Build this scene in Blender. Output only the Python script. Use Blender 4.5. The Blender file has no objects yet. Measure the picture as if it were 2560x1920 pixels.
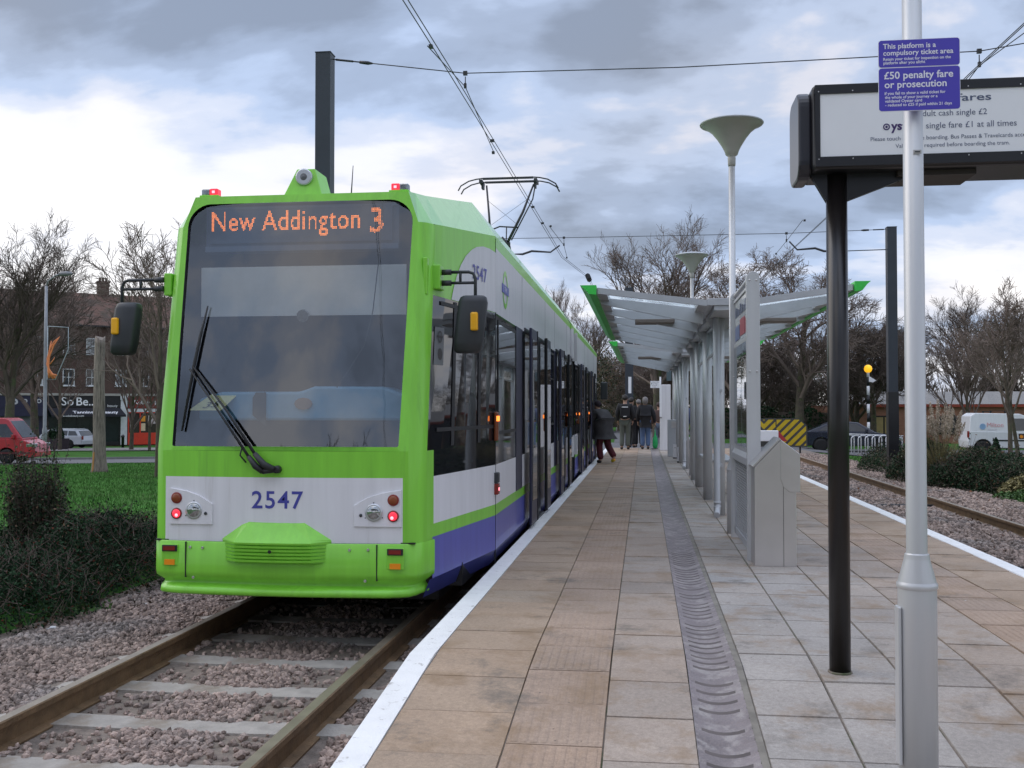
import bpy, bmesh, math, random
import numpy as np
from mathutils import Vector, Matrix
random.seed(7); rng = np.random.default_rng(7)
R = math.radians
scene = bpy.context.scene
COL = scene.collection

# ------------------------------------------------------------------ camera
EYE = 1.3
FPX, YAW, PITCH = 2560.0, math.atan(329/2560), math.atan(61/2560)
cam_d = bpy.data.cameras.new("camera"); cam = bpy.data.objects.new("camera", cam_d); COL.objects.link(cam)
cam_d.sensor_width = 36; cam_d.lens = 36.0; cam_d.clip_start = 0.05; cam_d.clip_end = 3000
cam.location = (0, 0, EYE); cam.rotation_euler = (R(90)+PITCH, 0, YAW)
scene.camera = cam

# ------------------------------------------------------------------ world, sun, exposure
SUN_EL, SUN_AZ = R(38), R(-75)          # azimuth measured from +Y (down the track) towards +X
world = bpy.data.worlds.new("World"); scene.world = world; world.use_nodes = True
CLOUD_BANKS = [(-4, 14, 13, -0.09), (6, 17, 12, -0.08), (14, 9, 9, -0.09), (-32, 25, 13, -0.15), (-20, 24, 9, -0.03), (-14, 17, 9, -0.04), (-29, 15, 5, 0.05), (-33, 7, 10, 0.14), (-10, 22, 9, 0.06), (-12, 10, 8, 0.07), (-4, 5, 8, 0.06), (17, 5, 8, 0.14), (20, 20, 9, 0.02)]
def build_world():
    nt = world.node_tree; N = nt.nodes; L = nt.links; N.clear()
    def n(t, **k):
        a = N.new(t)
        for kk, v in k.items(): setattr(a, kk, v)
        return a
    def math_(op, a, b=None, clamp=False):
        m = n('ShaderNodeMath', operation=op, use_clamp=clamp)
        for i, v in enumerate((a, b)):
            if v is None: continue
            if isinstance(v, (int, float)): m.inputs[i].default_value = v
            else: L.new(v, m.inputs[i])
        return m.outputs[0]
    out = n('ShaderNodeOutputWorld'); bg = n('ShaderNodeBackground'); bg.inputs['Strength'].default_value = 0.1
    sky = n('ShaderNodeTexSky', sky_type='NISHITA', sun_disc=False, sun_elevation=SUN_EL, sun_rotation=SUN_AZ)
    sky.dust_density = 2.0
    tc = n('ShaderNodeTexCoord'); sep = n('ShaderNodeSeparateXYZ'); L.new(tc.outputs['Generated'], sep.inputs[0])
    wn = n('ShaderNodeTexNoise'); wn.inputs['Scale'].default_value = 5.0; wn.inputs['Detail'].default_value = 4; L.new(tc.outputs['Generated'], wn.inputs[0])
    ws = n('ShaderNodeVectorMath', operation='SUBTRACT'); L.new(wn.outputs['Color'], ws.inputs[0]); ws.inputs[1].default_value = (0.5, 0.5, 0.5)
    wm_ = n('ShaderNodeVectorMath', operation='SCALE'); L.new(ws.outputs[0], wm_.inputs[0]); wm_.inputs['Scale'].default_value = 0.22
    wa = n('ShaderNodeVectorMath', operation='ADD'); L.new(tc.outputs['Generated'], wa.inputs[0]); L.new(wm_.outputs[0], wa.inputs[1]); wnn = n('ShaderNodeVectorMath', operation='NORMALIZE'); L.new(wa.outputs[0], wnn.inputs[0]); nrm_ = wnn.outputs[0]
    zz = math_('ADD', math_('MAXIMUM', sep.outputs[2], 0.0), 0.30)
    cb = n('ShaderNodeCombineXYZ')
    L.new(math_('DIVIDE', sep.outputs[0], zz), cb.inputs[0]); L.new(math_('DIVIDE', sep.outputs[1], zz), cb.inputs[1])
    mp = n('ShaderNodeMapping'); L.new(cb.outputs[0], mp.inputs[0])
    mp.inputs['Location'].default_value = (1.7, 0.35, 0); mp.inputs['Scale'].default_value = (0.8, 1.15, 1)
    n1 = n('ShaderNodeTexNoise'); n1.inputs['Scale'].default_value = 1.9; n1.inputs['Detail'].default_value = 9; n1.inputs['Roughness'].default_value = 0.55; n1.inputs['Distortion'].default_value = 0.2
    n2 = n('ShaderNodeTexNoise'); n2.inputs['Scale'].default_value = 4.2; n2.inputs['Detail'].default_value = 4; n2.inputs['Roughness'].default_value = 0.5
    L.new(mp.outputs[0], n1.inputs[0]); L.new(mp.outputs[0], n2.inputs[0])
    # thin, bright cloud towards the hidden sun at the left
    dot = n('ShaderNodeVectorMath', operation='DOT_PRODUCT'); L.new(tc.outputs['Generated'], dot.inputs[0])
    dot.inputs[1].default_value = (math.sin(R(-26))*math.cos(R(9)), math.cos(R(-26))*math.cos(R(9)), math.sin(R(9)))
    glow = n('ShaderNodeMapRange'); L.new(dot.outputs['Value'], glow.inputs[0])
    glow.inputs[1].default_value = 0.93; glow.inputs[2].default_value = 1.0; glow.inputs[3].default_value = 0.0; glow.inputs[4].default_value = 0.09
    low = n('ShaderNodeMapRange'); L.new(sep.outputs[2], low.inputs[0])
    low.inputs[1].default_value = 0.0; low.inputs[2].default_value = 0.22; low.inputs[3].default_value = 0.05; low.inputs[4].default_value = -0.02
    s = math_('ADD', math_('MULTIPLY', math_('SUBTRACT', n1.outputs[0], 0.5), 0.88), math_('ADD', math_('MULTIPLY', math_('SUBTRACT', n2.outputs[0], 0.5), 0.24), 0.542))
    # broad banks of darker and brighter cloud, each given by compass bearing, height, spread and weight
    for az, el, wd, amt in CLOUD_BANKS:
        dv = n('ShaderNodeVectorMath', operation='DOT_PRODUCT'); L.new(nrm_, dv.inputs[0])
        dv.inputs[1].default_value = (math.sin(R(az))*math.cos(R(el)), math.cos(R(az))*math.cos(R(el)), math.sin(R(el)))
        m_ = n('ShaderNodeMapRange', interpolation_type='SMOOTHSTEP'); L.new(dv.outputs['Value'], m_.inputs[0]); m_.inputs[1].default_value = math.cos(R(wd)); m_.inputs[2].default_value = 1.0; m_.inputs[3].default_value = 0.0; m_.inputs[4].default_value = amt
        s = math_('ADD', s, m_.outputs[0])
    s = math_('ADD', math_('ADD', s, glow.outputs[0]), low.outputs[0])
    ramp = n('ShaderNodeValToRGB'); L.new(s, ramp.inputs[0])
    cr = ramp.color_ramp; cr.interpolation = 'EASE'
    pts = [(0.36, (0.26, 0.315, 0.425)), (0.45, (0.37, 0.455, 0.625)), (0.51, (0.48, 0.59, 0.81)), (0.565, (0.66, 0.72, 0.87)), (0.64, (0.88, 0.89, 0.96)), (0.76, (1.05, 1.04, 1.06))]
    cr.elements[0].position, cr.elements[0].color = pts[0][0], (*pts[0][1], 1)
    cr.elements[1].position, cr.elements[1].color = pts[-1][0], (*pts[-1][1], 1)
    for p, c in pts[1:-1]:
        e = cr.elements.new(p); e.color = (*c, 1)
    # warm tint in broad patches
    n3 = n('ShaderNodeTexNoise'); n3.inputs['Scale'].default_value = 1.1; n3.inputs['Detail'].default_value = 2
    mp3 = n('ShaderNodeMapping'); L.new(cb.outputs[0], mp3.inputs[0]); mp3.inputs['Location'].default_value = (9.3, 4.1, 0); L.new(mp3.outputs[0], n3.inputs[0])
    wr = n('ShaderNodeMapRange'); L.new(n3.outputs[0], wr.inputs[0]); wr.inputs[1].default_value = 0.45; wr.inputs[2].default_value = 0.65
    wm = n('ShaderNodeMix', data_type='RGBA', blend_type='MULTIPLY'); L.new(wr.outputs[0], wm.inputs[0]); L.new(ramp.outputs[0], wm.inputs[6]); wm.inputs[7].default_value = (1.04, 0.97, 0.90, 1)
    sc_ = n('ShaderNodeMix', data_type='RGBA', blend_type='MULTIPLY'); sc_.inputs[0].default_value = 1; L.new(wm.outputs[2], sc_.inputs[6]); sc_.inputs[7].default_value = (10, 10, 10, 1)
    # higher overcast is brighter than the part the photograph shows
    up = n('ShaderNodeMapRange'); L.new(sep.outputs[2], up.inputs[0]); up.inputs[1].default_value = 0.60; up.inputs[2].default_value = 0.95; up.inputs[3].default_value = 1.0; up.inputs[4].default_value = 2.3
    u2 = n('ShaderNodeVectorMath', operation='SCALE'); L.new(sc_.outputs[2], u2.inputs[0]); L.new(up.outputs[0], u2.inputs['Scale'])
    mx = n('ShaderNodeMix', data_type='RGBA'); mx.inputs[0].default_value = 0.90; L.new(sky.outputs[0], mx.inputs[6]); L.new(u2.outputs[0], mx.inputs[7])
    L.new(mx.outputs[2], bg.inputs[0]); L.new(bg.outputs[0], out.inputs[0])
build_world()
sun_d = bpy.data.lights.new("sun", 'SUN'); sun = bpy.data.objects.new("sun", sun_d); COL.objects.link(sun)
sun_d.energy = 0.9; sun_d.angle = R(50); sun_d.color = (1.0, 0.92, 0.82)
sd = Vector((math.sin(SUN_AZ)*math.cos(SUN_EL), math.cos(SUN_AZ)*math.cos(SUN_EL), math.sin(SUN_EL)))
sun.rotation_euler = sd.to_track_quat('Z', 'Y').to_euler(); sun.location = (-30, 20, 30)
vs = scene.view_settings; vs.view_transform = 'Standard'; vs.look = 'None'; vs.exposure = 0.23; vs.gamma = 1.0; vs.use_curve_mapping = False
try: scene.cycles.max_bounces = 8; scene.cycles.transparent_max_bounces = 16
except Exception: pass

# ------------------------------------------------------------------ helpers: pixels of the photograph to points, for surveying
_f = FPX; _R = Vector((math.cos(YAW), math.sin(YAW), 0)); _F = Vector((-math.sin(YAW)*math.cos(PITCH), math.cos(YAW)*math.cos(PITCH), math.sin(PITCH))); _U = _R.cross(_F)
def at(u, v, Y):
    d = _F*_f + _R*(u-1280) + _U*(960-v); p = d*(Y/d.y); p.z += EYE; return p

# ------------------------------------------------------------------ materials
MATS = {}
def mat(name, col, rough=0.5, metal=0.0, spec=0.5, var=0.12, vscale=3.0, bump=0.0, bscale=60.0, coat=0.0, emit=None, estr=0.0, streak=False, col2=None, c2scale=6.0, c2lo=0.5, c2hi=0.62, island=0.0, trans=0.0):
    if name in MATS: return MATS[name]
    m = bpy.data.materials.new(name); m.use_nodes = True; nt = m.node_tree; N = nt.nodes; L = nt.links
    b = N['Principled BSDF']; b.inputs['Roughness'].default_value = rough; b.inputs['Metallic'].default_value = metal
    b.inputs['Specular IOR Level'].default_value = spec; b.inputs['Coat Weight'].default_value = coat
    tc = N.new('ShaderNodeTexCoord'); src = tc.outputs['Object']
    mp = N.new('ShaderNodeMapping'); L.new(src, mp.inputs[0])
    if streak: mp.inputs['Scale'].default_value = (6, 6, 0.5)
    nz = N.new('ShaderNodeTexNoise'); nz.inputs['Scale'].default_value = vscale; nz.inputs['Detail'].default_value = 6; nz.inputs['Roughness'].default_value = 0.6
    L.new(mp.outputs[0], nz.inputs[0])
    rp = N.new('ShaderNodeValToRGB'); L.new(nz.outputs[0], rp.inputs[0])
    rp.color_ramp.elements[0].position = 0.3; rp.color_ramp.elements[1].position = 0.7
    rp.color_ramp.elements[0].color = (*[c*(1-var) for c in col], 1); rp.color_ramp.elements[1].color = (*[min(1, c*(1+var)) for c in col], 1)
    o = rp.outputs[0]
    if col2 is not None:
        n2 = N.new('ShaderNodeTexNoise'); n2.inputs['Scale'].default_value = c2scale; n2.inputs['Detail'].default_value = 8; n2.inputs['Roughness'].default_value = 0.65
        L.new(mp.outputs[0], n2.inputs[0])
        r2 = N.new('ShaderNodeMapRange'); L.new(n2.outputs[0], r2.inputs[0]); r2.inputs[1].default_value = c2lo; r2.inputs[2].default_value = c2hi
        mx = N.new('ShaderNodeMix'); mx.data_type = 'RGBA'; L.new(r2.outputs[0], mx.inputs[0]); L.new(o, mx.inputs[6]); mx.inputs[7].default_value = (*col2, 1); o = mx.outputs[2]
    if island:
        g = N.new('ShaderNodeNewGeometry'); mr = N.new('ShaderNodeMapRange'); L.new(g.outputs['Random Per Island'], mr.inputs[0])
        mr.inputs[3].default_value = 1-island; mr.inputs[4].default_value = 1+island
        sc = N.new('ShaderNodeVectorMath'); sc.operation = 'SCALE'; L.new(o, sc.inputs[0]); L.new(mr.outputs[0], sc.inputs['Scale']); o = sc.outputs[0]
    L.new(o, b.inputs['Base Color'])
    if bump:
        nb = N.new('ShaderNodeTexNoise'); nb.inputs['Scale'].default_value = bscale; nb.inputs['Detail'].default_value = 5; L.new(src, nb.inputs[0])
        bp = N.new('ShaderNodeBump'); bp.inputs['Strength'].default_value = bump; bp.inputs['Distance'].default_value = 0.02; L.new(nb.outputs[0], bp.inputs['Height']); L.new(bp.outputs[0], b.inputs['Normal'])
    if emit is not None:
        b.inputs['Emission Color'].default_value = (*emit, 1); b.inputs['Emission Strength'].default_value = estr
    MATS[name] = m; return m
def dusty_glass(name):
    m = glass(name, (0.93, 0.97, 0.97), 0.03, 0.08, 12.0); nt = m.node_tree; N = nt.nodes; L = nt.links
    o = [n for n in N if n.type == 'OUTPUT_MATERIAL'][0]; src = o.inputs[0].links[0].from_socket
    tl = N.new('ShaderNodeBsdfTranslucent'); tl.inputs[0].default_value = (0.86, 0.90, 0.92, 1); mx = N.new('ShaderNodeMixShader')
    tc = N.new('ShaderNodeTexCoord'); nz = N.new('ShaderNodeTexNoise'); nz.inputs['Scale'].default_value = 2.5; nz.inputs['Detail'].default_value = 6; L.new(tc.outputs['Object'], nz.inputs[0])
    mr = N.new('ShaderNodeMapRange'); L.new(nz.outputs[0], mr.inputs[0]); mr.inputs[1].default_value = 0.35; mr.inputs[2].default_value = 0.65; mr.inputs[3].default_value = 0.16; mr.inputs[4].default_value = 0.42
    L.new(mr.outputs[0], mx.inputs[0]); L.new(src, mx.inputs[1]); L.new(tl.outputs[0], mx.inputs[2]); L.new(mx.outputs[0], o.inputs[0]); return m
def glass(name, tint, fac, rough=0.02, power=4.0):
    m = bpy.data.materials.new(name); m.use_nodes = True; nt = m.node_tree; N = nt.nodes; L = nt.links; N.clear()
    o = N.new('ShaderNodeOutputMaterial'); mx = N.new('ShaderNodeMixShader'); t = N.new('ShaderNodeBsdfTransparent'); g = N.new('ShaderNodeBsdfGlossy')
    t.inputs[0].default_value = (*tint, 1); g.inputs['Roughness'].default_value = rough; g.inputs[0].default_value = (0.95, 0.97, 1, 1)
    lw = N.new('ShaderNodeLayerWeight'); lw.inputs[0].default_value = 0.5; pw = N.new('ShaderNodeMath'); pw.operation = 'POWER'; L.new(lw.outputs['Facing'], pw.inputs[0]); pw.inputs[1].default_value = power
    a = N.new('ShaderNodeMapRange'); L.new(pw.outputs[0], a.inputs[0]); a.inputs[3].default_value = fac; a.inputs[4].default_value = 0.9
    tc = N.new('ShaderNodeTexCoord'); nb = N.new('ShaderNodeTexNoise'); nb.inputs['Scale'].default_value = 1.6; L.new(tc.outputs['Object'], nb.inputs[0])
    bp = N.new('ShaderNodeBump'); bp.inputs['Strength'].default_value = 0.04; bp.inputs['Distance'].default_value = 0.05; L.new(nb.outputs[0], bp.inputs['Height']); L.new(bp.outputs[0], g.inputs['Normal'])
    L.new(a.outputs[0], mx.inputs[0]); L.new(t.outputs[0], mx.inputs[1]); L.new(g.outputs[0], mx.inputs[2]); L.new(mx.outputs[0], o.inputs[0]); return m

GREEN = mat('green_paint', (0.225, 0.615, 0.05), 0.34, var=0.09, vscale=2, streak=True, coat=0.15, col2=(0.13, 0.36, 0.05), c2scale=2.2, c2lo=0.58, c2hi=0.95)
WHITE = mat('white_paint', (0.74, 0.73, 0.755), 0.36, var=0.06, vscale=2, streak=True, coat=0.1, col2=(0.48, 0.45, 0.42), c2scale=2.4, c2lo=0.60, c2hi=1.0)
GREYW = mat('grey_white_paint', (0.60, 0.60, 0.62), 0.4, var=0.07, vscale=2, streak=True)
PURPLE = mat('blue_purple_paint', (0.088, 0.10, 0.42), 0.35, var=0.10, vscale=2, streak=True, coat=0.2)
DPURPLE = mat('dark_blue_paint', (0.035, 0.04, 0.18), 0.45, var=0.2, vscale=3)
NUMBLUE = mat('number_blue', (0.06, 0.065, 0.34), 0.4)
GREEN_SKYLIT = mat('green_paint_skylit', (0.36, 0.70, 0.31), 0.25, var=0.06, streak=True, coat=0.3)  # tram green with sky light put into the colour, for upturned roof faces
BLACKP = mat('black_paint', (0.012, 0.012, 0.015), 0.35, var=0.2)
BLACKR = mat('black_rubber', (0.015, 0.016, 0.018), 0.55, var=0.2)
DGREY = mat('dark_plastic', (0.03, 0.033, 0.038), 0.5, var=0.2)
DARKG = mat('dark_tinted_glass', (0.012, 0.013, 0.016), 0.03, spec=0.7, var=0.3)
SMOKE = mat('tinted_window_glass', (0.02, 0.022, 0.025), 0.02, spec=0.9, var=0.3)
NAVY = mat('navy_door_paint', (0.016, 0.018, 0.05), 0.35, var=0.2)
WSGLASS = glass('windscreen_glass', (0.66, 0.70, 0.72), 0.135)
ROOFGL = dusty_glass('dusty_roof_glass')
CLEAR = glass('clear_glass', (0.90, 0.96, 0.96), 0.05, power=9.0)
LENS = mat('clear_lens', (0.45, 0.47, 0.48), 0.08, metal=0.85, var=0.35, vscale=40)
RIM = mat('lamp_rim', (0.55, 0.56, 0.58), 0.3, metal=0.7)
RED_ON = mat('lit_red_lens', (0.5, 0.01, 0.03), 0.2, emit=(1, 0.05, 0.09), estr=0.7)
REDHOT = mat('red_lamp_centre', (1, 0.3, 0.3), 0.2, emit=(1, 0.25, 0.3), estr=2.2)
REDL = mat('red_lens', (0.22, 0.018, 0.014), 0.25)
AMBD = mat('dull_amber_lens', (0.24, 0.06, 0.02), 0.25)
ORANGE = mat('orange_reflector', (0.95, 0.30, 0.01), 0.3)
AMBER_ON = mat('lit_amber_lamp', (1, 0.3, 0.05), 0.3, emit=(1, 0.22, 0.03), estr=2.2)
AMBERDK = mat('amber_lens_unlit', (0.20, 0.05, 0.015), 0.25)
YELAMB = mat('yellow_amber_lamp', (0.85, 0.42, 0.01), 0.3)
LEDM = mat('orange_led', (1, 0.4, 0.1), 0.5, emit=(1.0, 0.23, 0.035), estr=1.7)
DISPLAY = mat('display_panel', (0.045, 0.065, 0.11), 0.5)
DASH = mat('blue_dashboard', (0.17, 0.36, 0.52), 0.5, var=0.08)
BLIND = mat('grey_sun_blind', (0.62, 0.61, 0.60), 0.8)
CABIN = mat('cab_interior', (0.022, 0.022, 0.03), 0.8)
CARD = mat('yellow_card', (0.78, 0.74, 0.36), 0.7)
SILVER = mat('silver_grey_paint', (0.56, 0.565, 0.575), 0.38, metal=0.3, var=0.05, vscale=1.5, streak=True)
SILVERD = mat('dull_aluminium', (0.47, 0.48, 0.50), 0.45, metal=0.2, var=0.10, vscale=2)
STEEL = mat('brushed_stainless', (0.60, 0.58, 0.57), 0.30, metal=0.8, var=0.09, vscale=1.6, bump=0.05, bscale=4)
MASTG = mat('mast_grey_paint', (0.035, 0.042, 0.055), 0.5, var=0.12)
WIRE = mat('wire_dark', (0.03, 0.03, 0.035), 0.5)
SIGNBL = mat('sign_blue', (0.075, 0.055, 0.46), 0.35, var=0.03)
SIGNW = mat('sign_white', (0.86, 0.86, 0.88), 0.4, var=0.03)
TEXTW = mat('white_lettering', (0.82, 0.80, 0.88), 0.5, var=0.01)
TEXTG = mat('grey_blue_lettering', (0.10, 0.12, 0.20), 0.5, var=0.01)
TEXTP = mat('purple_lettering', (0.05, 0.02, 0.13), 0.5, var=0.01)
SHGREEN = mat('shelter_green', (0.05, 0.62, 0.08), 0.4, var=0.05)
RUST = mat('rusty_rail', (0.17, 0.105, 0.055), 0.6, metal=0.2, var=0.3, vscale=8, bump=0.3, bscale=60)
RAILTOP = mat('worn_rail_head', (0.30, 0.25, 0.19), 0.38, metal=0.5, var=0.2, vscale=6)
CONC = mat('concrete', (0.36, 0.34, 0.31), 0.9, var=0.16, vscale=5, bump=0.3, bscale=50)
BARK = mat('bark', (0.085, 0.068, 0.05), 0.9, var=0.35, vscale=6, bump=0.6, bscale=20, col2=(0.07, 0.085, 0.035), c2scale=2.5)
TWIG = mat('twig', (0.19, 0.145, 0.12), 0.9, var=0.3, vscale=1.2)
DTWIG = mat('dark_twig', (0.10, 0.075, 0.061), 0.9, var=0.3, vscale=1.2)
DEADW = mat('weathered_dead_wood', (0.25, 0.21, 0.175), 0.9, var=0.3, vscale=5, streak=True, bump=0.8, bscale=14, col2=(0.10, 0.085, 0.07), c2scale=3)
LEAFD = mat('dark_shrub_leaf', (0.021, 0.046, 0.022), 0.8, spec=0.12, var=0.4, vscale=2.2, island=0.6)
LEAFR = mat('reddish_shrub_leaf', (0.085, 0.020, 0.012), 0.8, spec=0.12, var=0.3, island=0.5)
LEAFG = mat('green_leaf', (0.05, 0.11, 0.022), 0.7, var=0.3, island=0.5)
LEAFO = mat('olive_leaf', (0.070, 0.076, 0.040), 0.75, var=0.35, vscale=1.5, island=0.55)
LEAFB = mat('brown_dead_leaf', (0.13, 0.080, 0.045), 0.8, var=0.4, vscale=0.3, island=0.6)
GRASSB = mat('grass_blade', (0.072, 0.180, 0.040), 0.8, spec=0.1, var=0.3, vscale=0.5, island=0.5)
PLUME = mat('pampas_plume', (0.50, 0.42, 0.33), 0.9, var=0.2, island=0.3)
STRAW = mat('straw_grass', (0.22, 0.19, 0.085), 0.8, var=0.3, island=0.5)
BRICK_ = None

# ------------------------------------------------------------------ object bookkeeping
WO = {}
def props(o, label=None, cat=None, group=None, kind=None):
    if label: o['label'] = label
    if cat: o['category'] = cat
    if group: o['group'] = group
    if kind: o['kind'] = kind
    return o
def thing(name, label, cat, loc=(0, 0, 0), group=None):
    o = bpy.data.objects.new(name, None); COL.objects.link(o); o.location = loc; o.empty_display_size = 0.2
    WO[o.name] = Vector(loc); return props(o, label, cat, group)
def link_mesh(name, me, parent=None, org=(0, 0, 0)):
    o = bpy.data.objects.new(name, me); COL.objects.link(o)
    if parent is not None:
        o.parent = parent; WO[o.name] = WO[parent.name]
    else:
        o.location = org; WO[o.name] = Vector(org)
    return o
def fast_mesh(name, V, F, mats, mi=None, smooth=False):
    """V (n,3) array, F (m,k) int array of equal-sided faces"""
    V = np.asarray(V, np.float32); F = np.asarray(F, np.int32); k = F.shape[1]
    me = bpy.data.meshes.new(name); me.vertices.add(len(V)); me.vertices.foreach_set('co', V.ravel())
    me.loops.add(F.size); me.loops.foreach_set('vertex_index', F.ravel())
    me.polygons.add(len(F)); me.polygons.foreach_set('loop_start', np.arange(0, F.size, k, dtype=np.int32)); me.polygons.foreach_set('loop_total', np.full(len(F), k, np.int32))
    if mi is not None: me.polygons.foreach_set('material_index', np.asarray(mi, np.int32))
    me.polygons.foreach_set('use_smooth', np.full(len(F), bool(smooth)))
    for m in (mats if isinstance(mats, (list, tuple)) else [mats]): me.materials.append(m)
    me.update(calc_edges=True); me.validate(); return me
class MB:
    def __init__(s): s.v = []; s.f = []; s.m = []; s.s = []
    def add(s, vs, fs, mi=0, sm=False):
        b = len(s.v); s.v += [tuple(v) for v in vs]
        for f in fs: s.f.append(tuple(i+b for i in f)); s.m.append(mi); s.s.append(sm)
        return s
    def box(s, x0, x1, y0, y1, z0, z1, mi=0):
        v = [(x, y, z) for z in (z0, z1) for y in (y0, y1) for x in (x0, x1)]
        return s.add(v, [(0, 2, 3, 1), (4, 5, 7, 6), (0, 1, 5, 4), (2, 6, 7, 3), (0, 4, 6, 2), (1, 3, 7, 5)], mi)
    def prism(s, poly, axis, a, b, mi=0, sm=False):
        """poly: 2D points; axis 'x': (y,z) 'y': (x,z) 'z': (x,y)"""
        mk = {'x': lambda p, t: (t, p[0], p[1]), 'y': lambda p, t: (p[0], t, p[1]), 'z': lambda p, t: (p[0], p[1], t)}[axis]
        n = len(poly); v = [mk(p, a) for p in poly]+[mk(p, b) for p in poly]
        fs = [tuple(range(n)), tuple(range(2*n-1, n-1, -1))]
        s.add(v, fs, mi, False); bse = len(s.v)-2*n
        for i in range(n):
            j = (i+1) % n; s.f.append((bse+i, bse+n+i, bse+n+j, bse+j)); s.m.append(mi); s.s.append(sm)
        return s
    def tube(s, pts, rad, n=8, mi=0, cap=True, sm=True):
        pts = [Vector(p) for p in pts]; k = len(pts)
        if not isinstance(rad, (list, tuple)): rad = [rad]*k
        vs = []; pu = None
        for i, p in enumerate(pts):
            d = (pts[min(i+1, k-1)]-pts[max(i-1, 0)]).normalized()
            if pu is None: pu = d.orthogonal().normalized()
            else:
                pu = pu-d*pu.dot(d); pu = pu.normalized() if pu.length > 1e-6 else d.orthogonal().normalized()
            w = d.cross(pu)
            for q in range(n):
                a = 2*math.pi*q/n; vs.append(p+(pu*math.cos(a)+w*math.sin(a))*rad[i])
        fs = [(i*n+q, i*n+(q+1) % n, (i+1)*n+(q+1) % n, (i+1)*n+q) for i in range(k-1) for q in range(n)]
        s.add(vs, fs, mi, sm)
        if cap: s.add(vs[:n], [tuple(range(n-1, -1, -1))], mi); s.add(vs[-n:], [tuple(range(n))], mi)
        return s
    def lathe(s, prof, c, axis='z', n=20, mi=0, sm=True):
        c = Vector(c); vs = []
        for r, h in prof:
            for q in range(n):
                a = 2*math.pi*q/n; x, y = r*math.cos(a), r*math.sin(a)
                vs.append(c+Vector({'z': (x, y, h), 'y': (x, h, y), 'x': (h, x, y)}[axis]))
        k = len(prof); fs = [(i*n+q, i*n+(q+1) % n, (i+1)*n+(q+1) % n, (i+1)*n+q) for i in range(k-1) for q in range(n)]
        s.add(vs, fs, mi, sm)
        s.add(vs[:n], [tuple(range(n-1, -1, -1))], mi); s.add(vs[-n:], [tuple(range(n))], mi); return s
    def loft(s, rings, mi=0, sm=True, closed=True, cap=False):
        n = len(rings[0]); vs = [p for r in rings for p in r]; e = n if closed else n-1
        fs = [(i*n+q, i*n+(q+1) % n, (i+1)*n+(q+1) % n, (i+1)*n+q) for i in range(len(rings)-1) for q in range(e)]
        s.add(vs, fs, mi, sm)
        if cap: s.add(rings[0], [tuple(range(n-1, -1, -1))], mi); s.add(rings[-1], [tuple(range(n))], mi)
        return s
    def quad(s, a, b, c, d, mi=0): return s.add([a, b, c, d], [(0, 1, 2, 3)], mi)
    def slab(s, pts, off, mi=0):
        """polygon given as 3D points, thickened by vector off"""
        n = len(pts); off = Vector(off); pts = [Vector(p) for p in pts]
        v = pts+[p+off for p in pts]
        return s.add(v, [tuple(range(n)), tuple(range(2*n-1, n-1, -1))]+[(i, n+i, n+(i+1) % n, (i+1) % n) for i in range(n)], mi)
    def text(s, body, size, org, xd, yd, align='LEFT', bold=0.0, sx=1.0, depth=0.0, mi=0, spacing=1.0):
        P2, T = text_mesh(body, align, bold, spacing); xd = Vector(xd); yd = Vector(yd); org = Vector(org); nn = xd.cross(yd).normalized()
        vs = [org+xd*(p[0]*size*sx)+yd*(p[1]*size)+nn*depth for p in P2]
        return s.add(vs, T, mi)
    def build(s, name, mats, parent=None, org=None, bevel=0.0, seg=2, label=None, cat=None, group=None, kind=None, fix=True):
        if parent is not None: o0 = WO[parent.name]
        else: o0 = Vector(org) if org is not None else Vector((0, 0, 0))
        me = bpy.data.meshes.new(name); me.from_pydata([(x-o0.x, y-o0.y, z-o0.z) for x, y, z in s.v], [], s.f)
        for m in (mats if isinstance(mats, (list, tuple)) else [mats]): me.materials.append(m)
        me.polygons.foreach_set('material_index', s.m); me.polygons.foreach_set('use_smooth', s.s)
        if fix:
            bm = bmesh.new(); bm.from_mesh(me); bmesh.ops.remove_doubles(bm, verts=bm.verts, dist=1e-5); bmesh.ops.recalc_face_normals(bm, faces=bm.faces); bm.to_mesh(me); bm.free()
        me.update()
        o = link_mesh(name, me, parent, o0)
        if bevel:
            b = o.modifiers.new('bevel', 'BEVEL'); b.width = bevel; b.segments = seg; b.limit_method = 'ANGLE'; b.angle_limit = R(35)
        return props(o, label, cat, group, kind)
_tx = {}
def text_mesh(body, align='LEFT', bold=0.0, spacing=1.0):
    key = (body, align, bold, spacing)
    if key in _tx: return _tx[key]
    cu = bpy.data.curves.new('lettering_source', 'FONT'); cu.body = body; cu.size = 1.0; cu.align_x = align; cu.offset = bold; cu.resolution_u = 3; cu.space_character = spacing
    o = bpy.data.objects.new('lettering_source', cu); COL.objects.link(o)
    dg = bpy.context.evaluated_depsgraph_get(); me = o.evaluated_get(dg).to_mesh()
    V = [(v.co.x, v.co.y) for v in me.vertices]; F = [tuple(p.vertices) for p in me.polygons]
    o.evaluated_get(dg).to_mesh_clear(); bpy.data.objects.remove(o); bpy.data.curves.remove(cu)
    _tx[key] = (V, F); return V, F
def copy_tree(o, parent=None):
    c = o.copy(); COL.objects.link(c); WO[c.name] = WO[o.name]
    if parent is not None: c.parent = parent
    for ch in [x for x in bpy.data.objects if x.parent == o]: copy_tree(ch, c)
    return c
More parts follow.
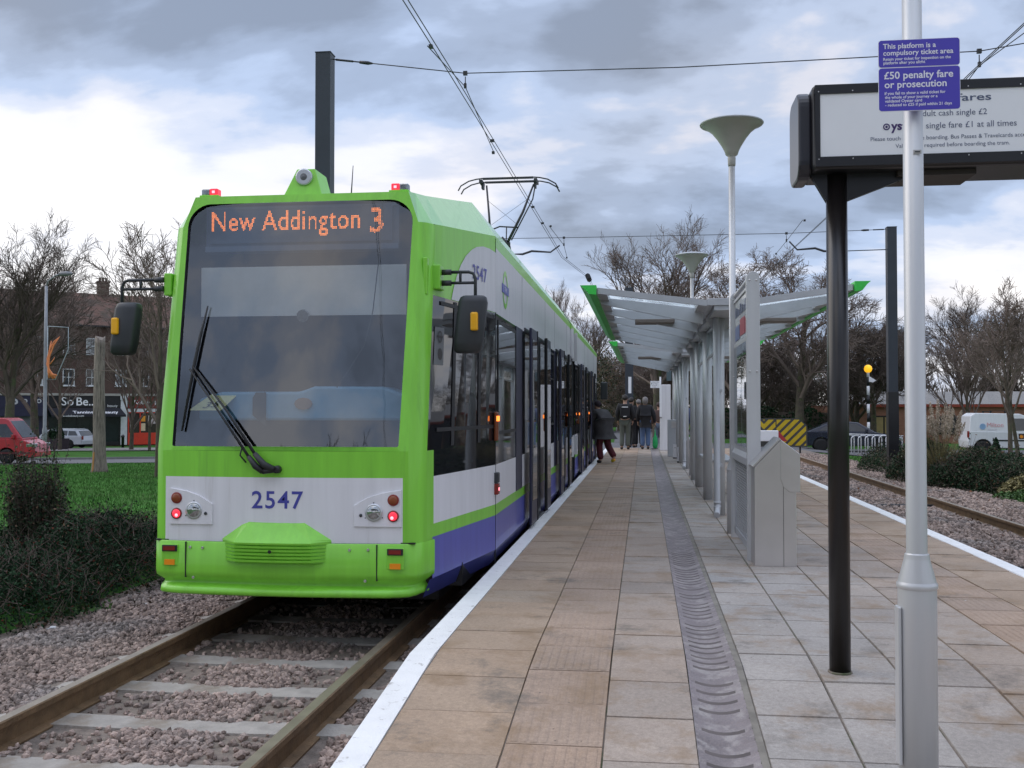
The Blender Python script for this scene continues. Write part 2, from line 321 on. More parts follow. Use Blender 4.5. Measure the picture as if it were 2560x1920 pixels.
def rrect(x0, x1, z0, z1, r, n=6, rs=None):
    """rounded rectangle, counter-clockwise; rs = radii (bl, br, tr, tl)"""
    rs = rs or (r, r, r, r); out = []
    for (cx, cz, a0), rr in zip(((x0, z0, 180), (x1, z0, 270), (x1, z1, 0), (x0, z1, 90)), rs):
        ox = cx+rr if cx == x0 else cx-rr; oz = cz+rr if cz == z0 else cz-rr
        for i in range(n+1):
            a = R(a0+90*i/n); out.append((ox+rr*math.cos(a), oz+rr*math.sin(a)))
    return out
# ------------------------------------------------------------------ ground
def pz(Y): return max(-0.455, -0.09*max(0.0, 5.35-Y))
def zt(X, Y):
    z = -0.50
    if X < -5:
        z -= 0.0255*min(max(0.0, Y-15), 85)*min(1.0, (-5-X)/8)
    elif X > 6.5:
        z -= 0.0070*min(max(0.0, Y-14), 60)*min(1.0, (X-6.5)/2.5)
    return z
def strip_y(fn_edges, ys, zoff):
    pass
gx = sorted(set([-600, -400, -250, -170, -120, -95, -80, -68, -58, -50, -43, -37, -31, -26, -22, -18, -15, -13, -11, -9, -7, -6, -5, -4, -3, -1.5, 0, 1.5, 3, 4, 5, 6, 6.5, 7, 8, 9, 10, 12, 14, 17, 21, 26, 32, 40, 50, 65, 85, 120, 170, 250, 400, 600]))
gy = sorted(set([-60, -30, -15, -8, -4, 0, 3, 6, 9, 12, 15, 18, 21, 24, 27, 30, 33, 36, 39, 42, 45, 48, 51, 54, 57, 60, 65, 70, 75, 80, 85, 90, 95, 100, 105, 112, 120, 140, 170, 220, 300, 450, 700, 1200]))
LAWN = mat('lawn_grass', (0.050, 0.140, 0.028), 1.0, spec=0.05, var=0.35, vscale=0.9, bump=1.0, bscale=25, col2=(0.055, 0.085, 0.028), c2scale=0.5, c2lo=0.45, c2hi=0.7)
V = [(x, y, zt(x, y)) for y in gy for x in gx]; nx = len(gx)
F = [(j*nx+i, j*nx+i+1, (j+1)*nx+i+1, (j+1)*nx+i) for j in range(len(gy)-1) for i in range(nx-1)]
props(link_mesh('ground', fast_mesh('ground', V, F, LAWN, smooth=True)), kind='structure')
def draped(name, pts, width_steps, zoff, m, kind='structure', step=2.0):
    """a ribbon between two polylines (left, right), draped on the terrain"""
    (a0, a1), (b0, b1) = pts; a0, a1, b0, b1 = map(Vector, (a0, a1, b0, b1)); n = max(2, int((a1-a0).length/step)); k = width_steps
    V = []; F = []
    for i in range(n+1):
        p = a0.lerp(a1, i/n); q = b0.lerp(b1, i/n)
        for j in range(k+1):
            r = p.lerp(q, j/k); V.append((r.x, r.y, zt(r.x, r.y)+zoff))
    for i in range(n):
        for j in range(k):
            A = i*(k+1)+j; F.append((A, A+1, A+k+2, A+k+1))
    return props(link_mesh(name, fast_mesh(name, V, F, m, smooth=True)), kind=kind)
ASPH = mat('asphalt', (0.105, 0.105, 0.112), 0.85, var=0.15, vscale=1.2, bump=0.4, bscale=80)
PAVE = mat('pavement_slabs', (0.20, 0.19, 0.185), 0.85, var=0.12, vscale=2)
# road at the left, running along the front of the shops, its verge and the pavement beyond it
RA, RB = Vector((-29.5, 36.0, 0)), Vector((-10.6, 53.2, 0)); rd = (RB-RA).normalized(); rn = Vector((-rd.y, rd.x, 0))
def rp(s, t): p = RA+rd*s+rn*t; return (p.x, p.y, 0)
draped('road', ((rp(-70, 3.2), rp(62, 3.2)), (rp(-70, 10.2), rp(62, 10.2))), 6, 0.03, ASPH)
KERB = mat('kerb_stone', (0.20, 0.20, 0.20), 0.85, var=0.2)
draped('kerb', ((rp(-70, 10.2), rp(62, 10.2)), (rp(-70, 10.45), rp(62, 10.45))), 1, 0.14, KERB)
k = MB()
for i in range(44):
    a = rp(-70+3*i, 10.2); b = rp(-67+3*i, 10.2)
    za, zb = zt(a[0], a[1]), zt(b[0], b[1])
    k.quad((a[0], a[1], za+0.03), (b[0], b[1], zb+0.03), (b[0], b[1], zb+0.14), (a[0], a[1], za+0.14))
props(k.build('kerb_face', KERB), kind='structure')
draped('pavement', ((rp(-70, 37), rp(75, 37)), (rp(-70, 51.9), rp(75, 51.9))), 5, 0.06, PAVE)
# crossing road beyond the platform, and the road at the right behind the planting
draped('road', ((-7, 44.5, 0), (70, 44.5, 0)) and (((-7, 44.2, 0), (75, 44.2, 0)), ((-7, 52.8, 0), (75, 52.8, 0))), 6, 0.035, ASPH)
draped('footpath', (((-1.6, 34.0, 0), (-1.6, 44.3, 0)), ((3.0, 34.0, 0), (3.0, 44.3, 0))), 3, 0.33, ASPH)
draped('footpath', (((-1.5, 52.7, 0), (-2.5, 95.0, 0)), ((3.0, 52.7, 0), (2.0, 95.0, 0))), 3, 0.06, ASPH)

# ------------------------------------------------------------------ platform
def slab_mat():
    m = bpy.data.materials.new('paving_slabs'); m.use_nodes = True; nt = m.node_tree; N = nt.nodes; L = nt.links; b = N['Principled BSDF']
    at_ = N.new('ShaderNodeAttribute'); at_.attribute_name = 'slab'; tc = N.new('ShaderNodeTexCoord')
    def noise(sc, det=6, rough=0.65, loc=0):
        mp = N.new('ShaderNodeMapping'); mp.inputs['Location'].default_value = (loc, loc*1.7, 0); L.new(tc.outputs['Object'], mp.inputs[0])
        n = N.new('ShaderNodeTexNoise'); n.inputs['Scale'].default_value = sc; n.inputs['Detail'].default_value = det; n.inputs['Roughness'].default_value = rough; L.new(mp.outputs[0], n.inputs[0]); return n.outputs[0]
    def mr(s, a, b_, c, d):
        r = N.new('ShaderNodeMapRange'); L.new(s, r.inputs[0])
        for i, v in enumerate((a, b_, c, d)): r.inputs[i+1].default_value = v
        return r.outputs[0]
    def scale(c, f):
        s = N.new('ShaderNodeVectorMath'); s.operation = 'SCALE'; L.new(c, s.inputs[0]); L.new(f, s.inputs['Scale']); return s.outputs[0]
    def mix(f, c, col):
        x = N.new('ShaderNodeMix'); x.data_type = 'RGBA'; L.new(f, x.inputs[0]); L.new(c, x.inputs[6]); x.inputs[7].default_value = (*col, 1); return x.outputs[2]
    c = scale(at_.outputs['Color'], mr(noise(1.1), 0.3, 0.7, 0.84, 1.16))
    c = scale(c, mr(noise(45, 3), 0.3, 0.7, 0.86, 1.14)); c = scale(c, mr(noise(160, 2), 0.3, 0.7, 0.86, 1.12))
    c = mix(mr(noise(2.6, 8, 0.7, 5), 0.50, 0.66, 0, 0.75), c, (0.235, 0.155, 0.088))     # ochre stains
    c = mix(mr(noise(1.9, 8, 0.75, 11), 0.55, 0.68, 0, 0.75), c, (0.125, 0.108, 0.09))    # damp dirt
    v = N.new('ShaderNodeTexVoronoi'); v.inputs['Scale'].default_value = 9.0; v.inputs['Randomness'].default_value = 1; L.new(tc.outputs['Object'], v.inputs[0])
    c = mix(mr(v.outputs['Distance'], 0.035, 0.055, 0.75, 0), c, (0.07, 0.055, 0.045))   # chewing gum and specks
    v2 = N.new('ShaderNodeTexVoronoi'); v2.inputs['Scale'].default_value = 3.1; L.new(tc.outputs['Object'], v2.inputs[0])
    c = mix(mr(v2.outputs['Distance'], 0.024, 0.034, 0.8, 0), c, (0.55, 0.53, 0.50))
    L.new(c, b.inputs['Base Color']); b.inputs['Roughness'].default_value = 0.72; b.inputs['Specular IOR Level'].default_value = 0.35
    bp = N.new('ShaderNodeBump'); bp.inputs['Strength'].default_value = 0.35; bp.inputs['Distance'].default_value = 0.006
    L.new(noise(120, 4), bp.inputs['Height']); L.new(bp.outputs[0], b.inputs['Normal']); return m
SLAB = slab_mat()
JOINT = mat('joint_dirt', (0.19, 0.155, 0.125), 0.95, var=0.3, vscale=5, col2=(0.07, 0.085, 0.04), c2scale=4)
TAN = (0.345, 0.254, 0.180); TACT = (0.350, 0.256, 0.190); PINK = (0.335, 0.272, 0.222); GREY = (0.345, 0.308, 0.274); GREYP = (0.335, 0.288, 0.248)
cols = [(-1.10, -0.58, TAN, 0.45, 0), (-0.58, -0.17, TACT, 0.45, 1), (-0.17, 0.215, PINK, 0.45, 0), (0.49, 0.855, GREY, 0.45, 0), (0.855, 1.25, GREY, 0.45, 0), (1.25, 1.65, GREYP, 0.45, 0), (1.65, 2.0, PINK, 0.45, 0), (2.0, 2.42, TACT, 0.45, 1), (2.42, 2.90, TAN, 0.45, 0)]
PV, PF, PC = [], [], []
YS0, YS1 = -2.6, 34.0
for ci, (xa, xb, colr, L_, tact) in enumerate(cols):
    off = [0.0, 0.12, 0.0, 0.08, 0.08, 0.08, 0.0, 0.1, 0.0][ci]; y = YS0+off-0.45
    base_shade = 0
    while y < YS1:
        ya, yb = max(y, YS0), min(y+L_, YS1); y += L_
        if yb-ya < 0.05: continue
        g = (0.0012 if ci < 3 else 0.0024)+random.random()*0.0012; ch = 0.0025 if ci < 3 else 0.004; dz = random.uniform(-0.0022, 0.0022); sh = random.gauss(1, 0.03); tint = random.gauss(0, 0.018)
        c = (colr[0]*sh*(1+tint), colr[1]*sh, colr[2]*sh*(1-tint), 1); tz = [random.uniform(-0.0012, 0.0012) for _ in range(4)]
        i0 = len(PV)
        for q, (xx, yy) in enumerate(((xa+g, ya+g), (xb-g, ya+g), (xb-g, yb-g), (xa+g, yb-g))): PV.append((xx, yy, pz(yy)-0.016))
        for q, (xx, yy) in enumerate(((xa+g+ch, ya+g+ch), (xb-g-ch, ya+g+ch), (xb-g-ch, yb-g-ch), (xa+g+ch, yb-g-ch))): PV.append((xx, yy, pz(yy)+dz+tz[q]))
        for f in ((4, 5, 6, 7), (0, 1, 5, 4), (1, 2, 6, 5), (2, 3, 7, 6), (3, 0, 4, 7)): PF.append(tuple(i0+t for t in f)); PC.append(c)
        if tact and 2.5 < ya < 16:      # flat-topped tactile bars along the warning strip
            nb = 9
            for t in range(nb):
                x0 = xa+0.035+(xb-xa-0.07)*t/(nb-1); w = 0.014; i0 = len(PV); z0 = dz
                for (xx, yy, h) in ((x0-w, ya+0.02, 0), (x0+w, ya+0.02, 0), (x0+w, yb-0.02, 0), (x0-w, yb-0.02, 0), (x0-w*0.5, ya+0.026, 0.0014), (x0+w*0.5, ya+0.026, 0.0014), (x0+w*0.5, yb-0.026, 0.0014), (x0-w*0.5, yb-0.026, 0.0014)):
                    PV.append((xx, yy, pz(yy)+z0+h+0.0005))
                cc = tuple(k_*0.97 for k_ in c[:3])+(1,)
                for f in ((4, 5, 6, 7), (0, 1, 5, 4), (1, 2, 6, 5), (2, 3, 7, 6), (3, 0, 4, 7)): PF.append(tuple(i0+t_ for t_ in f)); PC.append(cc)
me = fast_mesh('platform', PV, PF, [SLAB])
ca = me.color_attributes.new('slab', 'FLOAT_COLOR', 'CORNER'); ca.data.foreach_set('color', np.repeat(np.array(PC, np.float32), 4, axis=0).ravel())
props(link_mesh('platform', me), kind='structure')
# bedding, side walls, end
b = MB(); ys = [-2.6, 0.3, 2, 3.5, 4.8, 5.1, 5.35, 5.6, 5.9, 34.0]
for a, c in zip(ys[:-1], ys[1:]):
    for xa, xb in ((-1.19, 0.215), (0.49, 2.99)):
        za, zc = [pz(q)-(0.024 if abs(q-5.35) < .3 else 0.009) for q in (a, c)]; b.quad((xa, a, za), (xb, a, za), (xb, c, zc), (xa, c, zc))
props(b.build('platform_bedding', JOINT), kind='structure')
b = MB()
for x in (-1.195, 2.995):
    for a, c in zip(ys[:-1], ys[1:]): b.quad((x, a, -0.6), (x, c, -0.6), (x, c, pz(c)-0.03), (x, a, pz(a)-0.03))
b.quad((-1.19, 34.0, -0.6), (2.99, 34.0, -0.6), (2.99, 34.0, -0.012), (-1.19, 34.0, -0.012))
props(b.build('platform_wall', mat('platform_wall_concrete', (0.17, 0.16, 0.15), 0.9, var=0.25, vscale=3, col2=(0.06, 0.055, 0.05), c2scale=4)), kind='structure')
WLINE = mat('white_edge_paint', (0.78, 0.77, 0.75), 0.6, var=0.06, vscale=6, col2=(0.36, 0.33, 0.30), c2scale=14, c2lo=0.60, c2hi=0.70, bump=0.3, bscale=90)
for xa, xb in ((-1.24, -1.10), (2.90, 3.04)):
    b = MB(); ys2 = [-2.6, 0.3]+[0.3+0.45*i for i in range(1, 75) if 0.3+0.45*i < 34]+[34.0]; rings = []
    for y in ys2+[5.35]: pass
    for y in sorted(set(ys2+[5.35])):
        z = pz(y); rings.append([(xa, y, z-0.09), (xa, y, z-0.006), (xa+0.006, y, z+0.002), (xb-0.002, y, z+0.002), (xb-0.002, y, z-0.016)])
    b.loft(rings, closed=False, sm=False); props(b.build('platform_edge_line', WLINE), kind='structure')
# dished drain with ribbed blocks
DRAIN = mat('drain_blocks', (0.215, 0.182, 0.18), 0.62, var=0.22, vscale=4, bump=0.5, bscale=60, col2=(0.31, 0.275, 0.26), c2scale=9)
rows = []; rib = []; y = -2.6
while y < 34:
    near = y < 13; ph = (y % 0.115)/0.115
    groove = 0.011*math.exp(-((ph-0.5)/0.11)**2)-0.004*math.sin(math.pi*ph) if near else 0.0
    fade = 1.0 if y < 9 else max(0.25, 1-(y-9)/5)
    row = []
    for i in range(9):
        t = i/8; x = 0.215+0.245*t; bow = 0.03*(1-(2*t-1)**2)
        yy = y-(0.022*(1-(2*t-1)**2) if near else 0)
        row.append((x, yy, pz(y)-0.004-bow*0.85-groove*fade))
    rows.append(row); rib.append(1 if near and y < 9.5 and random.random() < .9 and 0.44 <= ph < 0.44+0.125 else 0); y += 0.115/8 if near else 0.5
V = [p for r in rows for p in r]; F = [(i*9+j, i*9+j+1, (i+1)*9+j+1, (i+1)*9+j) for i in range(len(rows)-1) for j in range(8)]
props(link_mesh('drain_channel', fast_mesh('drain_channel', V, F, [DRAIN, mat('drain_joint', (0.125, 0.106, 0.10), 0.9, var=0.3)], [rib[i] if not (j in (0, 7)) else 0 for i in range(len(rows)-1) for j in range(8)], smooth=True)), kind='structure')
b = MB(); b.loft([[(0.46, y, pz(y)-0.003), (0.491, y, pz(y)-0.003)] for y in ys], closed=False); props(b.build('drain_mortar', mat('mortar', (0.20, 0.18, 0.15), 0.9, var=0.3, vscale=8)), kind='structure')

# ------------------------------------------------------------------ tracks
BED = mat('ballast_bed', (0.18, 0.145, 0.12), 0.95, var=0.35, vscale=14, bump=1.0, bscale=30, col2=(0.20, 0.165, 0.13), c2scale=1.5, c2lo=0.5, c2hi=0.65)
ys = [-8, 0, 4, 8, 12, 16, 20, 24, 28, 32, 36, 40, 44.2]
for xa, xb in ((-4.9, -1.2), (2.99, 6.7)):
    b = MB(); b.loft([[(xa-0.4, y, -0.56), (xa, y, -0.448), (xb, y, -0.448), (xb+(0.5 if xa > 0 else 0), y, -0.56 if xa > 0 else -0.448)] for y in ys], closed=False); props(b.build('ballast_bed', BED), kind='structure')
def rail(x, label):
    c = [(-0.065, -0.445), (-0.065, -0.435), (-0.012, -0.425), (-0.009, -0.345), (-0.035, -0.332), (-0.036, -0.302), (-0.028, -0.296), (0.028, -0.296), (0.036, -0.302), (0.035, -0.332), (0.009, -0.345), (0.012, -0.425), (0.065, -0.435), (0.065, -0.445)]
    b = MB(); y0, y1 = -8.0, 44.3
    b.prism([(x+p[0], p[1]) for p in c], 'y', y0, y1)
    b.m = [1 if (len(f) == 4 and all(abs(b.v[i][2]+0.296) < 1e-4 for i in f)) else 0 for f in b.f]
    b.build('rail', [RUST, RAILTOP], org=(x, y0, -0.445), label=label, cat='rail', group='tram rails')
rail(-3.28, 'brown steel rail nearest the dark shrubs, running under the left side of the tram')
rail(-1.765, 'brown steel rail beside the platform edge, running under the right side of the tram')
rail(3.62, 'rail of the empty track hidden close under the right platform edge')
rail(5.13, 'rusty rail of the empty track next to the green planting on the right')
b = MB(); rs = []
for i in range(13):
    t = i/12; x = -1.22+2.44*t; dip = 0.011*math.exp(-((t-0.5)/0.26)**2)+0.03*(abs(t-0.5) > 0.44)
    rs.append([(x, -0.13, -0.6), (x, -0.105, -0.428-dip), (x, 0.105, -0.428-dip), (x, 0.13, -0.6)])
b.loft(rs, closed=False, sm=False, cap=True); SL = b.build('sleeper', mat('sleeper_concrete', (0.34, 0.31, 0.275), 0.9, var=0.25, vscale=5, bump=0.4, bscale=40, col2=(0.24, 0.20, 0.16), c2scale=3), org=(0, 0, 0))
first = True
def add_sleeper(x, y, lab, grp, rz=0.0):
    global first
    o = SL if first else SL.copy()
    if not first: COL.objects.link(o)
    first = False; o.location = (x, y, 0); o.rotation_euler = (0, 0, rz); props(o, lab, 'sleeper', grp)
names = {2: 'nearest concrete sleeper in view in front of the tram', 3: 'second concrete sleeper in front of the tram, counted from the viewer', 4: 'third concrete sleeper in front of the tram, just short of its shadow'}
for i in range(9):
    y = 3.99+0.70*i
    add_sleeper(-2.5225, y, names.get(i, 'pale concrete sleeper at the bottom edge of the view' if i < 2 else 'concrete sleeper in the dark beneath the tram'), 'sleepers under the left track', random.uniform(-.01, .01))
for i in range(24):
    add_sleeper(4.375, 8.0+0.7*i, 'concrete sleeper half buried in ballast of the empty right hand track', 'sleepers under the right track', random.uniform(-.02, .02))
# loose stones
ICO_V = np.array([(-1, 1.618, 0), (1, 1.618, 0), (-1, -1.618, 0), (1, -1.618, 0), (0, -1, 1.618), (0, 1, 1.618), (0, -1, -1.618), (0, 1, -1.618), (1.618, 0, -1), (1.618, 0, 1), (-1.618, 0, -1), (-1.618, 0, 1)])/1.9
ICO_F = np.array([(0, 11, 5), (0, 5, 1), (0, 1, 7), (0, 7, 10), (0, 10, 11), (1, 5, 9), (5, 11, 4), (11, 10, 2), (10, 7, 6), (7, 1, 8), (3, 9, 4), (3, 4, 2), (3, 2, 6), (3, 6, 8), (3, 8, 9), (4, 9, 5), (2, 4, 11), (6, 2, 10), (8, 6, 7), (9, 8, 1)])
STONE = mat('ballast_stone', (0.285, 0.215, 0.18), 0.88, var=0.25, vscale=1.3, island=0.52, bump=0.4, bscale=80, col2=(0.235, 0.20, 0.18), c2scale=0.9)
def rand_rot(n):
    q = rng.normal(size=(n, 4)); q /= np.linalg.norm(q, axis=1)[:, None]; w, x, y, z = q.T
    return np.stack([np.stack([1-2*(y*y+z*z), 2*(x*y-z*w), 2*(x*z+y*w)], -1), np.stack([2*(x*y+z*w), 1-2*(x*x+z*z), 2*(y*z-x*w)], -1), np.stack([2*(x*z-y*w), 2*(y*z+x*w), 1-2*(x*x+y*y)], -1)], 1)
def stones(name, P, r):
    n = len(P); Rm = rand_rot(n); sc = rng.uniform(0.6, 1.25, (n, 1, 3))*r[:, None, None]
    v = ICO_V[None]*(1+rng.normal(0, 0.13, (n, 12, 1)))*sc; v = np.einsum('nij,nkj->nki', Rm, v)+P[:, None]
    f = (ICO_F[None]+12*np.arange(n)[:, None, None]).reshape(-1, 3)
    return props(link_mesh(name, fast_mesh(name, v.reshape(-1, 3), f, STONE)), 'grey and pink crushed stone ballast around the rails', 'ballast', kind='stuff')
def scatter(n, x0, x1, y0, y1, skip):
    x = rng.uniform(x0, x1, n); u = rng.uniform(0, 1, n); y = y0*(y1/y0)**u if y0 > 0 else rng.uniform(y0, y1, n)
    keep = ~skip(x, y); return x[keep], y[keep]
def skipL(x, y):
    railz = (np.abs(x+3.28) < 0.10+0.05*np.sin(y*5)) | (np.abs(x+1.765) < 0.12+0.04*np.sin(y*4+1))
    sand = ((np.abs(x+3.0) < 0.20) | (np.abs(x+2.04) < 0.18)) & (rng.random(len(x)) < 0.86)
    ph = ((y-3.99+0.35) % 0.70)-0.35; sl = (np.abs(ph+.010) < 0.092) & (np.abs(x+2.52) < 1.22) & (np.abs(x+2.52) < 1.3)
    return railz | sl | sand
x, y = scatter(52000, -5.2, -1.26, 3.5, 11.0, skipL)
bank = np.where(x < -4.6, -0.05, 0); r = rng.uniform(0.009, 0.025, len(x))*(0.85+0.03*y)
stones('ballast_stones', np.stack([x, y, -0.447+bank*0+rng.uniform(0, 0.014, len(x))-np.where(x < -4.7, (-4.7-x)*.22, 0)], 1), r)
def skipR(x, y): return (np.abs(x-3.62) < 0.08) | (np.abs(x-5.13) < 0.10)
x, y = scatter(34000, 3.06, 7.0, 7.5, 40.0, skipR)
stones('ballast_stones', np.stack([x, y, np.where(x > 6.6, -0.47, -0.443)+rng.uniform(0, 0.02, len(x))+np.where(np.abs(x-4.37) < 0.5, 0.012, 0)], 1), rng.uniform(0.014, 0.032, len(x))*(1+0.014*y))
# a black cable lying across the empty track, and litter
MB().tube([(3.75, 11.6, -0.40), (4.3, 11.55, -0.395), (4.75, 11.0, -0.395), (5.05, 10.1, -0.40)], 0.014, 6).build('track_cable', BLACKR, label='black cable lying on the ballast between the right rails', cat='cable')
MB().tube([(3.75, 18.9, -0.43), (4.4, 18.8, -0.41), (5.06, 18.9, -0.42)], 0.03, 6).build('track_cable', BLACKR, label='thick black cable crossing the empty track farther away, level with the bin', cat='cable')
lit = mat('litter_white', (0.62, 0.62, 0.62), 0.6)
for i, (x, y, s, lab) in enumerate([(-4.62, 7.55, .07, 'crumpled white litter on the ballast at the foot of the shrubs'), (-4.8, 7.05, .045, 'small white scrap of litter among stones at the left edge'), (-4.35, 8.6, .035, 'tiny pale scrap on the ballast beside the tram corner')]):
    b = MB(); n = 7
    for q in range(6):
        a = random.uniform(0, 6.28); c = Vector((x, y, -0.43)); d = Vector((math.cos(a), math.sin(a), random.uniform(-.2, .5)))*s; e = Vector((-d.y, d.x, random.uniform(0, .02)))*random.uniform(.4, .9)
        b.slab([c-d*0.5-e*0.5, c+d*0.5-e*0.4, c+d*0.4+e*0.5, c-d*0.4+e*0.6], (0, 0, 0.003))
    b.build('litter', lit, org=(x, y, -0.45), label=lab, cat='litter')
# ------------------------------------------------------------------ tram
CX, MID = -2.525, 18.5
tram = thing('tram', 'lime green and white tram with orange destination lights standing at the platform', 'tram', (CX, 6.93, -0.295))
def rake(z): return 0.18*max(0.0, z-1.0)
def yf(x): return 6.93+0.055*(min(abs(x), .9)/.9)**2
def xo(d):
    for (x0, d0), (x1, d1) in (((.985, 7.08), (1.03, 7.32)), ((1.03, 7.32), (1.25, 8.8))):
        if d <= d1: return x0+(x1-x0)*(d-d0)/(d1-d0)
    return 1.25
def zl(d): return 2.66+0.14*min(1, max(0, (d-7.08)/1.72))
def zu(d): return 2.89+0.21*min(1, max(0, (d-7.08)/1.72))
def sy(d, z): return d+rake(z)*max(0.0, (8.8-d)/(8.8-7.08)) if d < 8.8 else d
def poly_ray(poly, c, a):
    dx, dz = math.cos(a), math.sin(a); best = None
    for i in range(len(poly)):
        (x0, z0), (x1, z1) = poly[i], poly[(i+1) % len(poly)]; ex, ez = x1-x0, z1-z0; den = dx*ez-dz*ex
        if abs(den) < 1e-12: continue
        t = ((x0-c[0])*ez-(z0-c[1])*ex)/den; s_ = ((x0-c[0])*dz-(z0-c[1])*dx)/den
        if t > 0 and -1e-6 <= s_ <= 1+1e-6 and (best is None or t < best): best = t
    return (c[0]+dx*best, c[1]+dz*best)
WS = [(x*(1+0.022*(z-1.03)), z) for x, z in rrect(-.83, .83, 1.03, 2.83, .2, 8, (.015, .015, .17, .17))]
FACE = [(-.90, 1.0), (.90, 1.0), (.90, 2.66), (.82, 2.89), (-.82, 2.89), (-.90, 2.66)]
SHELL = [GREEN, WHITE, PURPLE, DPURPLE, DARKG, GREEN_SKYLIT, GREYW, BLACKP, NAVY]
def build_half(Yf, front):
    """one half of the tram; d runs from the nose to the middle, Yf maps it to the world"""
    T = lambda x, d, z: (CX+x, Yf(d), z)
    b = MB(); cen = (0, 1.93)
    angs = sorted(set([math.atan2(z-cen[1], x-cen[0]) for x, z in WS+FACE]))
    inn = [poly_ray(WS, cen, a) for a in angs]; outp = [poly_ray(FACE, cen, a) for a in angs]
    P = lambda p, dd=0: T(p[0], yf(p[0])+rake(p[1])+dd, p[1])
    n = len(angs)
    b.add([P(p) for p in outp]+[P(p) for p in inn]+[P(p, .05) for p in inn], [(i, (i+1) % n, n+(i+1) % n, n+i) for i in range(n)], 0)
    b.add([P(p) for p in inn]+[P(p, .06) for p in inn], [(i, (i+1) % n, n+(i+1) % n, n+i) for i in range(n)], 7)
    # lower face: green band, white panel
    xs = [-.9+.1*i for i in range(19)]
    def fstrip(x0, x1, z0, z1, mi):
        k = 14; row = [x0+(x1-x0)*i/k for i in range(k+1)]
        b.add([T(x, yf(x), z0) for x in row]+[T(x, yf(x), z1) for x in row], [(i, i+1, k+2+i, k+1+i) for i in range(k)], mi)
    fstrip(-.90, .90, .815, 1.0, 0); fstrip(-.90, -.875, .36, .815, 0); fstrip(.862, .90, .36, .815, 0); fstrip(-.875, .862, .36, .815, 1)
    for s in (-1, 1):
        # rounded corner
        for z0, z1 in ((.36, 1.0), (1.0, 2.66)):
            rows = []
            for z in (z0, z1): rows.append([T(s*.90, yf(.9)+rake(z), z), T(s*.95, yf(.9)+.032+rake(z), z), T(s*.985, sy(7.08, z), z), T(s*1.0, sy(7.14, z), z)])
            b.loft(rows, 0, True, False)
        # sides of the nose
        def sstrip(z0, z1, d0, d1, mi, xin=0.0, k=6, top=None):
            ds = [d0+(d1-d0)*i/k for i in range(k+1)]
            lo = [T(s*(xo(d)-xin), sy(d, z0), z0) for d in ds]; hi = [T(s*xo(d), sy(d, (top(d) if top else z1)), (top(d) if top else z1)) for d in ds]
            b.loft([lo, hi], mi, False, False)
        DE = 17.9
        sstrip(-.05, .08, 7.2, 8.8, 3, .05); sstrip(.08, .376, 7.25, 8.8, 2); sstrip(.36, .376, 7.14, 7.25, 0, k=2); sstrip(.376, .47, 7.14, 8.8, 0)
        sstrip(.47, .812, 7.14, 7.27, 0, k=2); sstrip(.47, .812, 7.27, 8.8, 1)
        sstrip(.812, 1.0, 7.14, 7.27, 0, k=2); sstrip(.812, 1.0, 7.27, 8.8, 4)
        sstrip(1.0, 2.13, 7.14, 8.8, 4)
        sstrip(2.13, 2.7, 7.14, 8.8, 0, k=10, top=zl)
        # long side
        for z0, z1, mi in ((-.05, .08, 3), (.08, .376, 2), (.376, .47, 0), (.47, .812, 1), (.812, 2.13, 4), (2.13, 2.70, 6), (2.70, 2.80, 0)):
            b.quad(T(s*(1.25-(.05 if z0 < 0 else 0)), 8.8, z0), T(s*(1.25-(.05 if z0 < 0 else 0)), DE, z0), T(s*1.25, DE, z1), T(s*1.25, 8.8, z1), mi)
        # chamfer to the roof
        pl = [(.90, yf(.9)-.0, 2.66, .82, 2.89), (.985, 7.08, 2.66, .845, 2.90)]+[(xo(d), d, zl(d), xo(d)-.14-.07*min(1, (d-7.08)/1.7), zu(d)) for d in (7.32, 7.7, 8.1, 8.5, 8.8, DE)]
        lo, hi = [], []
        for x, d, z, x2, z2 in pl:
            y = (yf(.9)+rake(z)) if x == .90 else sy(d, z); y2 = (yf(.82)+rake(z2)) if x == .90 else sy(d, z2)
            lo.append(T(s*x, y, z)); hi.append(T(s*x2, y2, z2))
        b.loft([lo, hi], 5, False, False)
        if s == -1: hiL = hi
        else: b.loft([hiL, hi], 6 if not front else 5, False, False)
    b.add([T(x, 17.9, z) for x, z in ((-1.24, -.04), (1.24, -.04), (1.24, 2.78), (1.03, 3.09), (-1.03, 3.09), (-1.24, 2.78))], [tuple(range(6))], 7)
    o = b.build('car_body', SHELL, tram)
    # bumper
    prof = [(.36, .012), (.352, .022), (.15, .03), (.115, .026), (.066, -.045), (.05, -.01), (.034, .045), (.0, .052), (-.012, .03), (-.014, -.1)]
    rows = []
    plan = [(1.028, 7.26, .5), (1.01, 7.2, 1), (.985, 7.08, 1), (.95, yf(.9)+.032, 1), (.90, yf(.9), 1)]+[(.9-.15*i, yf(.9-.15*i), 1) for i in range(1, 7)]
    plan = plan+[(-x, d, w) for x, d, w in plan[::-1][1:]]
    nrm = lambda x: (0 if abs(x) < .9 else (.5 if abs(x) < .97 else 1))
    for z, o_ in prof:
        lat = {.36: 0, .352: .004, .15: .004, .115: 0, .066: -.062, .05: -.058, .034: -.04, .0: -.036, -.012: -.045, -.014: -.1}[z]; rows.append([T(x+(1 if x > 0 else -1)*lat*min(1, 2*nrm(x)), d-o_*(1-nrm(x)), z) for x, d, w in plan])
    bb = MB(); bb.loft(rows, 0, True, False); bb.f = [f for f in bb.f]
    bu = bb.build('bumper', GREEN, tram)
    g = MB()
    for sx in (-.70, .69): g.box(CX+sx-.004, CX+sx+.004, *sorted((Yf(yf(.7)-.031), Yf(yf(.7)+.02))), .105, .355)
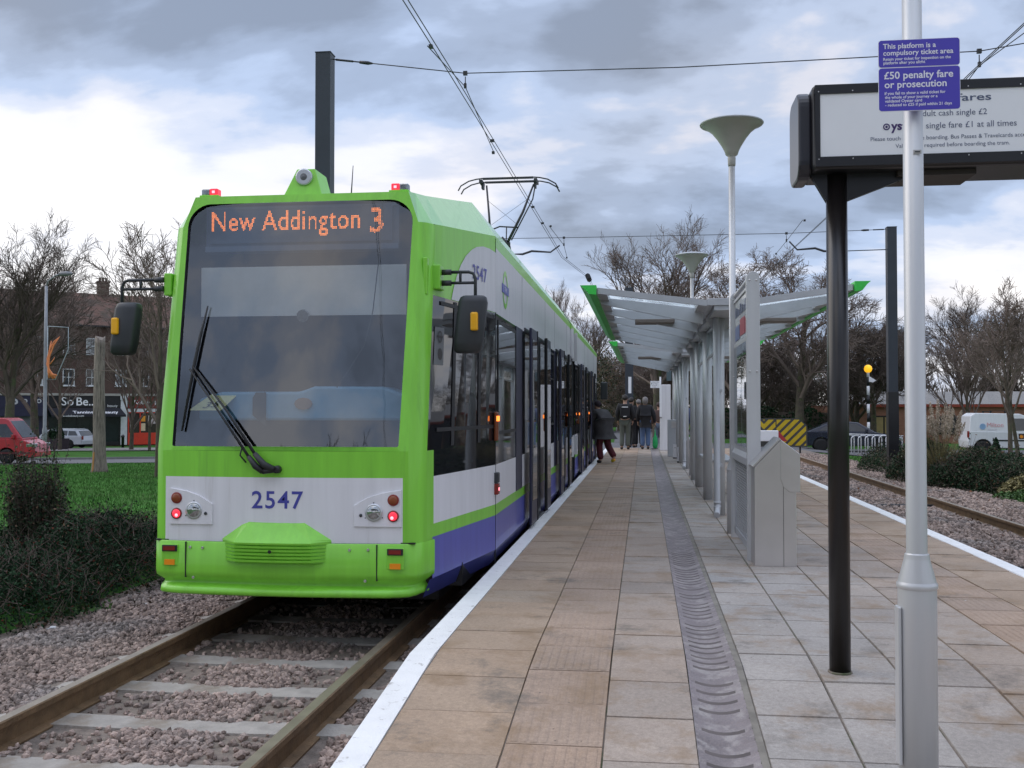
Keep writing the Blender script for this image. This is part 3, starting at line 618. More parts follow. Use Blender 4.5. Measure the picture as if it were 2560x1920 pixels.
    g.box(CX-.95, CX+.95, *sorted((Yf(yf(.9)-.006), Yf(yf(.9)+.02))), .357, .367)
    g.build('panel_gap', BLACKP, bu)
    return o
build_half(lambda d: d, True)
rear = build_half(lambda d: 2*MID-d, False); rear['label'] = 'rear half of the tram, far end'
# underframe and inside
b = MB(); b.box(CX-1.12, CX+1.12, 7.9, 29.1, -.08, .1); b.box(CX-.85, CX+.85, 8.3, 28.7, -.27, -.08)
b.build('underframe', BLACKP, tram)
# windscreen
def fpt(x, z, off=0.0): return (CX+x, yf(x)+rake(z)-off, z)
def face_poly(pts, off, th, b, mi=0):
    """thin solid lying on the front face"""
    n = len(pts); v = [fpt(x, z, off+th) for x, z in pts]+[fpt(x, z, off) for x, z in pts]
    b.add(v, [tuple(range(n))]+[(i, n+i, n+(i+1) % n, (i+1) % n) for i in range(n)], mi); return b
b = MB(); nx_, nz_ = 16, 20
grid = []
for j in range(nz_+1):
    z = 1.03+1.80*j/nz_; hw = .83*(1+.022*(z-1.03))
    if z > 2.66: hw -= .17-math.sqrt(max(0, .17**2-(z-2.66)**2))
    grid.append([fpt(-hw+2*hw*i/nx_, z, -.02) for i in range(nx_+1)])
b.loft(grid, 0, True, False); WSO = b.build('windscreen', WSGLASS, tram)
b = MB(); b.loft([[(p[0], p[1]+2*(MID-p[1]), p[2]) for p in r] for r in grid], 0, True, False); b.build('windscreen', SMOKE, tram)
b = MB(); b.box(CX-1.0, CX+1.0, 8.7, 8.74, .2, 2.7); b.box(CX-1.0, CX+1.0, 7.3, 8.7, .3, .34); b.box(CX-.78, CX+.78, 7.45, 8.7, 2.85, 2.87)
for s in (-1, 1): b.box(CX+s*.96-.01, CX+s*.96+.01, 7.5, 8.7, .34, 2.6)
b.box(CX+.28, CX+.75, 8.0, 8.12, 1.0, 1.9); b.box(CX+.28, CX+.75, 7.75, 8.12, .9, 1.0)
b.build('cab_interior', CABIN, tram)
b = MB(); pts = [(-.80, 1.21), (.80, 1.21), (.80, 1.40), (.62, 1.46), (.1, 1.465), (.03, 1.44), (-.02, 1.425), (-.62, 1.425), (-.80, 1.37)]
b.prism([(CX+x, z) for x, z in pts], 'y', 7.35, 7.75); ds = b.build('dashboard', DASH, tram, bevel=.02)
b = MB(); b.prism([(CX+.02+.068*math.cos(t*.5236), 1.335+.045*math.sin(t*.5236)) for t in range(12)], 'y', 7.335, 7.352); b.build('badge', mat('brown_badge', (0.22, 0.15, 0.13), 0.5), ds)
b = MB(); b.slab([(CX-.345, 7.335, 1.42), (CX-.27, 7.335, 1.42), (CX-.27, 7.335, 1.17), (CX-.37, 7.335, 1.25), (CX-.37, 7.335, 1.38)], (0, .014, 0)); b.build('driver_handset', DGREY, ds)
b = MB(); b.slab([(CX-.80, 7.2, 1.285), (CX-.56, 7.2, 1.285), (CX-.50, 7.36, 1.40), (CX-.70, 7.36, 1.40)], (0, .008, .01)); cd = b.build('route_card', CARD, tram)
b = MB(); b.text('35', .115, (CX-.715, 7.205, 1.297), (1, .13, .1), (.25, .75, .55), bold=.0, sx=1.05, depth=.006); b.build('card_number', BLACKP, cd)
b = MB(); b.box(CX-.78, CX+.80, 7.34, 7.355, 1.99, 2.36); b.build('sun_blind', BLIND, tram)
b = MB(); b.lathe([(.045, 0), (.05, .015)], (CX+.02, 7.31, 1.985), 'y', 14); b.build('blind_pull', LENS, tram)
# destination display
b = MB(); z0, z1 = 2.47, 2.815
b.box(CX-.74, CX+.745, 7.335, 7.42, z0, z1); b.box(CX-.70, CX+.70, 7.315, 7.335, 2.535, 2.79); DP = b.build('destination_display', DISPLAY, tram)
b = MB(); b.box(CX-.74, CX+.745, 7.318, 7.334, 2.475, 2.515); b.box(CX-.72, CX+.73, 7.318, 7.334, 2.792, 2.808); b.build('display_rail', mat('display_rail', (0.085, 0.11, 0.17), .45), DP)
def led_dots(body, size, sx, x0, zb, pitch, b, bold=.0, rr=.0036):
    Vt, Ft = text_mesh(body, 'LEFT', bold, 1.05); tri = []
    for f in Ft:
        for i in range(1, len(f)-1): tri.append((Vt[f[0]], Vt[f[i]], Vt[f[i+1]]))
    tri = np.array(tri)*np.array([size*sx, size]); mxx = tri[:, :, 0].max()
    A, B, C = tri[:, 0], tri[:, 1], tri[:, 2]
    def inside(px, pz_):
        d1 = (px-B[:, 0])*(A[:, 1]-B[:, 1])-(A[:, 0]-B[:, 0])*(pz_-B[:, 1]); d2 = (px-C[:, 0])*(B[:, 1]-C[:, 1])-(B[:, 0]-C[:, 0])*(pz_-C[:, 1]); d3 = (px-A[:, 0])*(C[:, 1]-A[:, 1])-(C[:, 0]-A[:, 0])*(pz_-A[:, 1])
        return bool((((d1 >= 0) & (d2 >= 0) & (d3 >= 0)) | ((d1 <= 0) & (d2 <= 0) & (d3 <= 0))).any())
    for j in range(-8, 26):
        for i in range(int(mxx/pitch)+2):
            px, pz_ = (i+.5)*pitch, (j+.5)*pitch
            if inside(px, pz_): b.lathe([(rr, 0), (rr*.7, -.003)], (x0+px, 7.3143, zb+pz_), 'y', 6, sm=False)
    return mxx
b = MB(); w1 = led_dots('New Addington', .215, .80, CX-.70, 2.628, .0098, b, bold=.006, rr=.0045); b.box(CX-.71, CX+.46, 7.3138, 7.3152, 2.575, 2.775, 1); b.build('destination_lettering', [LEDM, DISPLAY], DP)
b = MB(); led_dots('3', .255, 1.0, CX+.52, 2.60, .0105, b, bold=.014, rr=.0044); b.box(CX+.47, CX+.69, 7.3138, 7.3152, 2.575, 2.80, 1); b.build('route_number', [LEDM, DISPLAY], DP)
# fleet number, lamp clusters
b = MB(); b.text('2547', .172, (CX-.215, yf(.2)-.003, .600), (1, 0, 0), (0, 0, 1), bold=.012, sx=1.0, spacing=1.12, depth=.001); b.build('fleet_number', NUMBLUE, tram)
def lamp(cx, cz, r, m, name, parent, ring=None, deep=.012):
    b = MB(); y = yf(cx)-.014; b.lathe([(r*1.08, .01), (r*1.08, -.006), (r*.93, -.008)], (CX+cx, y, cz), 'y', 20, 1); b.lathe([(r*.93, -.003), (r*.8, -.004-deep*.5), (r*.45, -.004-deep*.85), (.001, -.004-deep)], (CX+cx, y, cz), 'y', 20, 0)
    return b.build(name, [m, ring or RIM], parent)
for s in (-1, 1):
    pts = [(s*.835, .475), (s*.835, .733), (s*.70, .712), (s*.60, .680), (s*.505, .625), (s*.505, .478)]
    if s > 0: pts = [(p[0]+.02, p[1]) for p in pts[::-1]]
    o_ = .02 if s > 0 else 0
    b = MB(); face_poly(pts, 0, .013, b); hc = b.build('lamp_cluster', WHITE, tram, bevel=.003)
    lamp(s*.645+o_, .577, .057, LENS, 'headlamp', hc, RIM)
    lamp(s*.780+o_, .663, .037, AMBD, 'indicator_lamp', hc, REDL)
    tl = lamp(s*.780+o_, .552, .037, RED_ON, 'tail_lamp', hc, REDL)
    b = MB(); b.lathe([(.012, 0), (.001, -.004)], (CX+s*.775+o_, yf(.78)-.031, .541), 'y', 10); b.build('lamp_filament', REDHOT, tl)
    b = MB(); b.lathe([(.012, 0), (.011, -.004), (.004, -.005)], (CX+s*.555+o_, yf(.55)-.014, .557), 'y', 12)
    for dx, dz in ((0, .068), (-.06, -.038), (.062, -.035)): b.lathe([(.0045, 0), (.004, -.003)], (CX+s*.645+o_+dx, yf(.64)-.013, .577+dz), 'y', 8)
    b.build('screw', DGREY, hc)
    # bumper lamps
    b = MB(); b.box(CX+s*.82-.062, CX+s*.82+.062, yf(.8)-.036, yf(.8)-.02, .185, .335); rec = b.build('lamp_recess', GREEN, tram, bevel=.006)
    b = MB(); b.box(CX+s*.82-.056, CX+s*.82+.056, yf(.8)-.046, yf(.8)-.03, .285, .33); fr = b.build('rear_fog_lamp', BLACKR, tram, bevel=.004)
    b = MB(); b.box(CX+s*.82-.043, CX+s*.82+.043, yf(.8)-.05, yf(.8)-.04, .293, .322); b.build('fog_lens', REDL, fr)
    b = MB(); b.box(CX+s*.82-.038, CX+s*.82+.038, yf(.8)-.043, yf(.8)-.03, .19, .228); b.build('reflector', ORANGE, tram)
b = MB()
for x, z in ((-.665, .318), (-.57, .316), (.50, .318), (.63, .32), (-.64, .105), (.61, .105)): b.lathe([(.011, 0), (.009, -.006)], (CX+x, yf(x)-.028, z), 'y', 10)
b.build('bolt', STEEL, tram)
# coupler cover
b = MB()
def cring(z, hw_out, hw_in, o_, y_): return [(CX-.03+x, yf(.3)-oo, z) for x, oo in ((-hw_out, -.02), (-hw_in, o_), (-hw_in*.45, o_*1.16), (0, o_*1.2), (hw_in*.45, o_*1.16), (hw_in, o_), (hw_out, -.02))]
rows = [cring(.518, .215, .205, -.012, 0), cring(.505, .25, .2, .0, 0), cring(.385, .415, .27, .085, 0), cring(.372, .42, .275, .095, 0)]
b.loft(rows, 0, False, False)
lv = [(.372, .095)]
for i in range(6):
    z = .372-.024*i; lv += [(z-.003, .098), (z-.016, .096), (z-.019, .078), (z-.024, .080)]
b.loft([cring(z-(.0), .415, .275, o_, 0) for z, o_ in lv], 0, False, False)
b.loft([cring(.228, .415, .275, .08, 0), cring(.215, .38, .27, .03, 0), cring(.21, .35, .25, -.05, 0)], 0, False, False)
cc = b.build('coupler_cover', GREEN, tram)
b = MB(); b.lathe([(.013, 0), (.012, -.004)], (CX-.03, yf(.0)-.135, .313), 'y', 12); b.build('coupler_hole', BLACKP, cc)
# wiper
def wp(x, z, off): return (x, yf(x-CX)+rake(z)-off, z)
b = MB(); b.lathe([(.028, 0), (.026, -.05), (.015, -.055)], wp(-2.545, .873, 0), 'y', 14)
b.tube([wp(-2.555, .872, .05), wp(-2.63, .905, .05), wp(-2.70, .985, .05)], [.024, .027, .018], 8)
b.tube([wp(-2.64, .858, .05), wp(-2.69, .895, .05), wp(-2.745, .965, .05)], [.02, .025, .016], 8); b.tube([wp(-2.555, .87, .05), wp(-2.64, .858, .05)], .018, 8)
b.tube([wp(-2.70, .985, .05), wp(-2.95, 1.29, .016), wp(-3.235, 1.60, .012)], [.012, .009, .007], 6)
b.tube([wp(-2.745, .965, .05), wp(-3.0, 1.27, .016), wp(-3.262, 1.585, .012)], [.011, .008, .007], 6)
b.tube([wp(-2.80, 1.02, .04), wp(-2.815, .97, .03), wp(-2.77, .92, .03)], .006, 5)
w = b.build('wiper', BLACKR, tram)
b = MB(); b.tube([wp(-3.165, 2.05, .004), wp(-3.20, 1.85, .005), wp(-3.235, 1.6, .006), wp(-3.285, 1.14, .004)], [.006, .011, .013, .008], 6); b.build('wiper_blade', BLACKR, w)
b = MB(); b.tube([wp(-1.90, 2.82, -.03), wp(-1.905, 2.4, -.03), wp(-1.93, 2.0, -.03), wp(-1.98, 1.75, -.035), wp(-2.08, 1.58, -.04), wp(-2.17, 1.45, -.06)], .004, 5); b.build('hanging_cable', BLACKR, tram)
# door mirrors
def mirror(s, pbr, top, low, xm, ym, zt_, zb_, w_, side):
    b = MB()
    br = MB(); br.box(min(pbr[0], pbr[1]), max(pbr[0], pbr[1]), pbr[2]-.05, pbr[2]+.10, low-.05, top+.05)
    if side: br.box(pbr[0]-.02, pbr[0]+.012, pbr[2]-.16, pbr[2]+.12, low-.10, top+.09)
    mr = br.build('mirror_bracket', GREEN, tram, bevel=.008)
    x0 = pbr[1]; e = s
    b.tube([(x0, ym, top), (x0+e*.07, ym, top)], .021, 8); b.tube([(x0, ym, low), (x0+e*.07, ym, low)], .021, 8)
    b.tube([(x0+e*.05, ym, top), (xm-e*.05, ym, top), (xm-e*.015, ym, top-.012), (xm, ym, top-.05), (xm, ym, low), (xm, ym, zt_-.1)], .012, 8)
    b.tube([(x0+e*.05, ym, low), (xm, ym, low)], .011, 8); b.tube([(x0+(xm-x0)*.55, ym, low), (x0+(xm-x0)*.55, ym, top)], .011, 6)
    b.build('mirror_arm', DGREY, tram)
    xa, xb = w_
    b = MB(); rings = []
    for t, k_ in ((0, .0), (.0, .6), (.03, .85), (.12, 1), (.8, 1), (.95, .9), (1, .6), (1, 0)):
        z = zt_+(zb_-zt_)*t; hx = (xb-xa)/2*(.3+.7*k_ if k_ else 0.01); sl = (-.02+.05*t)*(-1)
        rings.append([(  (xa+xb)/2+sl+hx*px, ym-.02+.075*k_*py if k_ else ym, z) for px, py in [(math.copysign(abs(math.cos(q*math.pi/8))**.5, math.cos(q*math.pi/8)), math.copysign(abs(math.sin(q*math.pi/8))**.6, math.sin(q*math.pi/8))) for q in range(16)]])
    b.loft(rings, 0, True, True); mh = b.build('mirror_housing', DGREY, tram)
    b = MB(); ax = xm-.028 if s < 0 else xm-.02
    b.box(ax, ax+.055, ym-.115, ym-.055, zt_+(zb_-zt_)*.62, zt_+(zb_-zt_)*.30); b.build('mirror_marker_lamp', YELAMB, mh, bevel=.012)
mirror(-1, (-3.50, -3.56, 7.30), 2.262, 2.195, -3.89, 7.25, 2.09, 1.70, (-3.93, -3.745), False)
mirror(1, (-1.56, -1.475, 7.40), 2.305, 2.225, -1.225, 7.42, 2.125, 1.705, (-1.36, -1.145), True)
# roof lamp, marker lamps, aerial
b = MB(); b.slab([(CX-.15, 7.36, 2.89), (CX+.15, 7.36, 2.89), (CX+.075, 7.42, 3.105), (CX-.065, 7.42, 3.105)], (0, .28, 0)); rl = b.build('roof_lamp_housing', GREEN, tram, bevel=.006)
b = MB(); b.lathe([(.063, .03), (.063, -.012), (.054, -.014)], (CX+.003, 7.385, 3.035), 'y', 24, 1); b.lathe([(.052, -.006), (.04, -.012), (.02, -.015), (.001, -.016)], (CX+.003, 7.385, 3.035), 'y', 24, 0); b.build('roof_headlamp', [mat('dull_lamp_glass', (.16, .16, .165), .25, metal=.4, var=.4, vscale=60), RIM], rl)
for s in (-1, 1):
    x = CX+s*.735; b = MB(); b.box(x-.075, x+.075, 7.36, 7.46, 2.885, 2.915); mk = b.build('marker_lamp', GREEN, tram, bevel=.004)
    xr = x+(.03 if s < 0 else -.03)
    b = MB(); b.box(xr-.032, xr+.032, 7.375, 7.45, 2.915, 2.968); b.build('red_marker_lens', RED_ON, mk, bevel=.008)
    b = MB(); b.box(xr-.01, xr+.01, 7.370, 7.376, 2.932, 2.95); b.build('lamp_filament', REDHOT, mk)
    xc = x-(.034 if s < 0 else -.034); b = MB(); b.box(xc-.032, xc+.032, 7.375, 7.45, 2.915, 2.966); b.build('clear_marker_lens', LENS, mk, bevel=.008)
MB().tube([(-2.265, 7.75, 2.95), (-2.25, 7.75, 3.20)], [.006, .003], 5).build('aerial', WIRE, tram)
# side details, both halves
def ybox(b, Yf, x0, x1, d0, d1, z0, z1, mi=0):
    y0, y1 = sorted((Yf(d0), Yf(d1))); return b.box(x0, x1, y0, y1, z0, z1, mi)
XS = CX+1.25
for hi, Yf in enumerate((lambda d: d, lambda d: 2*MID-d)):
    for (d0, d1) in ((8.95, 10.15), (13.55, 14.55), (17.15, 17.75)):
        b = MB(); ybox(b, Yf, XS-.01, XS+.004, d0, d1, 1.10, 2.05); wn = b.build('side_window', SMOKE, tram)
        b = MB()
        for za, zb_ in ((1.07, 1.10), (2.05, 2.08), (1.70, 1.72)): ybox(b, Yf, XS, XS+.008, d0-.03, d1+.03, za, zb_)
        for da in (d0-.03, d1): ybox(b, Yf, XS, XS+.008, da, da+.03, 1.10, 2.05)
        b.build('window_frame', BLACKR, wn)
    for (da, db) in ((11.5, 12.65), (15.45, 16.5)):
        b = MB(); ybox(b, Yf, XS-.03, XS+.006, da, db, .03, 2.12); b.build('door_opening', BLACKP, tram)
        b = MB(); ybox(b, Yf, XS-.02, XS+.012, da-.55, db+.55, 2.12, 2.17); ybox(b, Yf, XS-.02, XS+.05, da, db, -.03, .03); b.build('door_rail', DGREY, tram)
        for (l0, l1) in ((da-.56, da+.02), (db-.02, db+.56)):
            b = MB(); ybox(b, Yf, XS+.055, XS+.085, l0, l1, .045, 2.17); lf = b.build('door_leaf', NAVY, tram, bevel=.012)
            b = MB(); ybox(b, Yf, XS+.083, XS+.089, l0+.07, l1-.07, .30, 2.05); b.build('door_glass', SMOKE, lf)
            b = MB(); ybox(b, Yf, XS+.06, XS+.094, l1-.02 if l0 < da else l0, l1 if l0 < da else l0+.02, .045, 2.17); b.build('door_edge_seal', BLACKR, lf)
    for d0 in (10.22, 14.62):
        b = MB(); ybox(b, Yf, XS-.01, XS+.006, d0, d0+.5, .47, 2.13); b.build('door_pillar', NAVY, tram)
    for d0, z0 in ((8.72, 1.02), (13.38, 1.00), (16.95, 1.0)):
        b = MB(); ybox(b, Yf, XS-.005, XS+.03, d0, d0+.09, z0, z0+.25); al = b.build('side_indicator', AMBERDK, tram, bevel=.012)
        b = MB(); ybox(b, Yf, XS+.02, XS+.036, d0-.002, d0+.085, z0+.17, z0+.215); b.build('indicator_bulb', AMBER_ON, al)
    b = MB(); ybox(b, Yf, XS-.02, XS+.03, 8.76, 8.86, .655, .745); b.build('side_marker_housing', DGREY, tram, bevel=.008)
    b = MB(); ybox(b, Yf, XS-.02, XS+.03, 8.76, 8.86, .555, .65); sm = b.build('side_marker_lamp', REDL, tram, bevel=.008)
    b = MB(); y0, y1 = sorted((Yf(8.79), Yf(8.815))); b.box(XS+.02, XS+.034, y0, y1, .59, .615); b.build('lamp_filament', REDHOT, sm)
    b = MB(); ybox(b, Yf, XS-.01, XS+.0025, 8.795, 8.805, -.05, 2.78)
    for d in (10.75, 13.3, 14.75, 17.1): ybox(b, Yf, XS-.01, XS+.0015, d, d+.006, 2.17, 2.70)
    b.build('panel_seam', BLACKR, tram)
# cab side window mullions and quarter light
b = MB()
for d in (7.62, 8.28):
    b.add([(CX+xo(dd)+.006, sy(dd, z), z) for z in (1.02, 2.12) for dd in (d, d+.07)], [(0, 1, 3, 2)])
for z in (1.13, 2.07): b.add([(CX+xo(dd)+.006, sy(dd, z+h), z+h) for h in (0, .03) for dd in (7.3, 8.72)], [(0, 1, 3, 2)])
b.build('cab_window_frame', BLACKR, tram)
def nose_pt(d, z, off): return (CX+xo(d)+off, sy(d, z), z)
b = MB(); topz = [(7.55, 2.135), (7.60, 2.23), (7.67, 2.33), (7.77, 2.43), (7.90, 2.52), (8.05, 2.585), (8.2, 2.63), (8.4, 2.66), (8.6, 2.665), (8.795, 2.655)]
b.loft([[nose_pt(d, 2.134, .004) for d, z in topz], [nose_pt(d, z, .004) for d, z in topz]], 0, False, False); wp_ = b.build('white_side_panel', GREYW, tram)
b = MB(); p0 = Vector(nose_pt(8.08, 2.36, .009)); p1 = Vector(nose_pt(8.6, 2.36, .009)); b.text('2547', .165, p0, (p1-p0).normalized(), (0, 0, 1), bold=.012, spacing=1.12); b.build('side_fleet_number', NUMBLUE, wp_)
b = MB(); yr, zr = 9.42, 2.40
ring = lambda r, k=28: [(yr+r*math.cos(i*6.2832/k), zr+r*math.sin(i*6.2832/k)) for i in range(k)]
ro, ri = ring(.175), ring(.13); n = len(ro)
b.add([(XS+.003, y, z) for y, z in ro]+[(XS+.003, y, z) for y, z in ri], [(i, (i+1) % n, n+(i+1) % n, n+i) for i in range(n)], 0)
b.box(XS+.002, XS+.006, yr-.225, yr+.225, zr-.04, zr+.04, 1); b.text('TRAM', .06, (XS+.008, yr-.085, zr-.02), (0, 1, 0), (0, 0, 1), mi=2); b.build('roundel', [GREEN, PURPLE, TEXTW], tram)
# small notices behind the cab quarter light
b = MB(); b.add([nose_pt(d, z, .004) for z in (1.62, 1.90) for d in (7.20, 7.40)], [(0, 1, 3, 2)]); nt_ = b.build('cab_notice', mat('dim_notice', (.17, .18, .19), .5), tram)
b = MB(); cn = Vector(nose_pt(7.30, 1.83, .008)); ax = (Vector(nose_pt(7.4, 1.83, .008))-Vector(nose_pt(7.2, 1.83, .008))).normalized()
k = 20; v = [cn+ax*(r*math.cos(i*6.2832/k))+Vector((0, 0, r*math.sin(i*6.2832/k))) for r in (.045, .032) for i in range(k)]
b.add(v, [(i, (i+1) % k, k+(i+1) % k, k+i) for i in range(k)]); b.add([cn+ax*x+Vector((0, 0, z)) for x, z in ((-.06, -.008), (.06, -.008), (.06, .008), (-.06, .008))], [(0, 1, 2, 3)])
cn2 = cn+Vector((0, 0, -.13)); v = [cn2+ax*(.045*math.cos(i*6.2832/k))+Vector((0, 0, .045*math.sin(i*6.2832/k))) for i in range(k)]; b.add(v, [tuple(range(k))]); b.build('notice_symbol', BLACKP, nt_)
# articulation
b = MB(); rows = []
for i in range(17):
    y = 17.9+1.2*i/16; o_ = 0.05 if i % 2 else 0.0; rows.append([(CX-1.22+o_, y, -.02), (CX-1.22+o_, y, 2.76), (CX-1.02+o_, y, 3.03-o_), (CX+1.02-o_, y, 3.03-o_), (CX+1.22-o_, y, 2.76), (CX+1.22-o_, y, -.02)])
b.loft(rows, 0, False, False); bl = b.build('articulation_bellows', BLACKR, tram)
b = MB()
for y in (17.93, 18.95):
    b.box(XS-.03, XS+.055, y, y+.13, 2.18, 2.70); b.box(XS-.03, XS+.055, y, y+.13, .45, .80)
b.build('articulation_cover', WHITE, tram)
b = MB(); b.box(CX-1.05, CX+1.05, 17.9, 19.1, 3.03, 3.08); b.box(XS-.3, XS+.01, 17.93, 19.08, 2.68, 2.79); b.build('articulation_roof', GREEN, tram)
# far end mirror
b = MB(); b.box(-1.22, -1.02, 29.3, 29.42, 1.55, 2.05); b.build('rear_mirror', DGREY, tram, bevel=.03)
# pantograph
YP, ZC = 19.2, 5.665
b = MB()
for dy in (-.16, .16):
    b.tube([(CX-.95, YP+dy, ZC-.24), (CX-.90, YP+dy, ZC-.15), (CX-.75, YP+dy, ZC-.065), (CX-.6, YP+dy, ZC-.03), (CX-.5, YP+dy, ZC-.02), (CX+.5, YP+dy, ZC-.02), (CX+.6, YP+dy, ZC-.03), (CX+.75, YP+dy, ZC-.065), (CX+.90, YP+dy, ZC-.15), (CX+.95, YP+dy, ZC-.24)], [.014]*10, 6)
    b.box(CX-.48, CX+.48, YP+dy-.02, YP+dy+.02, ZC-.045, ZC-.008)
for s in (-1, 1): b.box(CX+s*.52-.03, CX+s*.52+.03, YP-.17, YP+.17, ZC-.10, ZC-.04); b.box(CX+s*.50-.02, CX+s*.50+.02, YP-.08, YP+.08, ZC-.19, ZC-.08)
ph = b.build('pantograph_head', WIRE, tram)
b = MB(); b.tube([(CX-.43, YP, ZC-.12), (CX-.36, YP-.12, 4.9), (CX-.34, YP-.15, 4.62)], [.018, .022, .028], 6); b.tube([(CX+.47, YP, ZC-.12), (CX+.28, YP-.12, 5.0), (CX+.02, YP-.28, 4.42)], [.018, .026, .032], 6)
b.tube([(CX+.50, YP-.02, ZC-.16), (CX+.46, YP-.06, 5.25), (CX+.08, YP-.25, 4.45)], .014, 6)
b.tube([(CX-.34, YP-.15, 4.66), (CX-.15, YP-.2, 4.72), (CX+.2, YP-.16, 4.70)], .014, 6); b.tube([(CX-.02, YP-.2, 4.70), (CX-.02, YP-.25, 4.42)], .012, 6)
b.tube([(CX-.40, YP, 5.25), (CX+.18, YP-.12, 4.76)], .004, 4); b.tube([(CX+.36, YP, 5.27), (CX-.33, YP-.12, 4.76)], .004, 4)
b.tube([(CX-.1, YP-.28, 4.5), (CX+.0, YP-.28, 4.38), (CX+.06, YP-.28, 4.38)], .03, 6)
b.tube([(CX+.02, YP-.28, 4.40), (CX, YP+1.2, 3.75), (CX, YP+.2, 3.12)], .035, 6); b.tube([(CX-.34, YP-.15, 4.62), (CX-.3, YP+1.1, 3.75), (CX-.3, YP+.2, 3.12)], .03, 6)
b.build('pantograph_arm', WIRE, tram)
b = MB(); b.box(CX-.5, CX+.5, YP-.4, YP+.6, 3.06, 3.16); b.build('pantograph_base', DGREY, tram)
# ------------------------------------------------------------------ platform furniture
def fit(b, body, left, width, zb, y, bold=0.0, mi=0, maxsize=None, align='left'):
    Vt, _ = text_mesh(body, 'LEFT', bold); xs = [p[0] for p in Vt]; w = max(xs)-min(xs); s_ = width/w; sx = 1.0
    if maxsize and s_ > maxsize: sx = s_/maxsize; s_ = maxsize
    b.text(body, s_, (left-min(xs)*s_*sx, y, zb), (1, 0, 0), (0, 0, 1), bold=bold, sx=sx, mi=mi); return s_
def lamp_column(label, x, y, grp='cone topped platform lamp columns'):
    g = pz(y); t = thing('lamp_column', label, 'street lamp', (x, y, g), grp)
    b = MB(); b.lathe([(.067, -.02), (.067, .648-g), (.067, .649-g), (.071, .653-g), (.071, .668-g), (.066, .674-g), (.066, .675-g), (.0445, .755-g), (.0445, .756-g), (.0425, .772-g), (.0425, .773-g), (.0365, .776-g), (.0365, .777-g), (.0335, 3.9-g)], (x, y, g), 'z', 24)
    b.build('column', SILVER, t)
    b = MB(); b.lathe([(.036, 3.84), (.04, 3.86), (.042, 3.93), (.036, 3.94), (.062, 3.96), (.075, 4.0), (.10, 4.05), (.15, 4.13), (.205, 4.2), (.26, 4.245), (.31, 4.272), (.325, 4.276)], (x, y, 0), 'z', 28); lh = b.build('lamp_shade', mat('lamp_diffuser', (.37, .355, .325), .35, var=.08), t)
    b = MB(); b.lathe([(.325, 4.276), (.332, 4.285), (.325, 4.296), (.22, 4.325), (.08, 4.342), (.01, 4.345)], (x, y, 0), 'z', 28); b.build('lamp_cap', SILVERD, t)
    return t
nc = lamp_column('nearest silver lamp column at the right carrying the two blue ticket notices', .98, 3.88)
lamp_column('silver lamp column with cone lamp rising behind the tall timetable board', .925, 10.9)
lamp_column('silver cone lamp column in the gap between the two glass shelters', .94, 20.2)
lamp_column('farthest cone lamp column, only its flat top showing above the shelter roof', .96, 28.8)
b = MB(); b.box(.905, .917, 3.845, 3.9, .02, .585); b.build('access_door', SILVER, nc, bevel=.004)
YS = 3.822; zt0 = 2.632; K = .000331; KZ = .000350
def plate(z0, z1, name, lines):
    b = MB(); x0, x1 = .849, 1.129
    b.prism(rrect(x0, x1, z0, z1, .010, 5), 'y', YS, YS+.004); p = b.build(name, SIGNBL, nc)
    b = MB(); b.prism(rrect(x0-.0015, x1+.0015, z0-.0015, z1+.0015, .0115, 5), 'y', YS+.0005, YS+.003); b.build('sign_rim', SIGNW, p)
    b = MB()
    for body, xl, w, yb, bold in lines: fit(b, body, x0+(xl-168)*K, w*K, zt0-(yb-60)*KZ, YS-.001, bold)
    b.build('sign_lettering', TEXTW, p)
plate(2.534, 2.632, 'ticket_notice', [('This platform is a', 212, 556, 147, .018), ('compulsory ticket area', 215, 733, 217, .018), ('Retain your ticket for inspection on the', 215, 707, 270, .02), ('platform after you alight', 217, 438, 309, .02)])
plate(2.375, 2.5305, 'penalty_notice', [('\u00a350 penalty fare', 222, 723, 462, .018), ('or prosecution', 226, 650, 556, .018), ('if you fail to show a valid ticket for', 226, 637, 627, .02), ('the whole of your journey or a', 228, 552, 668, .02), ('validated Oyster card', 229, 389, 707, .02), ('- reduced to \u00a325 if paid within 21 days', 232, 696, 748, .02)])
b = MB(); b.box(.96, 1.0, 3.826, 3.85, 2.42, 2.44); b.box(.96, 1.0, 3.826, 3.85, 2.57, 2.59); b.build('sign_clamp', SILVERD, nc)
b = MB(); b.box(.972, 1.0, 3.8425, 3.846, 2.222, 2.236); lb = b.build('column_label', mat('worn_label', (.42, .41, .40), .6), nc)
b = MB(); b.box(.977, .995, 3.8415, 3.8426, 2.227, 2.231); b.build('label_print', DGREY, lb)
# fare sign
fs = thing('fare_sign', 'large black framed fares sign on black posts with white panel', 'sign', (.965, 5.29, pz(5.29)))
XC = at(2381, 300, 5.15).x; XL, XR = .83, 2*XC-.83
b = MB(); b.box(XL, XR, 5.165, 5.55, 2.475, 2.90); bx = b.build('sign_cabinet', BLACKP, fs, bevel=.025, seg=3)
b = MB()
for x0, x1 in ((XL-.062, XL+.002), (XR-.002, XR+.062)):
    b = MB(); b.prism(rrect(5.20, 5.52, 2.445, 2.885, .085, 6), 'x', x0, x1); b.build('end_cap', mat('end_cap_black', (.022, .022, .03), .3), fs, bevel=.012)
b = MB(); z0, z1, xa, xb = 2.535, 2.845, .866, 2*XC-.866
for a in ((XL+.01, XR-.01, 2.485, z0), (XL+.01, XR-.01, z1, 2.892)): b.box(a[0], a[1], 5.152, 5.168, a[2], a[3])
for a in ((XL+.01, xa), (xb, XR-.01)): b.box(a[0], a[1], 5.152, 5.168, z0, z1)
fr = b.build('sign_frame', BLACKP, fs, bevel=.003)
b = MB()
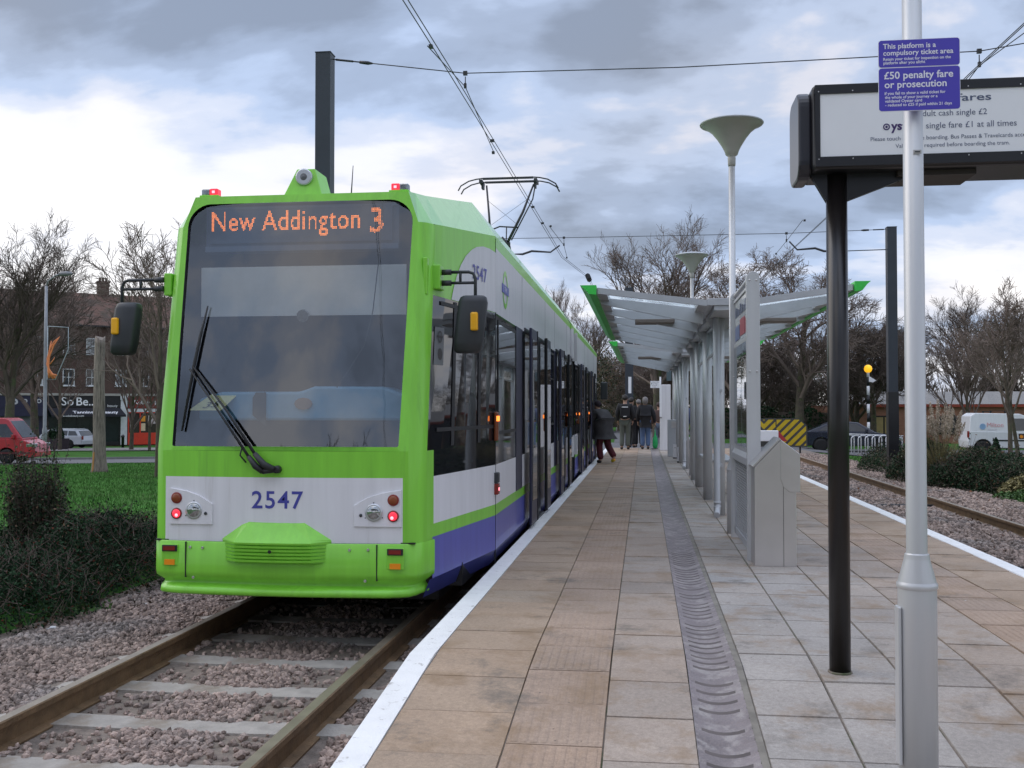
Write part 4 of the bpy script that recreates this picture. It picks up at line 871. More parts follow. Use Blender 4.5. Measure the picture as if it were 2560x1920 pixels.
for x in (.858, 1.02, 1.30, 1.56, 1.80, XR-.03):
    for z in (2.523, 2.857): b.lathe([(.0035, 0), (.003, -.002)], (x, 5.152, z), 'y', 8)
b.build('frame_screw', STEEL, fr)
b = MB(); b.box(xa, xb, 5.158, 5.166, z0, z1); pn = b.build('sign_panel', SIGNW, fs)
yt = 5.1565
zz = lambda v: at(2380, v, 5.15).z
ux = lambda u: at(u, 300, 5.15).x
k = 24; cx_, cz_ = ux(2217), zz(319)+.016
for body, u0, u1, v, bold, ms in (('Tram fares', 2284, 2480, 251.5, .012, .050), ('Adult cash single \u00a32', 2292, 2469, 287, .0, 9), ('single fare \u00a31 at all times', 2316, 2543, 318, 0, 9), ('Please touch in before boarding. Bus Passes & Travelcards accepted.', 2177, 2596, 345.5, .0, 9), ('Valid ticket required before boarding the tram.', 2239, 2525, 364.5, .0, 9)):
    b = MB(); fit(b, body, ux(u0), ux(u1)-ux(u0), zz(v), yt, bold, 0, ms); b.build('fare_lettering', TEXTG, pn)
b = MB()
b.add([(cx_+r*math.cos(i*6.2832/k), yt, cz_+r*math.sin(i*6.2832/k)) for r in (.0165, .0105) for i in range(k)], [(i, (i+1) % k, k+(i+1) % k, k+i) for i in range(k)])
b.add([(cx_+.006*math.cos(i*6.2832/k), yt, cz_+.006*math.sin(i*6.2832/k)) for i in range(k)], [tuple(range(k))])
b.build('smart_card_ring', TEXTP, pn)
b = MB(); fit(b, 'yster', ux(2228), ux(2296)-ux(2228), zz(319), yt, .03, 0); b.build('smart_card_lettering', TEXTP, pn)
for x in (.965, 2*XC-.965):
    b = MB(); zg = pz(5.29)
    b.prism([(x-.05, zg-.02)], 'z', 0, 0) if False else None
    b.lathe([(.052, zg-.02), (.052, 2.47)], (x, 5.29, 0), 'z', 22); po = b.build('post', mat('black_post_paint', (.011, .009, .009), .28, var=.4, vscale=5, streak=True), fs)
    s_ = 1 if x < XC else -1
    if s_ < 0: continue
    b = MB(); b.prism([(x-s_*.13, 2.475), (x+s_*.50, 2.475), (x+s_*.32, 2.44), (x+s_*.04, 2.335), (x-s_*.05, 2.335)], 'y', 5.27, 5.31); b.build('bracket', BLACKP, fs)
b = MB(); b.box(1.25, 1.62, 5.24, 5.5, 2.45, 2.476); b.lathe([(.012, 2.43), (.012, 2.46)], (1.26, 5.3, 0), 'z', 8); b.build('light_tray', mat('brown_black_tray', (.035, .026, .022), .6), fs)
b = MB(); b.lathe([(.062, pz(5.29)-.008), (.058, pz(5.29)+.002), (.05, pz(5.29)+.003)], (.965, 5.29, 0), 'z', 16); b.build('post_collar', JOINT, fs)
# litter bin
bn = thing('litter_bin', 'angular brushed stainless steel litter bin standing against the timetable board', 'litter bin', (1.07, 8.85, 0))
y0, y1 = 8.65, 9.05
b = MB(); b.prism([(.905, 0), (1.24, 0), (1.24, .93), (1.113, 1.036), (.905, .815)], 'y', y0, y1); bd = b.build('body', STEEL, bn, bevel=.005)
b = MB(); b.prism([(1.115, 1.046), (1.272, .925), (1.272, .612), (1.185, .612), (1.137, .655), (1.115, .72)], 'y', y0-.006, y1+.006); b.build('hood', STEEL, bn, bevel=.004)
b = MB(); b.add([(.897, y0-.008, .812), (.897, y1+.008, .812), (1.117, y1+.008, 1.046), (1.117, y0-.008, 1.046), (.890, y0-.008, .824), (.890, y1+.008, .824), (1.110, y1+.008, 1.058), (1.110, y0-.008, 1.058)], [(0, 1, 2, 3), (4, 7, 6, 5), (0, 4, 5, 1), (2, 6, 7, 3), (1, 5, 6, 2), (0, 3, 7, 4)]); b.build('lid', STEEL, bn)
b = MB(); b.box(1.136, 1.139, y0-.0025, y0+.01, .004, .66); b.box(.91, 1.235, y0+.01, y1-.01, -.02, .006); b.build('door_gap', BLACKP, bn)
# timetable board
bo = thing('timetable_board', 'tall silver framed timetable board with glazed posters beside the bin', 'information board', (.935, 9.7, 0))
def plate_post(y, h0):
    b = MB(); xa, xb = .877, .99; n = 8
    pts = [(xa, h0), (xb, h0), (xb, 2.42)]+[((xa+xb)/2+.0565*math.cos(R(180*i/n)), 2.42+.0565*math.sin(R(180*i/n))) for i in range(1, n)]+[(xa, 2.42)]
    b.prism(pts, 'y', y-.03, y+.03); p = b.build('post', SILVER, bo, bevel=.003)
    b = MB()
    for x in (.905, .962):
        for z in (2.40, 1.617): b.lathe([(.008, 0), (.007, -.006), (.002, -.008)], (x, y-.03, z), 'y', 10)
    b.build('bolt', STEEL, p)
plate_post(8.98, -.01); plate_post(10.60, -.01)
b = MB(); b.tube([(.933, 9.0, 2.44), (.933, 10.6, 2.44)], .026, 12); b.build('top_tube', SILVERD, bo)
b = MB()
for z0, z1 in ((1.905, 1.945), (.905, .945), (2.36, 2.385)): b.box(.91, .957, 9.01, 10.57, z0, z1)
for y in (9.02, 9.79, 10.55): b.box(.91, .957, y-.012, y+.012, .945, 1.905)
b.build('board_frame', SILVERD, bo)
POST = mat('poster_paper', (.30, .31, .33), .5, var=.5, vscale=3.5, col2=(.06, .06, .075), c2scale=5, c2lo=.45, c2hi=.5)
b = MB(); b.box(.925, .942, 9.03, 10.54, .945, 1.905); b.build('poster', POST, bo)
b = MB()
for x in (.908, .955):
    for ya, yb in ((9.035, 9.775), (9.805, 10.54)): b.box(x, x+.004, ya, yb, .948, 1.902)
b.build('poster_glass', glass('poster_glazing', (.55, .6, .6), .1), bo)
b = MB(); b.box(.922, .945, 9.02, 10.56, 1.945, 2.36, 0)
for i, (ya, yb, za, zb_, mi) in enumerate(((9.05, 9.5, 1.99, 2.12, 1), (9.55, 10.0, 1.99, 2.15, 1), (10.05, 10.5, 1.97, 2.11, 2))):
    for x in (.9185, .9485): b.box(x-.001, x+.001, ya, yb, za, zb_, mi)
for i in range(9):
    for x in (.9185,): b.box(x-.001, x+.001, 9.12+i*.16, 9.2+i*.16, 2.2, 2.26+.02*(i % 3), 3)
b.build('header_panel', [mat('header_glass', (.50, .53, .54), .12, var=.15), mat('red_print', (.34, .08, .10), .5), mat('blue_print', (.14, .17, .30), .5), TEXTG], bo)
b = MB(); b.prism([(.885, .80), (.982, .80), (.982, .86), (.957, .905), (.91, .905), (.885, .86)], 'y', 9.01, 10.57); b.build('lower_casing', SILVERD, bo)
b = MB(); b.box(.905, .962, 9.05, 9.12, .06, .80); b.box(.905, .962, 10.44, 10.50, .06, .80); b.box(.905, .962, 9.05, 10.5, .06, .12)
for i in range(26): b.box(.912, .955, 9.12, 10.44, .14+.025*i, .152+.025*i)
b.build('louvre_grille', SILVERD, bo)

# ------------------------------------------------------------------ shelters
def shelter(x, y0, label):
    t = thing('tram_shelter', label, 'shelter', (x, y0, 0), 'glass roofed tram shelters'); Ln = 8.0
    b = MB(); b.box(x-.20, x+.24, y0, y0+Ln, 2.455, 2.535); b.box(x-.12, x+.14, y0+.02, y0+Ln-.02, 2.40, 2.455); b.build('centre_gutter', SILVERD, t, bevel=.004)
    wings = ((-1, .20, 2.50, 1.42, 2.655, 1.625, 2.70), (1, .24, 2.50, 1.38, 2.655, 1.57, 2.70))
    for s, xi, zi, xe, ze, xt, ztp in wings:
        for k_ in range(6):
            y = y0+.85+k_*1.3
            b = MB(); b.prism([(x+s*xi, zi-.19), (x+s*xe, ze-.085), (x+s*xe, ze-.005), (x+s*xi, zi-.005)], 'y', y-.03, y+.03); b.build('rib', SILVERD, t)
        b = MB()
        for y in (y0, y0+Ln-.05): b.prism([(x+s*xi, zi-.05), (x+s*xe, ze-.05), (x+s*xe, ze+.018), (x+s*xi, zi+.018)], 'y', y, y+.05)
        b.prism([(x+s*xi, zi-.05), (x+s*(xi+.10), zi-.04), (x+s*(xi+.10), zi+.022), (x+s*xi, zi+.02)], 'y', y0+.05, y0+Ln-.05)
        b.prism([(x+s*(xe-.10), ze-.055), (x+s*(xe+.03), ze-.045), (x+s*(xe+.03), ze+.024), (x+s*(xe-.10), ze+.012)], 'y', y0+.051, y0+Ln-.051)
        for k_ in range(5):
            y = y0+.85+k_*1.3+.65; b.prism([(x+s*xi, zi-.03), (x+s*xe, ze-.03), (x+s*xe, ze-.006), (x+s*xi, zi-.006)], 'y', y-.015, y+.015)
        b.build('roof_frame', SILVERD, t)
        b = MB(); b.slab([(x+s*(xi+.1), y0+.05, zi+.006), (x+s*(xe-.1), y0+.05, ze-.004), (x+s*(xe-.1), y0+Ln-.05, ze-.004), (x+s*(xi+.1), y0+Ln-.05, zi+.006)], (0, 0, .010)); b.build('roof_glass', ROOFGL, t)
        b = MB(); b.prism([(x+s*(xe+.02), ze-.065), (x+s*(xe+.10), ze-.055), (x+s*(xt-.04), ztp-.035), (x+s*xt, ztp), (x+s*(xe+.02), ze+.045)], 'y', y0-.03, y0+Ln+.03); b.build('green_fascia', SHGREEN, t)
        b = MB(); b.box(*sorted((x+s*(xi+.30), x+s*(xi+.82))), y0+1.95, y0+2.25, zi-.075, zi-.02); b.build('roof_light', mat('roof_light_housing', (.16, .13, .11), .5), t, bevel=.01)
    for i, dy in enumerate((1.05, 3.3, 5.6, 7.3)):
        b = MB(); b.lathe([(.068, -.01), (.068, 2.42)], (x-.0, y0+dy, 0), 'z', 20); c = b.build('column', SILVER, t)
        b = MB(); b.prism([(x-.16, 2.40), (x+.18, 2.40), (x+.08, 2.25), (x-.06, 2.25)], 'y', y0+dy-.012, y0+dy+.012); b.build('bracket', SILVERD, c)
    b = MB(); b.tube([(x-.035, y0+.9, 2.45), (x-.035, y0+.9, .17), (x-.035, y0+.885, .10), (x-.045, y0+.80, .045), (x-.05, y0+.76, .03)], .037, 12)
    for z in (.17, .12): b.lathe([(.044, z-.012), (.044, z+.012)], (x-.035, y0+.9, 0), 'z', 14)
    for z in (.6, 1.5): b.box(x-.06, x+.03, y0+.89, y0+1.0, z, z+.03)
    b.build('downpipe', SILVERD, t)
    for ya, yb in ((1.13, 3.22), (3.38, 5.52)):
        b = MB(); b.box(x-.006, x+.006, y0+ya+.03, y0+yb-.03, 2.03, 2.36); p = b.build('header_glass', CLEAR, t)
        b = MB(); b.box(x-.015, x+.015, y0+ya, y0+yb, 1.995, 2.03); b.box(x-.015, x+.015, y0+ya, y0+yb, 2.36, 2.39); b.box(x-.015, x+.015, y0+ya, y0+ya+.03, 2.03, 2.36); b.box(x-.015, x+.015, y0+yb-.03, y0+yb, 2.03, 2.36); b.build('header_frame', SILVERD, p)
    b = MB(); b.box(x-.01, x+.42, y0+3.5, y0+5.4, .52, .56); b.build('bench_seat', SILVERD, t, bevel=.015)
    return t
shelter(.91, 11.65, 'nearer glass roofed tram shelter with green roof tips, behind the timetable board')
shelter(.90, 21.45, 'farther glass roofed tram shelter with green roof tips, toward the platform end')
# far end furniture
t = thing('help_point_cabinet', 'slim tall white cabinet on the platform beyond the farther shelter', 'cabinet', (.6, 32.2, 0))
b = MB(); b.box(.50, .83, 32.05, 32.35, 0, 2.04); b.build('body', WHITE, t, bevel=.01); b = MB(); b.box(.49, .56, 32.0, 32.08, 1.05, 2.04); b.build('front_panel', SIGNW, t); b = MB(); b.box(.495, .56, 31.99, 32.0, 1.0, 1.02); b.build('panel_gap', BLACKP, t)
t = thing('ticket_machine', 'low grey metal box standing near the far shelter columns', 'cabinet', (.75, 28.0, 0))
b = MB(); b.box(.64, .90, 27.9, 28.2, 0, 1.0); b.build('body', SILVERD, t, bevel=.01); b = MB(); b.box(.74, .88, 27.89, 27.9, .78, .95); b.build('slot_plate', STEEL, t)
t = thing('platform_board', 'white edged narrow display board at the far end of the platform', 'information board', (.87, 29.9, 0))
b = MB(); b.box(.83, .95, 29.9, 29.96, 0, 2.45); b.build('post', WHITE, t, bevel=.01); b = MB(); b.box(.80, .86, 29.88, 29.9, 1.0, 1.55); b.build('speaker_panel', SILVERD, t); b = MB(); b.box(.66, .80, 29.93, 29.96, 2.1, 2.4); b.build('small_sign', mat('teal_sign', (.12, .17, .19), .5), t)
for x, y, h, lab in ((.80, 26.9, .36, 'short white box with black foot beside the farther shelter, the more distant of two'), (.84, 24.9, .36, 'short white box with black foot at the front of the farther shelter')):
    t = thing('bench_support', lab, 'bench end', (x, y, 0), 'white bench supports'); b = MB(); b.box(x-.045, x+.045, y, y+.10, .03, h); b.build('body', WHITE, t, bevel=.005); b = MB(); b.box(x-.05, x+.05, y-.005, y+.105, 0, .03); b.build('foot', BLACKP, t); b = MB(); b.box(x-.005, x+.012, y-.004, y, h-.09, h-.07); b.build('bolt', BLACKP, t)
t = thing('direction_sign', 'white direction sign with black lettering and arrow at the platform end', 'sign', (.40, 36, -.17))
b = MB(); b.box(.235, .56, 35.98, 36.0, 2.01, 2.255); pnl = b.build('panel', SIGNW, t)
b = MB(); b.tube([(.58, 36, -.17), (.58, 36, 2.4)], .03, 8); b.build('post', SILVER, t)
b = MB()
for i, (s_, w) in enumerate((('Addington Village', .23), ('New Addington', .19), ('Gravel Hill', .16), ('Croydon', .13))): fit(b, s_, .30, w, 2.205-.056*i, 35.978, .01)
b.add([(.268, 35.978, 2.10), (.276, 35.978, 2.10), (.276, 35.978, 2.17), (.268, 35.978, 2.17)], [(0, 1, 2, 3)]); b.add([(.255, 35.978, 2.165), (.289, 35.978, 2.165), (.272, 35.978, 2.205)], [(0, 1, 2)]); b.build('lettering', BLACKP, pnl)

# ------------------------------------------------------------------ overhead line
def mast(x, y, w, zt_, zg, label, split=None):
    t = thing('overhead_line_mast', label, 'mast', (x, y, zg), 'grey overhead line masts')
    b = MB(); h = w/2; tw = .012
    b.box(x-h, x+h, y-h, y+h, split if split else zg, zt_); b.build('mast_shaft', MASTG, t, bevel=.006)
    if split: b = MB(); b.box(x-h-.012, x+h+.012, y-h-.012, y+h+.012, zg, split); b.build('black_lower_part', BLACKP, t, bevel=.006)
    b = MB(); b.box(x-h-.006, x+h+.006, y-h-.006, y+h+.006, zt_, zt_+.012); b.build('mast_cap', MASTG, t)
    return t
mast(-4.71, 14.72, .23, 6.59, -.5, 'dark grey square mast rising behind the tram roof at left')
mast(6.72, 14.72, .23, 6.59, -.55, 'grey square mast right of the nearer span wire, beyond the frame edge')
mast(6.285, 27.1, .235, 5.92, -.6, 'grey square mast with black lower half right of the shelters', 1.72)
mast(-4.75, 27.1, .235, 5.92, -.55, 'grey mast hidden behind the tram holding the farther span wire')
m3 = mast(-.567, 41, .32, 6.1, -.5, 'blue grey mast between the tracks beyond the end of the platform')
b = MB(); b.box(-.60, -.48, 40.83, 40.838, 1.9, 2.55); b.build('number_plate', SIGNW, m3)
def gz(u, v, z):
    d = _F*_f+_R*(u-1280)+_U*(960-v); k_ = (z-EYE)/d.z; p = d*k_; p.z += EYE; return p
ZW = 5.68; D_ = 2560/2212
def wire(label, pts, r=.0065, gap=.045, grp='contact wires'):
    t = thing('contact_wire', label, 'overhead wire', pts[0], grp)
    for i, o_ in enumerate((0, gap)):
        b = MB(); b.tube([(p[0]+o_, p[1], p[2]+o_*.4) for p in pts], r, 5); b.build('wire', WIRE, t)
    return t
wl = [tuple(gz(u*D_, v*D_, ZW)) for u, v in ((870, 0), (962, 145), (1050, 288), (1100, 370), (1160, 468), (1213, 556), (1272, 602))]
print('WIRE L', [tuple(round(c, 2) for c in p) for p in wl])
wl = [(wl[0][0]-.15, -12, ZW)]+wl+[(-2.2, 75, ZW+.1)]
wL = wire('twin contact wire above the tram, touching the raised pantograph', wl)
b = MB()
for u, v in ((1060, 305), (1149, 448), (1170, 483)):
    p = gz(u*D_, v*D_, ZW); b.box(p.x-.012, p.x+.057, p.y-.015, p.y+.015, ZW-.015, ZW+.03)
p = gz(1270*D_, 600*D_, ZW); b.tube([(p.x+.02, p.y-.5, ZW), (p.x+.02, p.y+.5, ZW)], .09, 8); b.build('wire_clip', WIRE, wL)
wr_ = [tuple(gz(u*D_, v*D_, ZW)) for u, v in ((2212, 50), (2090, 163), (1780, 474), (1692, 556))]
print('WIRE R', [tuple(round(c, 2) for c in p) for p in wr_])
wire('twin contact wire above the empty right hand track', [(wr_[0][0]+.1, -6, ZW)]+wr_+[(3.9, 75, ZW+.1)])
def span(label, pts, ax):
    t = thing('span_wire', label, 'span wire', pts[0], 'span wires between the masts')
    b = MB(); b.tube(pts, .008, 5); b.build('wire', WIRE, t)
    b = MB(); p0, p1 = Vector(pts[0]), Vector(pts[1]); d = (p1-p0).normalized(); b.tube([p0+d*.05, p0+d*.32], .016, 6); b.tube([p0+d*.42, p0+d*.55, p0+d*.62], [.022, .028, .012], 6); b.tube([p0+d*.3, p0+d*.44], .011, 5)
    q0, q1 = Vector(pts[-1]), Vector(pts[-2]); d = (q1-q0).normalized(); b.tube([q0+d*.05, q0+d*.32], .016, 6); b.tube([q0+d*.42, q0+d*.55, q0+d*.62], [.022, .028, .012], 6); b.build('turnbuckle', WIRE, t)
    for x, z, px, y in ax:
        b = MB(); b.box(x-.03, x+.03, y-.02, y+.02, z-.03, z+.03); b.tube([(x, y, z-.05), (x, y, z-.15)], .008, 5); b.box(x-.018, x+.018, y-.02, y+.02, z-.22, z-.15)
        b.tube([(x, y, z-.2), (px-.05, y-2.6, ZW+.02)], .0065, 5); b.tube([(x, y, z-.2), (px, y+2.6, ZW+.02)], .0065, 5)
        for yy in (y-2.6, y+2.6): b.box(px-.03, px+.015, yy-.03, yy+.03, ZW-.01, ZW+.03)
        b.build('delta_hanger', WIRE, t)
    return t
span('nearer span wire crossing the sky from the mast at left', [(-4.59, 14.7, 6.51), (-2.58, 14.7, 6.215), (.5, 14.7, 6.17), (4.6, 14.7, 6.22), (6.6, 14.7, 6.5)], [(-2.58, 6.215, -2.54, 14.7), (4.6, 6.22, 4.55, 14.7)])
span('farther span wire seen above the shelters, ending at the mast with black lower half', [(-4.63, 27.1, 5.86), (-2.09, 27.1, 5.84), (3.68, 27.1, 5.83), (6.16, 27.1, 5.88)], [(-2.09, 5.84, -2.2, 27.1), (3.68, 5.83, 3.75, 27.1)])
b = MB(); b.tube([(6.16, 27.1, 5.36), (4.9, 27.1, 5.34), (4.62, 27.1, 5.35), (4.4, 27.1, 5.43), (3.95, 27.1, 5.40), (3.75, 27.1, 5.62)], [.012, .012, .03, .03, .022, .02], 6); b.build('registration_arm', WIRE, org=(6.16, 27.1, 5.36), label='curved steady arm pulling on the right contact wire near the far mast', cat='steady arm')
b = MB(); b.tube([(-4.63, 27.1, 5.44), (-3.45, 27.1, 5.43), (-3.2, 27.1, 5.42), (-2.95, 27.1, 5.50), (-2.45, 27.1, 5.46), (-2.2, 27.1, 5.64)], [.012, .012, .03, .03, .022, .02], 6); b.build('registration_arm', WIRE, org=(-4.63, 27.1, 5.44), label='curved steady arm pulling on the contact wire behind the tram pantograph', cat='steady arm')

# ------------------------------------------------------------------ people
def skin_mesh(name, verts, edges, radii, m, parent, sub=1):
    me = bpy.data.meshes.new(name+'_src'); me.from_pydata(verts, edges, []); o = bpy.data.objects.new(name+'_src', me); COL.objects.link(o)
    md = o.modifiers.new('skin', 'SKIN')
    if not me.skin_vertices:
        bm = bmesh.new(); bm.from_mesh(me); bm.verts.layers.skin.verify(); bm.to_mesh(me); bm.free()
    for i, r in enumerate(radii):
        sv = me.skin_vertices[0].data[i]; sv.radius = r if isinstance(r, tuple) else (r, r); sv.use_root = (i == 0)
    s_ = o.modifiers.new('sub', 'SUBSURF'); s_.levels = sub; s_.render_levels = sub
    dg = bpy.context.evaluated_depsgraph_get(); ev = o.evaluated_get(dg); nm = bpy.data.meshes.new_from_object(ev); bpy.data.objects.remove(o); bpy.data.meshes.remove(me)
    nm.name = name; nm.materials.clear(); nm.materials.append(m); nm.polygons.foreach_set('material_index', [0]*len(nm.polygons)); nm.polygons.foreach_set('use_smooth', [True]*len(nm.polygons))
    c = bpy.data.objects.new(name, nm); COL.objects.link(c); c.parent = parent; WO[c.name] = WO[parent.name]; return c
SKINM = mat('skin', (.42, .25, .18), .6, var=.06)
def person(label, loc, H, heading, jacket, trousers, hair, shoe, J=None, coat=.0, bulk=1.0, hairlen=.0, hat=None):
    J0 = dict(pel=(0, 0, .53), spi=(0, 0, .64), che=(0, .0, .74), nb=(0, 0, .82), nk=(0, .006, .86), hd=(0, .018, .90), hc=(0, .014, .94), ht=(0, .008, .975),
        sL=(-.105, 0, .80), eL=(-.14, -.025, .65), wL=(-.135, .03, .52), sR=(.105, 0, .80), eR=(.14, -.025, .65), wR=(.135, .03, .52),
        hL=(-.048, 0, .50), kL=(-.052, .02, .285), aL=(-.052, -.01, .05), tL=(-.058, .07, .022), hR=(.048, 0, .50), kR=(.052, .02, .285), aR=(.052, -.01, .05), tR=(.058, .07, .022))
    J0.update(J or {})
    t = thing('person', label, 'person', (0, 0, 0)); names = list(J0); idx = {n: i for i, n in enumerate(names)}
    V = [tuple(c*H for c in J0[n]) for n in names]
    rad = dict(pel=.075, spi=.072, che=.08, nb=.045, nk=.032, hd=.047, hc=.05, ht=.036, sL=.04, eL=.028, wL=.018, sR=.04, eR=.028, wR=.018, hL=.055, kL=.037, aL=.025, tL=.022, hR=.055, kR=.037, aR=.025, tR=.022)
    E_ = [('pel', 'spi'), ('spi', 'che'), ('che', 'nb'), ('nb', 'nk'), ('nk', 'hd'), ('hd', 'hc'), ('hc', 'ht'), ('che', 'sL'), ('sL', 'eL'), ('eL', 'wL'), ('che', 'sR'), ('sR', 'eR'), ('eR', 'wR'), ('pel', 'hL'), ('hL', 'kL'), ('kL', 'aL'), ('aL', 'tL'), ('pel', 'hR'), ('hR', 'kR'), ('kR', 'aR'), ('aR', 'tR')]
    ed = [(idx[a], idx[c]) for a, c in E_]; rr = [rad[n]*H for n in names]
    # hands with five fingers, nose, ears
    for s in 'LR':
        w, e = Vector(J0['w'+s]), Vector(J0['e'+s]); d = (w-e).normalized(); sg = -1 if s == 'L' else 1; side = Vector((0, 1, 0)); inn = Vector((-sg, 0, 0))
        pm = w+d*.035; V.append(tuple(pm*H)); rr.append(.016*H); pi = len(V)-1; ed.append((idx['w'+s], pi))
        for q in range(4):
            o_ = side*(.014-.0095*q); ln = (.036, .042, .039, .030)[q]
            a = pm+o_+d*.012; c = a+d*ln*.55+inn*.006; f_ = c+d*ln*.4+inn*.012
            k_ = pi
            for p_, r_ in ((a, .0055), (c, .005), (f_, .004)): V.append(tuple(p_*H)); rr.append(r_*H); ed.append((k_, len(V)-1)); k_ = len(V)-1
        a = w+d*.02+side*.017; c = a+d*.022+side*.008+inn*.006; k_ = idx['w'+s]
        for p_, r_ in ((a, .006), (c, .005)): V.append(tuple(p_*H)); rr.append(r_*H); ed.append((k_, len(V)-1)); k_ = len(V)-1
    hd = Vector(J0['hd']); hc = Vector(J0['hc'])
    body = skin_mesh('body', V, ed, rr, SKINM, t, 2)
    b = MB(); f = hc*.45+hd*.55
    for s in (-1, 1):
        b.lathe([(.002*H, .0), (.008*H, .003*H), (.012*H, .008*H), (.004*H, .012*H)], ((hc.x+s*.043)*H, (hc.y-.002)*H, (hc.z-.02)*H), 'x', 8)
    b.tube([((f.x)*H, (f.y+.046)*H, (f.z+.012)*H), ((f.x)*H, (f.y+.060)*H, (f.z-.006)*H), (f.x*H, (f.y+.048)*H, (f.z-.012)*H)], [.004*H, .008*H, .005*H], 6); b.build('face_features', SKINM, body)
    b = MB()
    for s in (-1, 1): b.lathe([(.001*H, .006*H), (.006*H, .003*H), (.007*H, 0), (.001*H, -.004*H)], ((hc.x+s*.019)*H, (hc.y+.044)*H, (hc.z-.012)*H), 'y', 8)
    b.tube([((f.x-.014)*H, (f.y+.046)*H, (f.z-.03)*H), (f.x*H, (f.y+.05)*H, (f.z-.031)*H), ((f.x+.014)*H, (f.y+.046)*H, (f.z-.03)*H)], .003*H, 5); b.build('eyes_and_mouth', mat('dark_features', (.06, .03, .025), .5), body)
    def cloth(nm, ns, grow, m, extra=None):
        vv = [tuple(c*H for c in J0[n]) for n in ns]; ix = {n: i for i, n in enumerate(ns)}; ee = [(ix[a], ix[c]) for a, c in E_ if a in ix and c in ix]; r_ = [(rad[n]+grow.get(n, grow['*']))*H for n in ns]
        if extra:
            for par, p_, rq in extra: vv.append(tuple(c*H for c in p_)); ix[len(vv)] = len(vv)-1; ee.append((ix[par] if par in ix else par, len(vv)-1)); r_.append((rq[0]*H, rq[1]*H))
        return skin_mesh(nm, vv, ee, r_, m, t, 2)
    ex = None
    if coat: p = Vector(J0['pel']); ex = [('pel', tuple(p+Vector((0, 0, -coat))), (.070*bulk, .060*bulk))]
    cloth('jacket', ['pel', 'spi', 'che', 'nb', 'sL', 'eL', 'wL', 'sR', 'eR', 'wR'], {'*': .016*bulk, 'pel': .022*bulk+(bulk-1)*.04, 'spi': .022*bulk+(bulk-1)*.04, 'nb': .006, 'wL': .006, 'wR': .006}, jacket, ex)
    cloth('trousers', ['pel', 'hL', 'kL', 'aL', 'hR', 'kR', 'aR'], {'*': .010+.012*(bulk-1), 'pel': .006, 'aL': .016+.012*(bulk-1), 'aR': .016+.012*(bulk-1)}, trousers)
    for s in 'LR': 
        ns = ['a'+s, 't'+s]; vv = [tuple(Vector(J0[n])*H) for n in ns]; vv[0] = (vv[0][0], vv[0][1]-.012*H, vv[0][2]-.022*H); skin_mesh('shoe', vv, [(0, 1)], [.032*H, .027*H], shoe if s == 'L' or not isinstance(shoe, tuple) else shoe, t, 2)
    b = MB(); c0 = hc+Vector((0, -.010, .012)); rings = []
    for i in range(9):
        a_ = R(-62+152*i/8); rr_ = math.cos(a_)*.056*H; rings.append([(c0.x*H+rr_*math.cos(q*.5236), c0.y*H+rr_*1.08*math.sin(q*.5236)-(.012*H if a_ < 0 else 0), c0.z*H+math.sin(a_)*(.056+(hairlen if a_ < 0 else 0))*H) for q in range(12)])
    b.loft(rings, 0, True, True, True); b.build('hat' if hat else 'hair', hat or hair, t)
    t.location = loc; t.rotation_euler = (0, 0, heading); return t
BLK = mat('black_cloth', (.013, .013, .016), .85, var=.3, vscale=6); GRC = mat('dark_grey_coat', (.055, .052, .055), .9, var=.3, vscale=7); MAR = mat('maroon_cloth', (.085, .012, .018), .85, var=.25); OLV = mat('grey_green_cloth', (.10, .11, .095), .9, var=.15)
JEAN = mat('blue_denim', (.10, .16, .30), .85, var=.2); BRN = mat('brown_cloth', (.10, .06, .05), .9); HAIRG = mat('grey_hair', (.17, .155, .15), .8, var=.25); HAIRD = mat('dark_hair', (.02, .016, .014), .7); SHOE = mat('dark_shoe', (.018, .016, .016), .5); BLUEC = mat('blue_jacket_cloth', (.09, .11, .2), .85)
SHOEO = mat('orange_yellow_shoe', (.75, .22, .06), .5, col2=(.55, .6, .03), c2scale=14)
woman = person('person in dark grey coat, hat and maroon trousers leaning to board the tram', (-.93, 24.5, .0), 1.50, R(48), GRC, MAR, HAIRD, SHOE, coat=.13, bulk=1.85, hat=mat('dark_hat', (.022, .014, .02), .9), J=dict(spi=(0, .03, .64), che=(0, .08, .735), nb=(0, .12, .815), nk=(0, .135, .85), hd=(0, .16, .885), hc=(0, .155, .925), ht=(0, .15, .96), sL=(-.11, .10, .795), sR=(.11, .10, .795), eL=(-.14, .16, .66), wL=(-.12, .28, .62), eR=(.15, .15, .65), wR=(.12, .26, .60), kL=(-.05, .07, .29), aL=(-.05, .03, .05), tL=(-.055, .11, .022), kR=(.055, -.02, .28), aR=(.055, -.17, .09), tR=(.055, -.10, .03)))
skr = [c for c in woman.children if c.name.startswith('shoe')]
skr[-1].data.materials.clear(); skr[-1].data.materials.append(SHOEO); skr[-1]['label'] = 'orange and yellow shoe'
person('person in black jacket and grey green trousers carrying a backpack, walking away', (-.585, 32.7, 0), 1.73, R(-4), BLK, OLV, HAIRD, SHOE, bulk=1.15, J=dict(kL=(-.055, .02, .28), aL=(-.06, -.03, .05), tL=(-.065, .05, .022)))
b = MB(); b.prism(rrect(-.15, .15, 1.02, 1.42, .08, 6), 'y', -.32, -.14); o = b.build('backpack', BLK, org=(0, 0, 0), bevel=.03, label='black backpack with pale stripe on the back of a walking person', cat='backpack'); o.location = (-.585, 32.7, 0)
b = MB(); b.box(-.10, .10, -.326, -.318, 1.33, 1.355); b.box(-.05, .05, -.326, -.318, 1.04, 1.06); b.build('reflective_stripe', SIGNW, o)
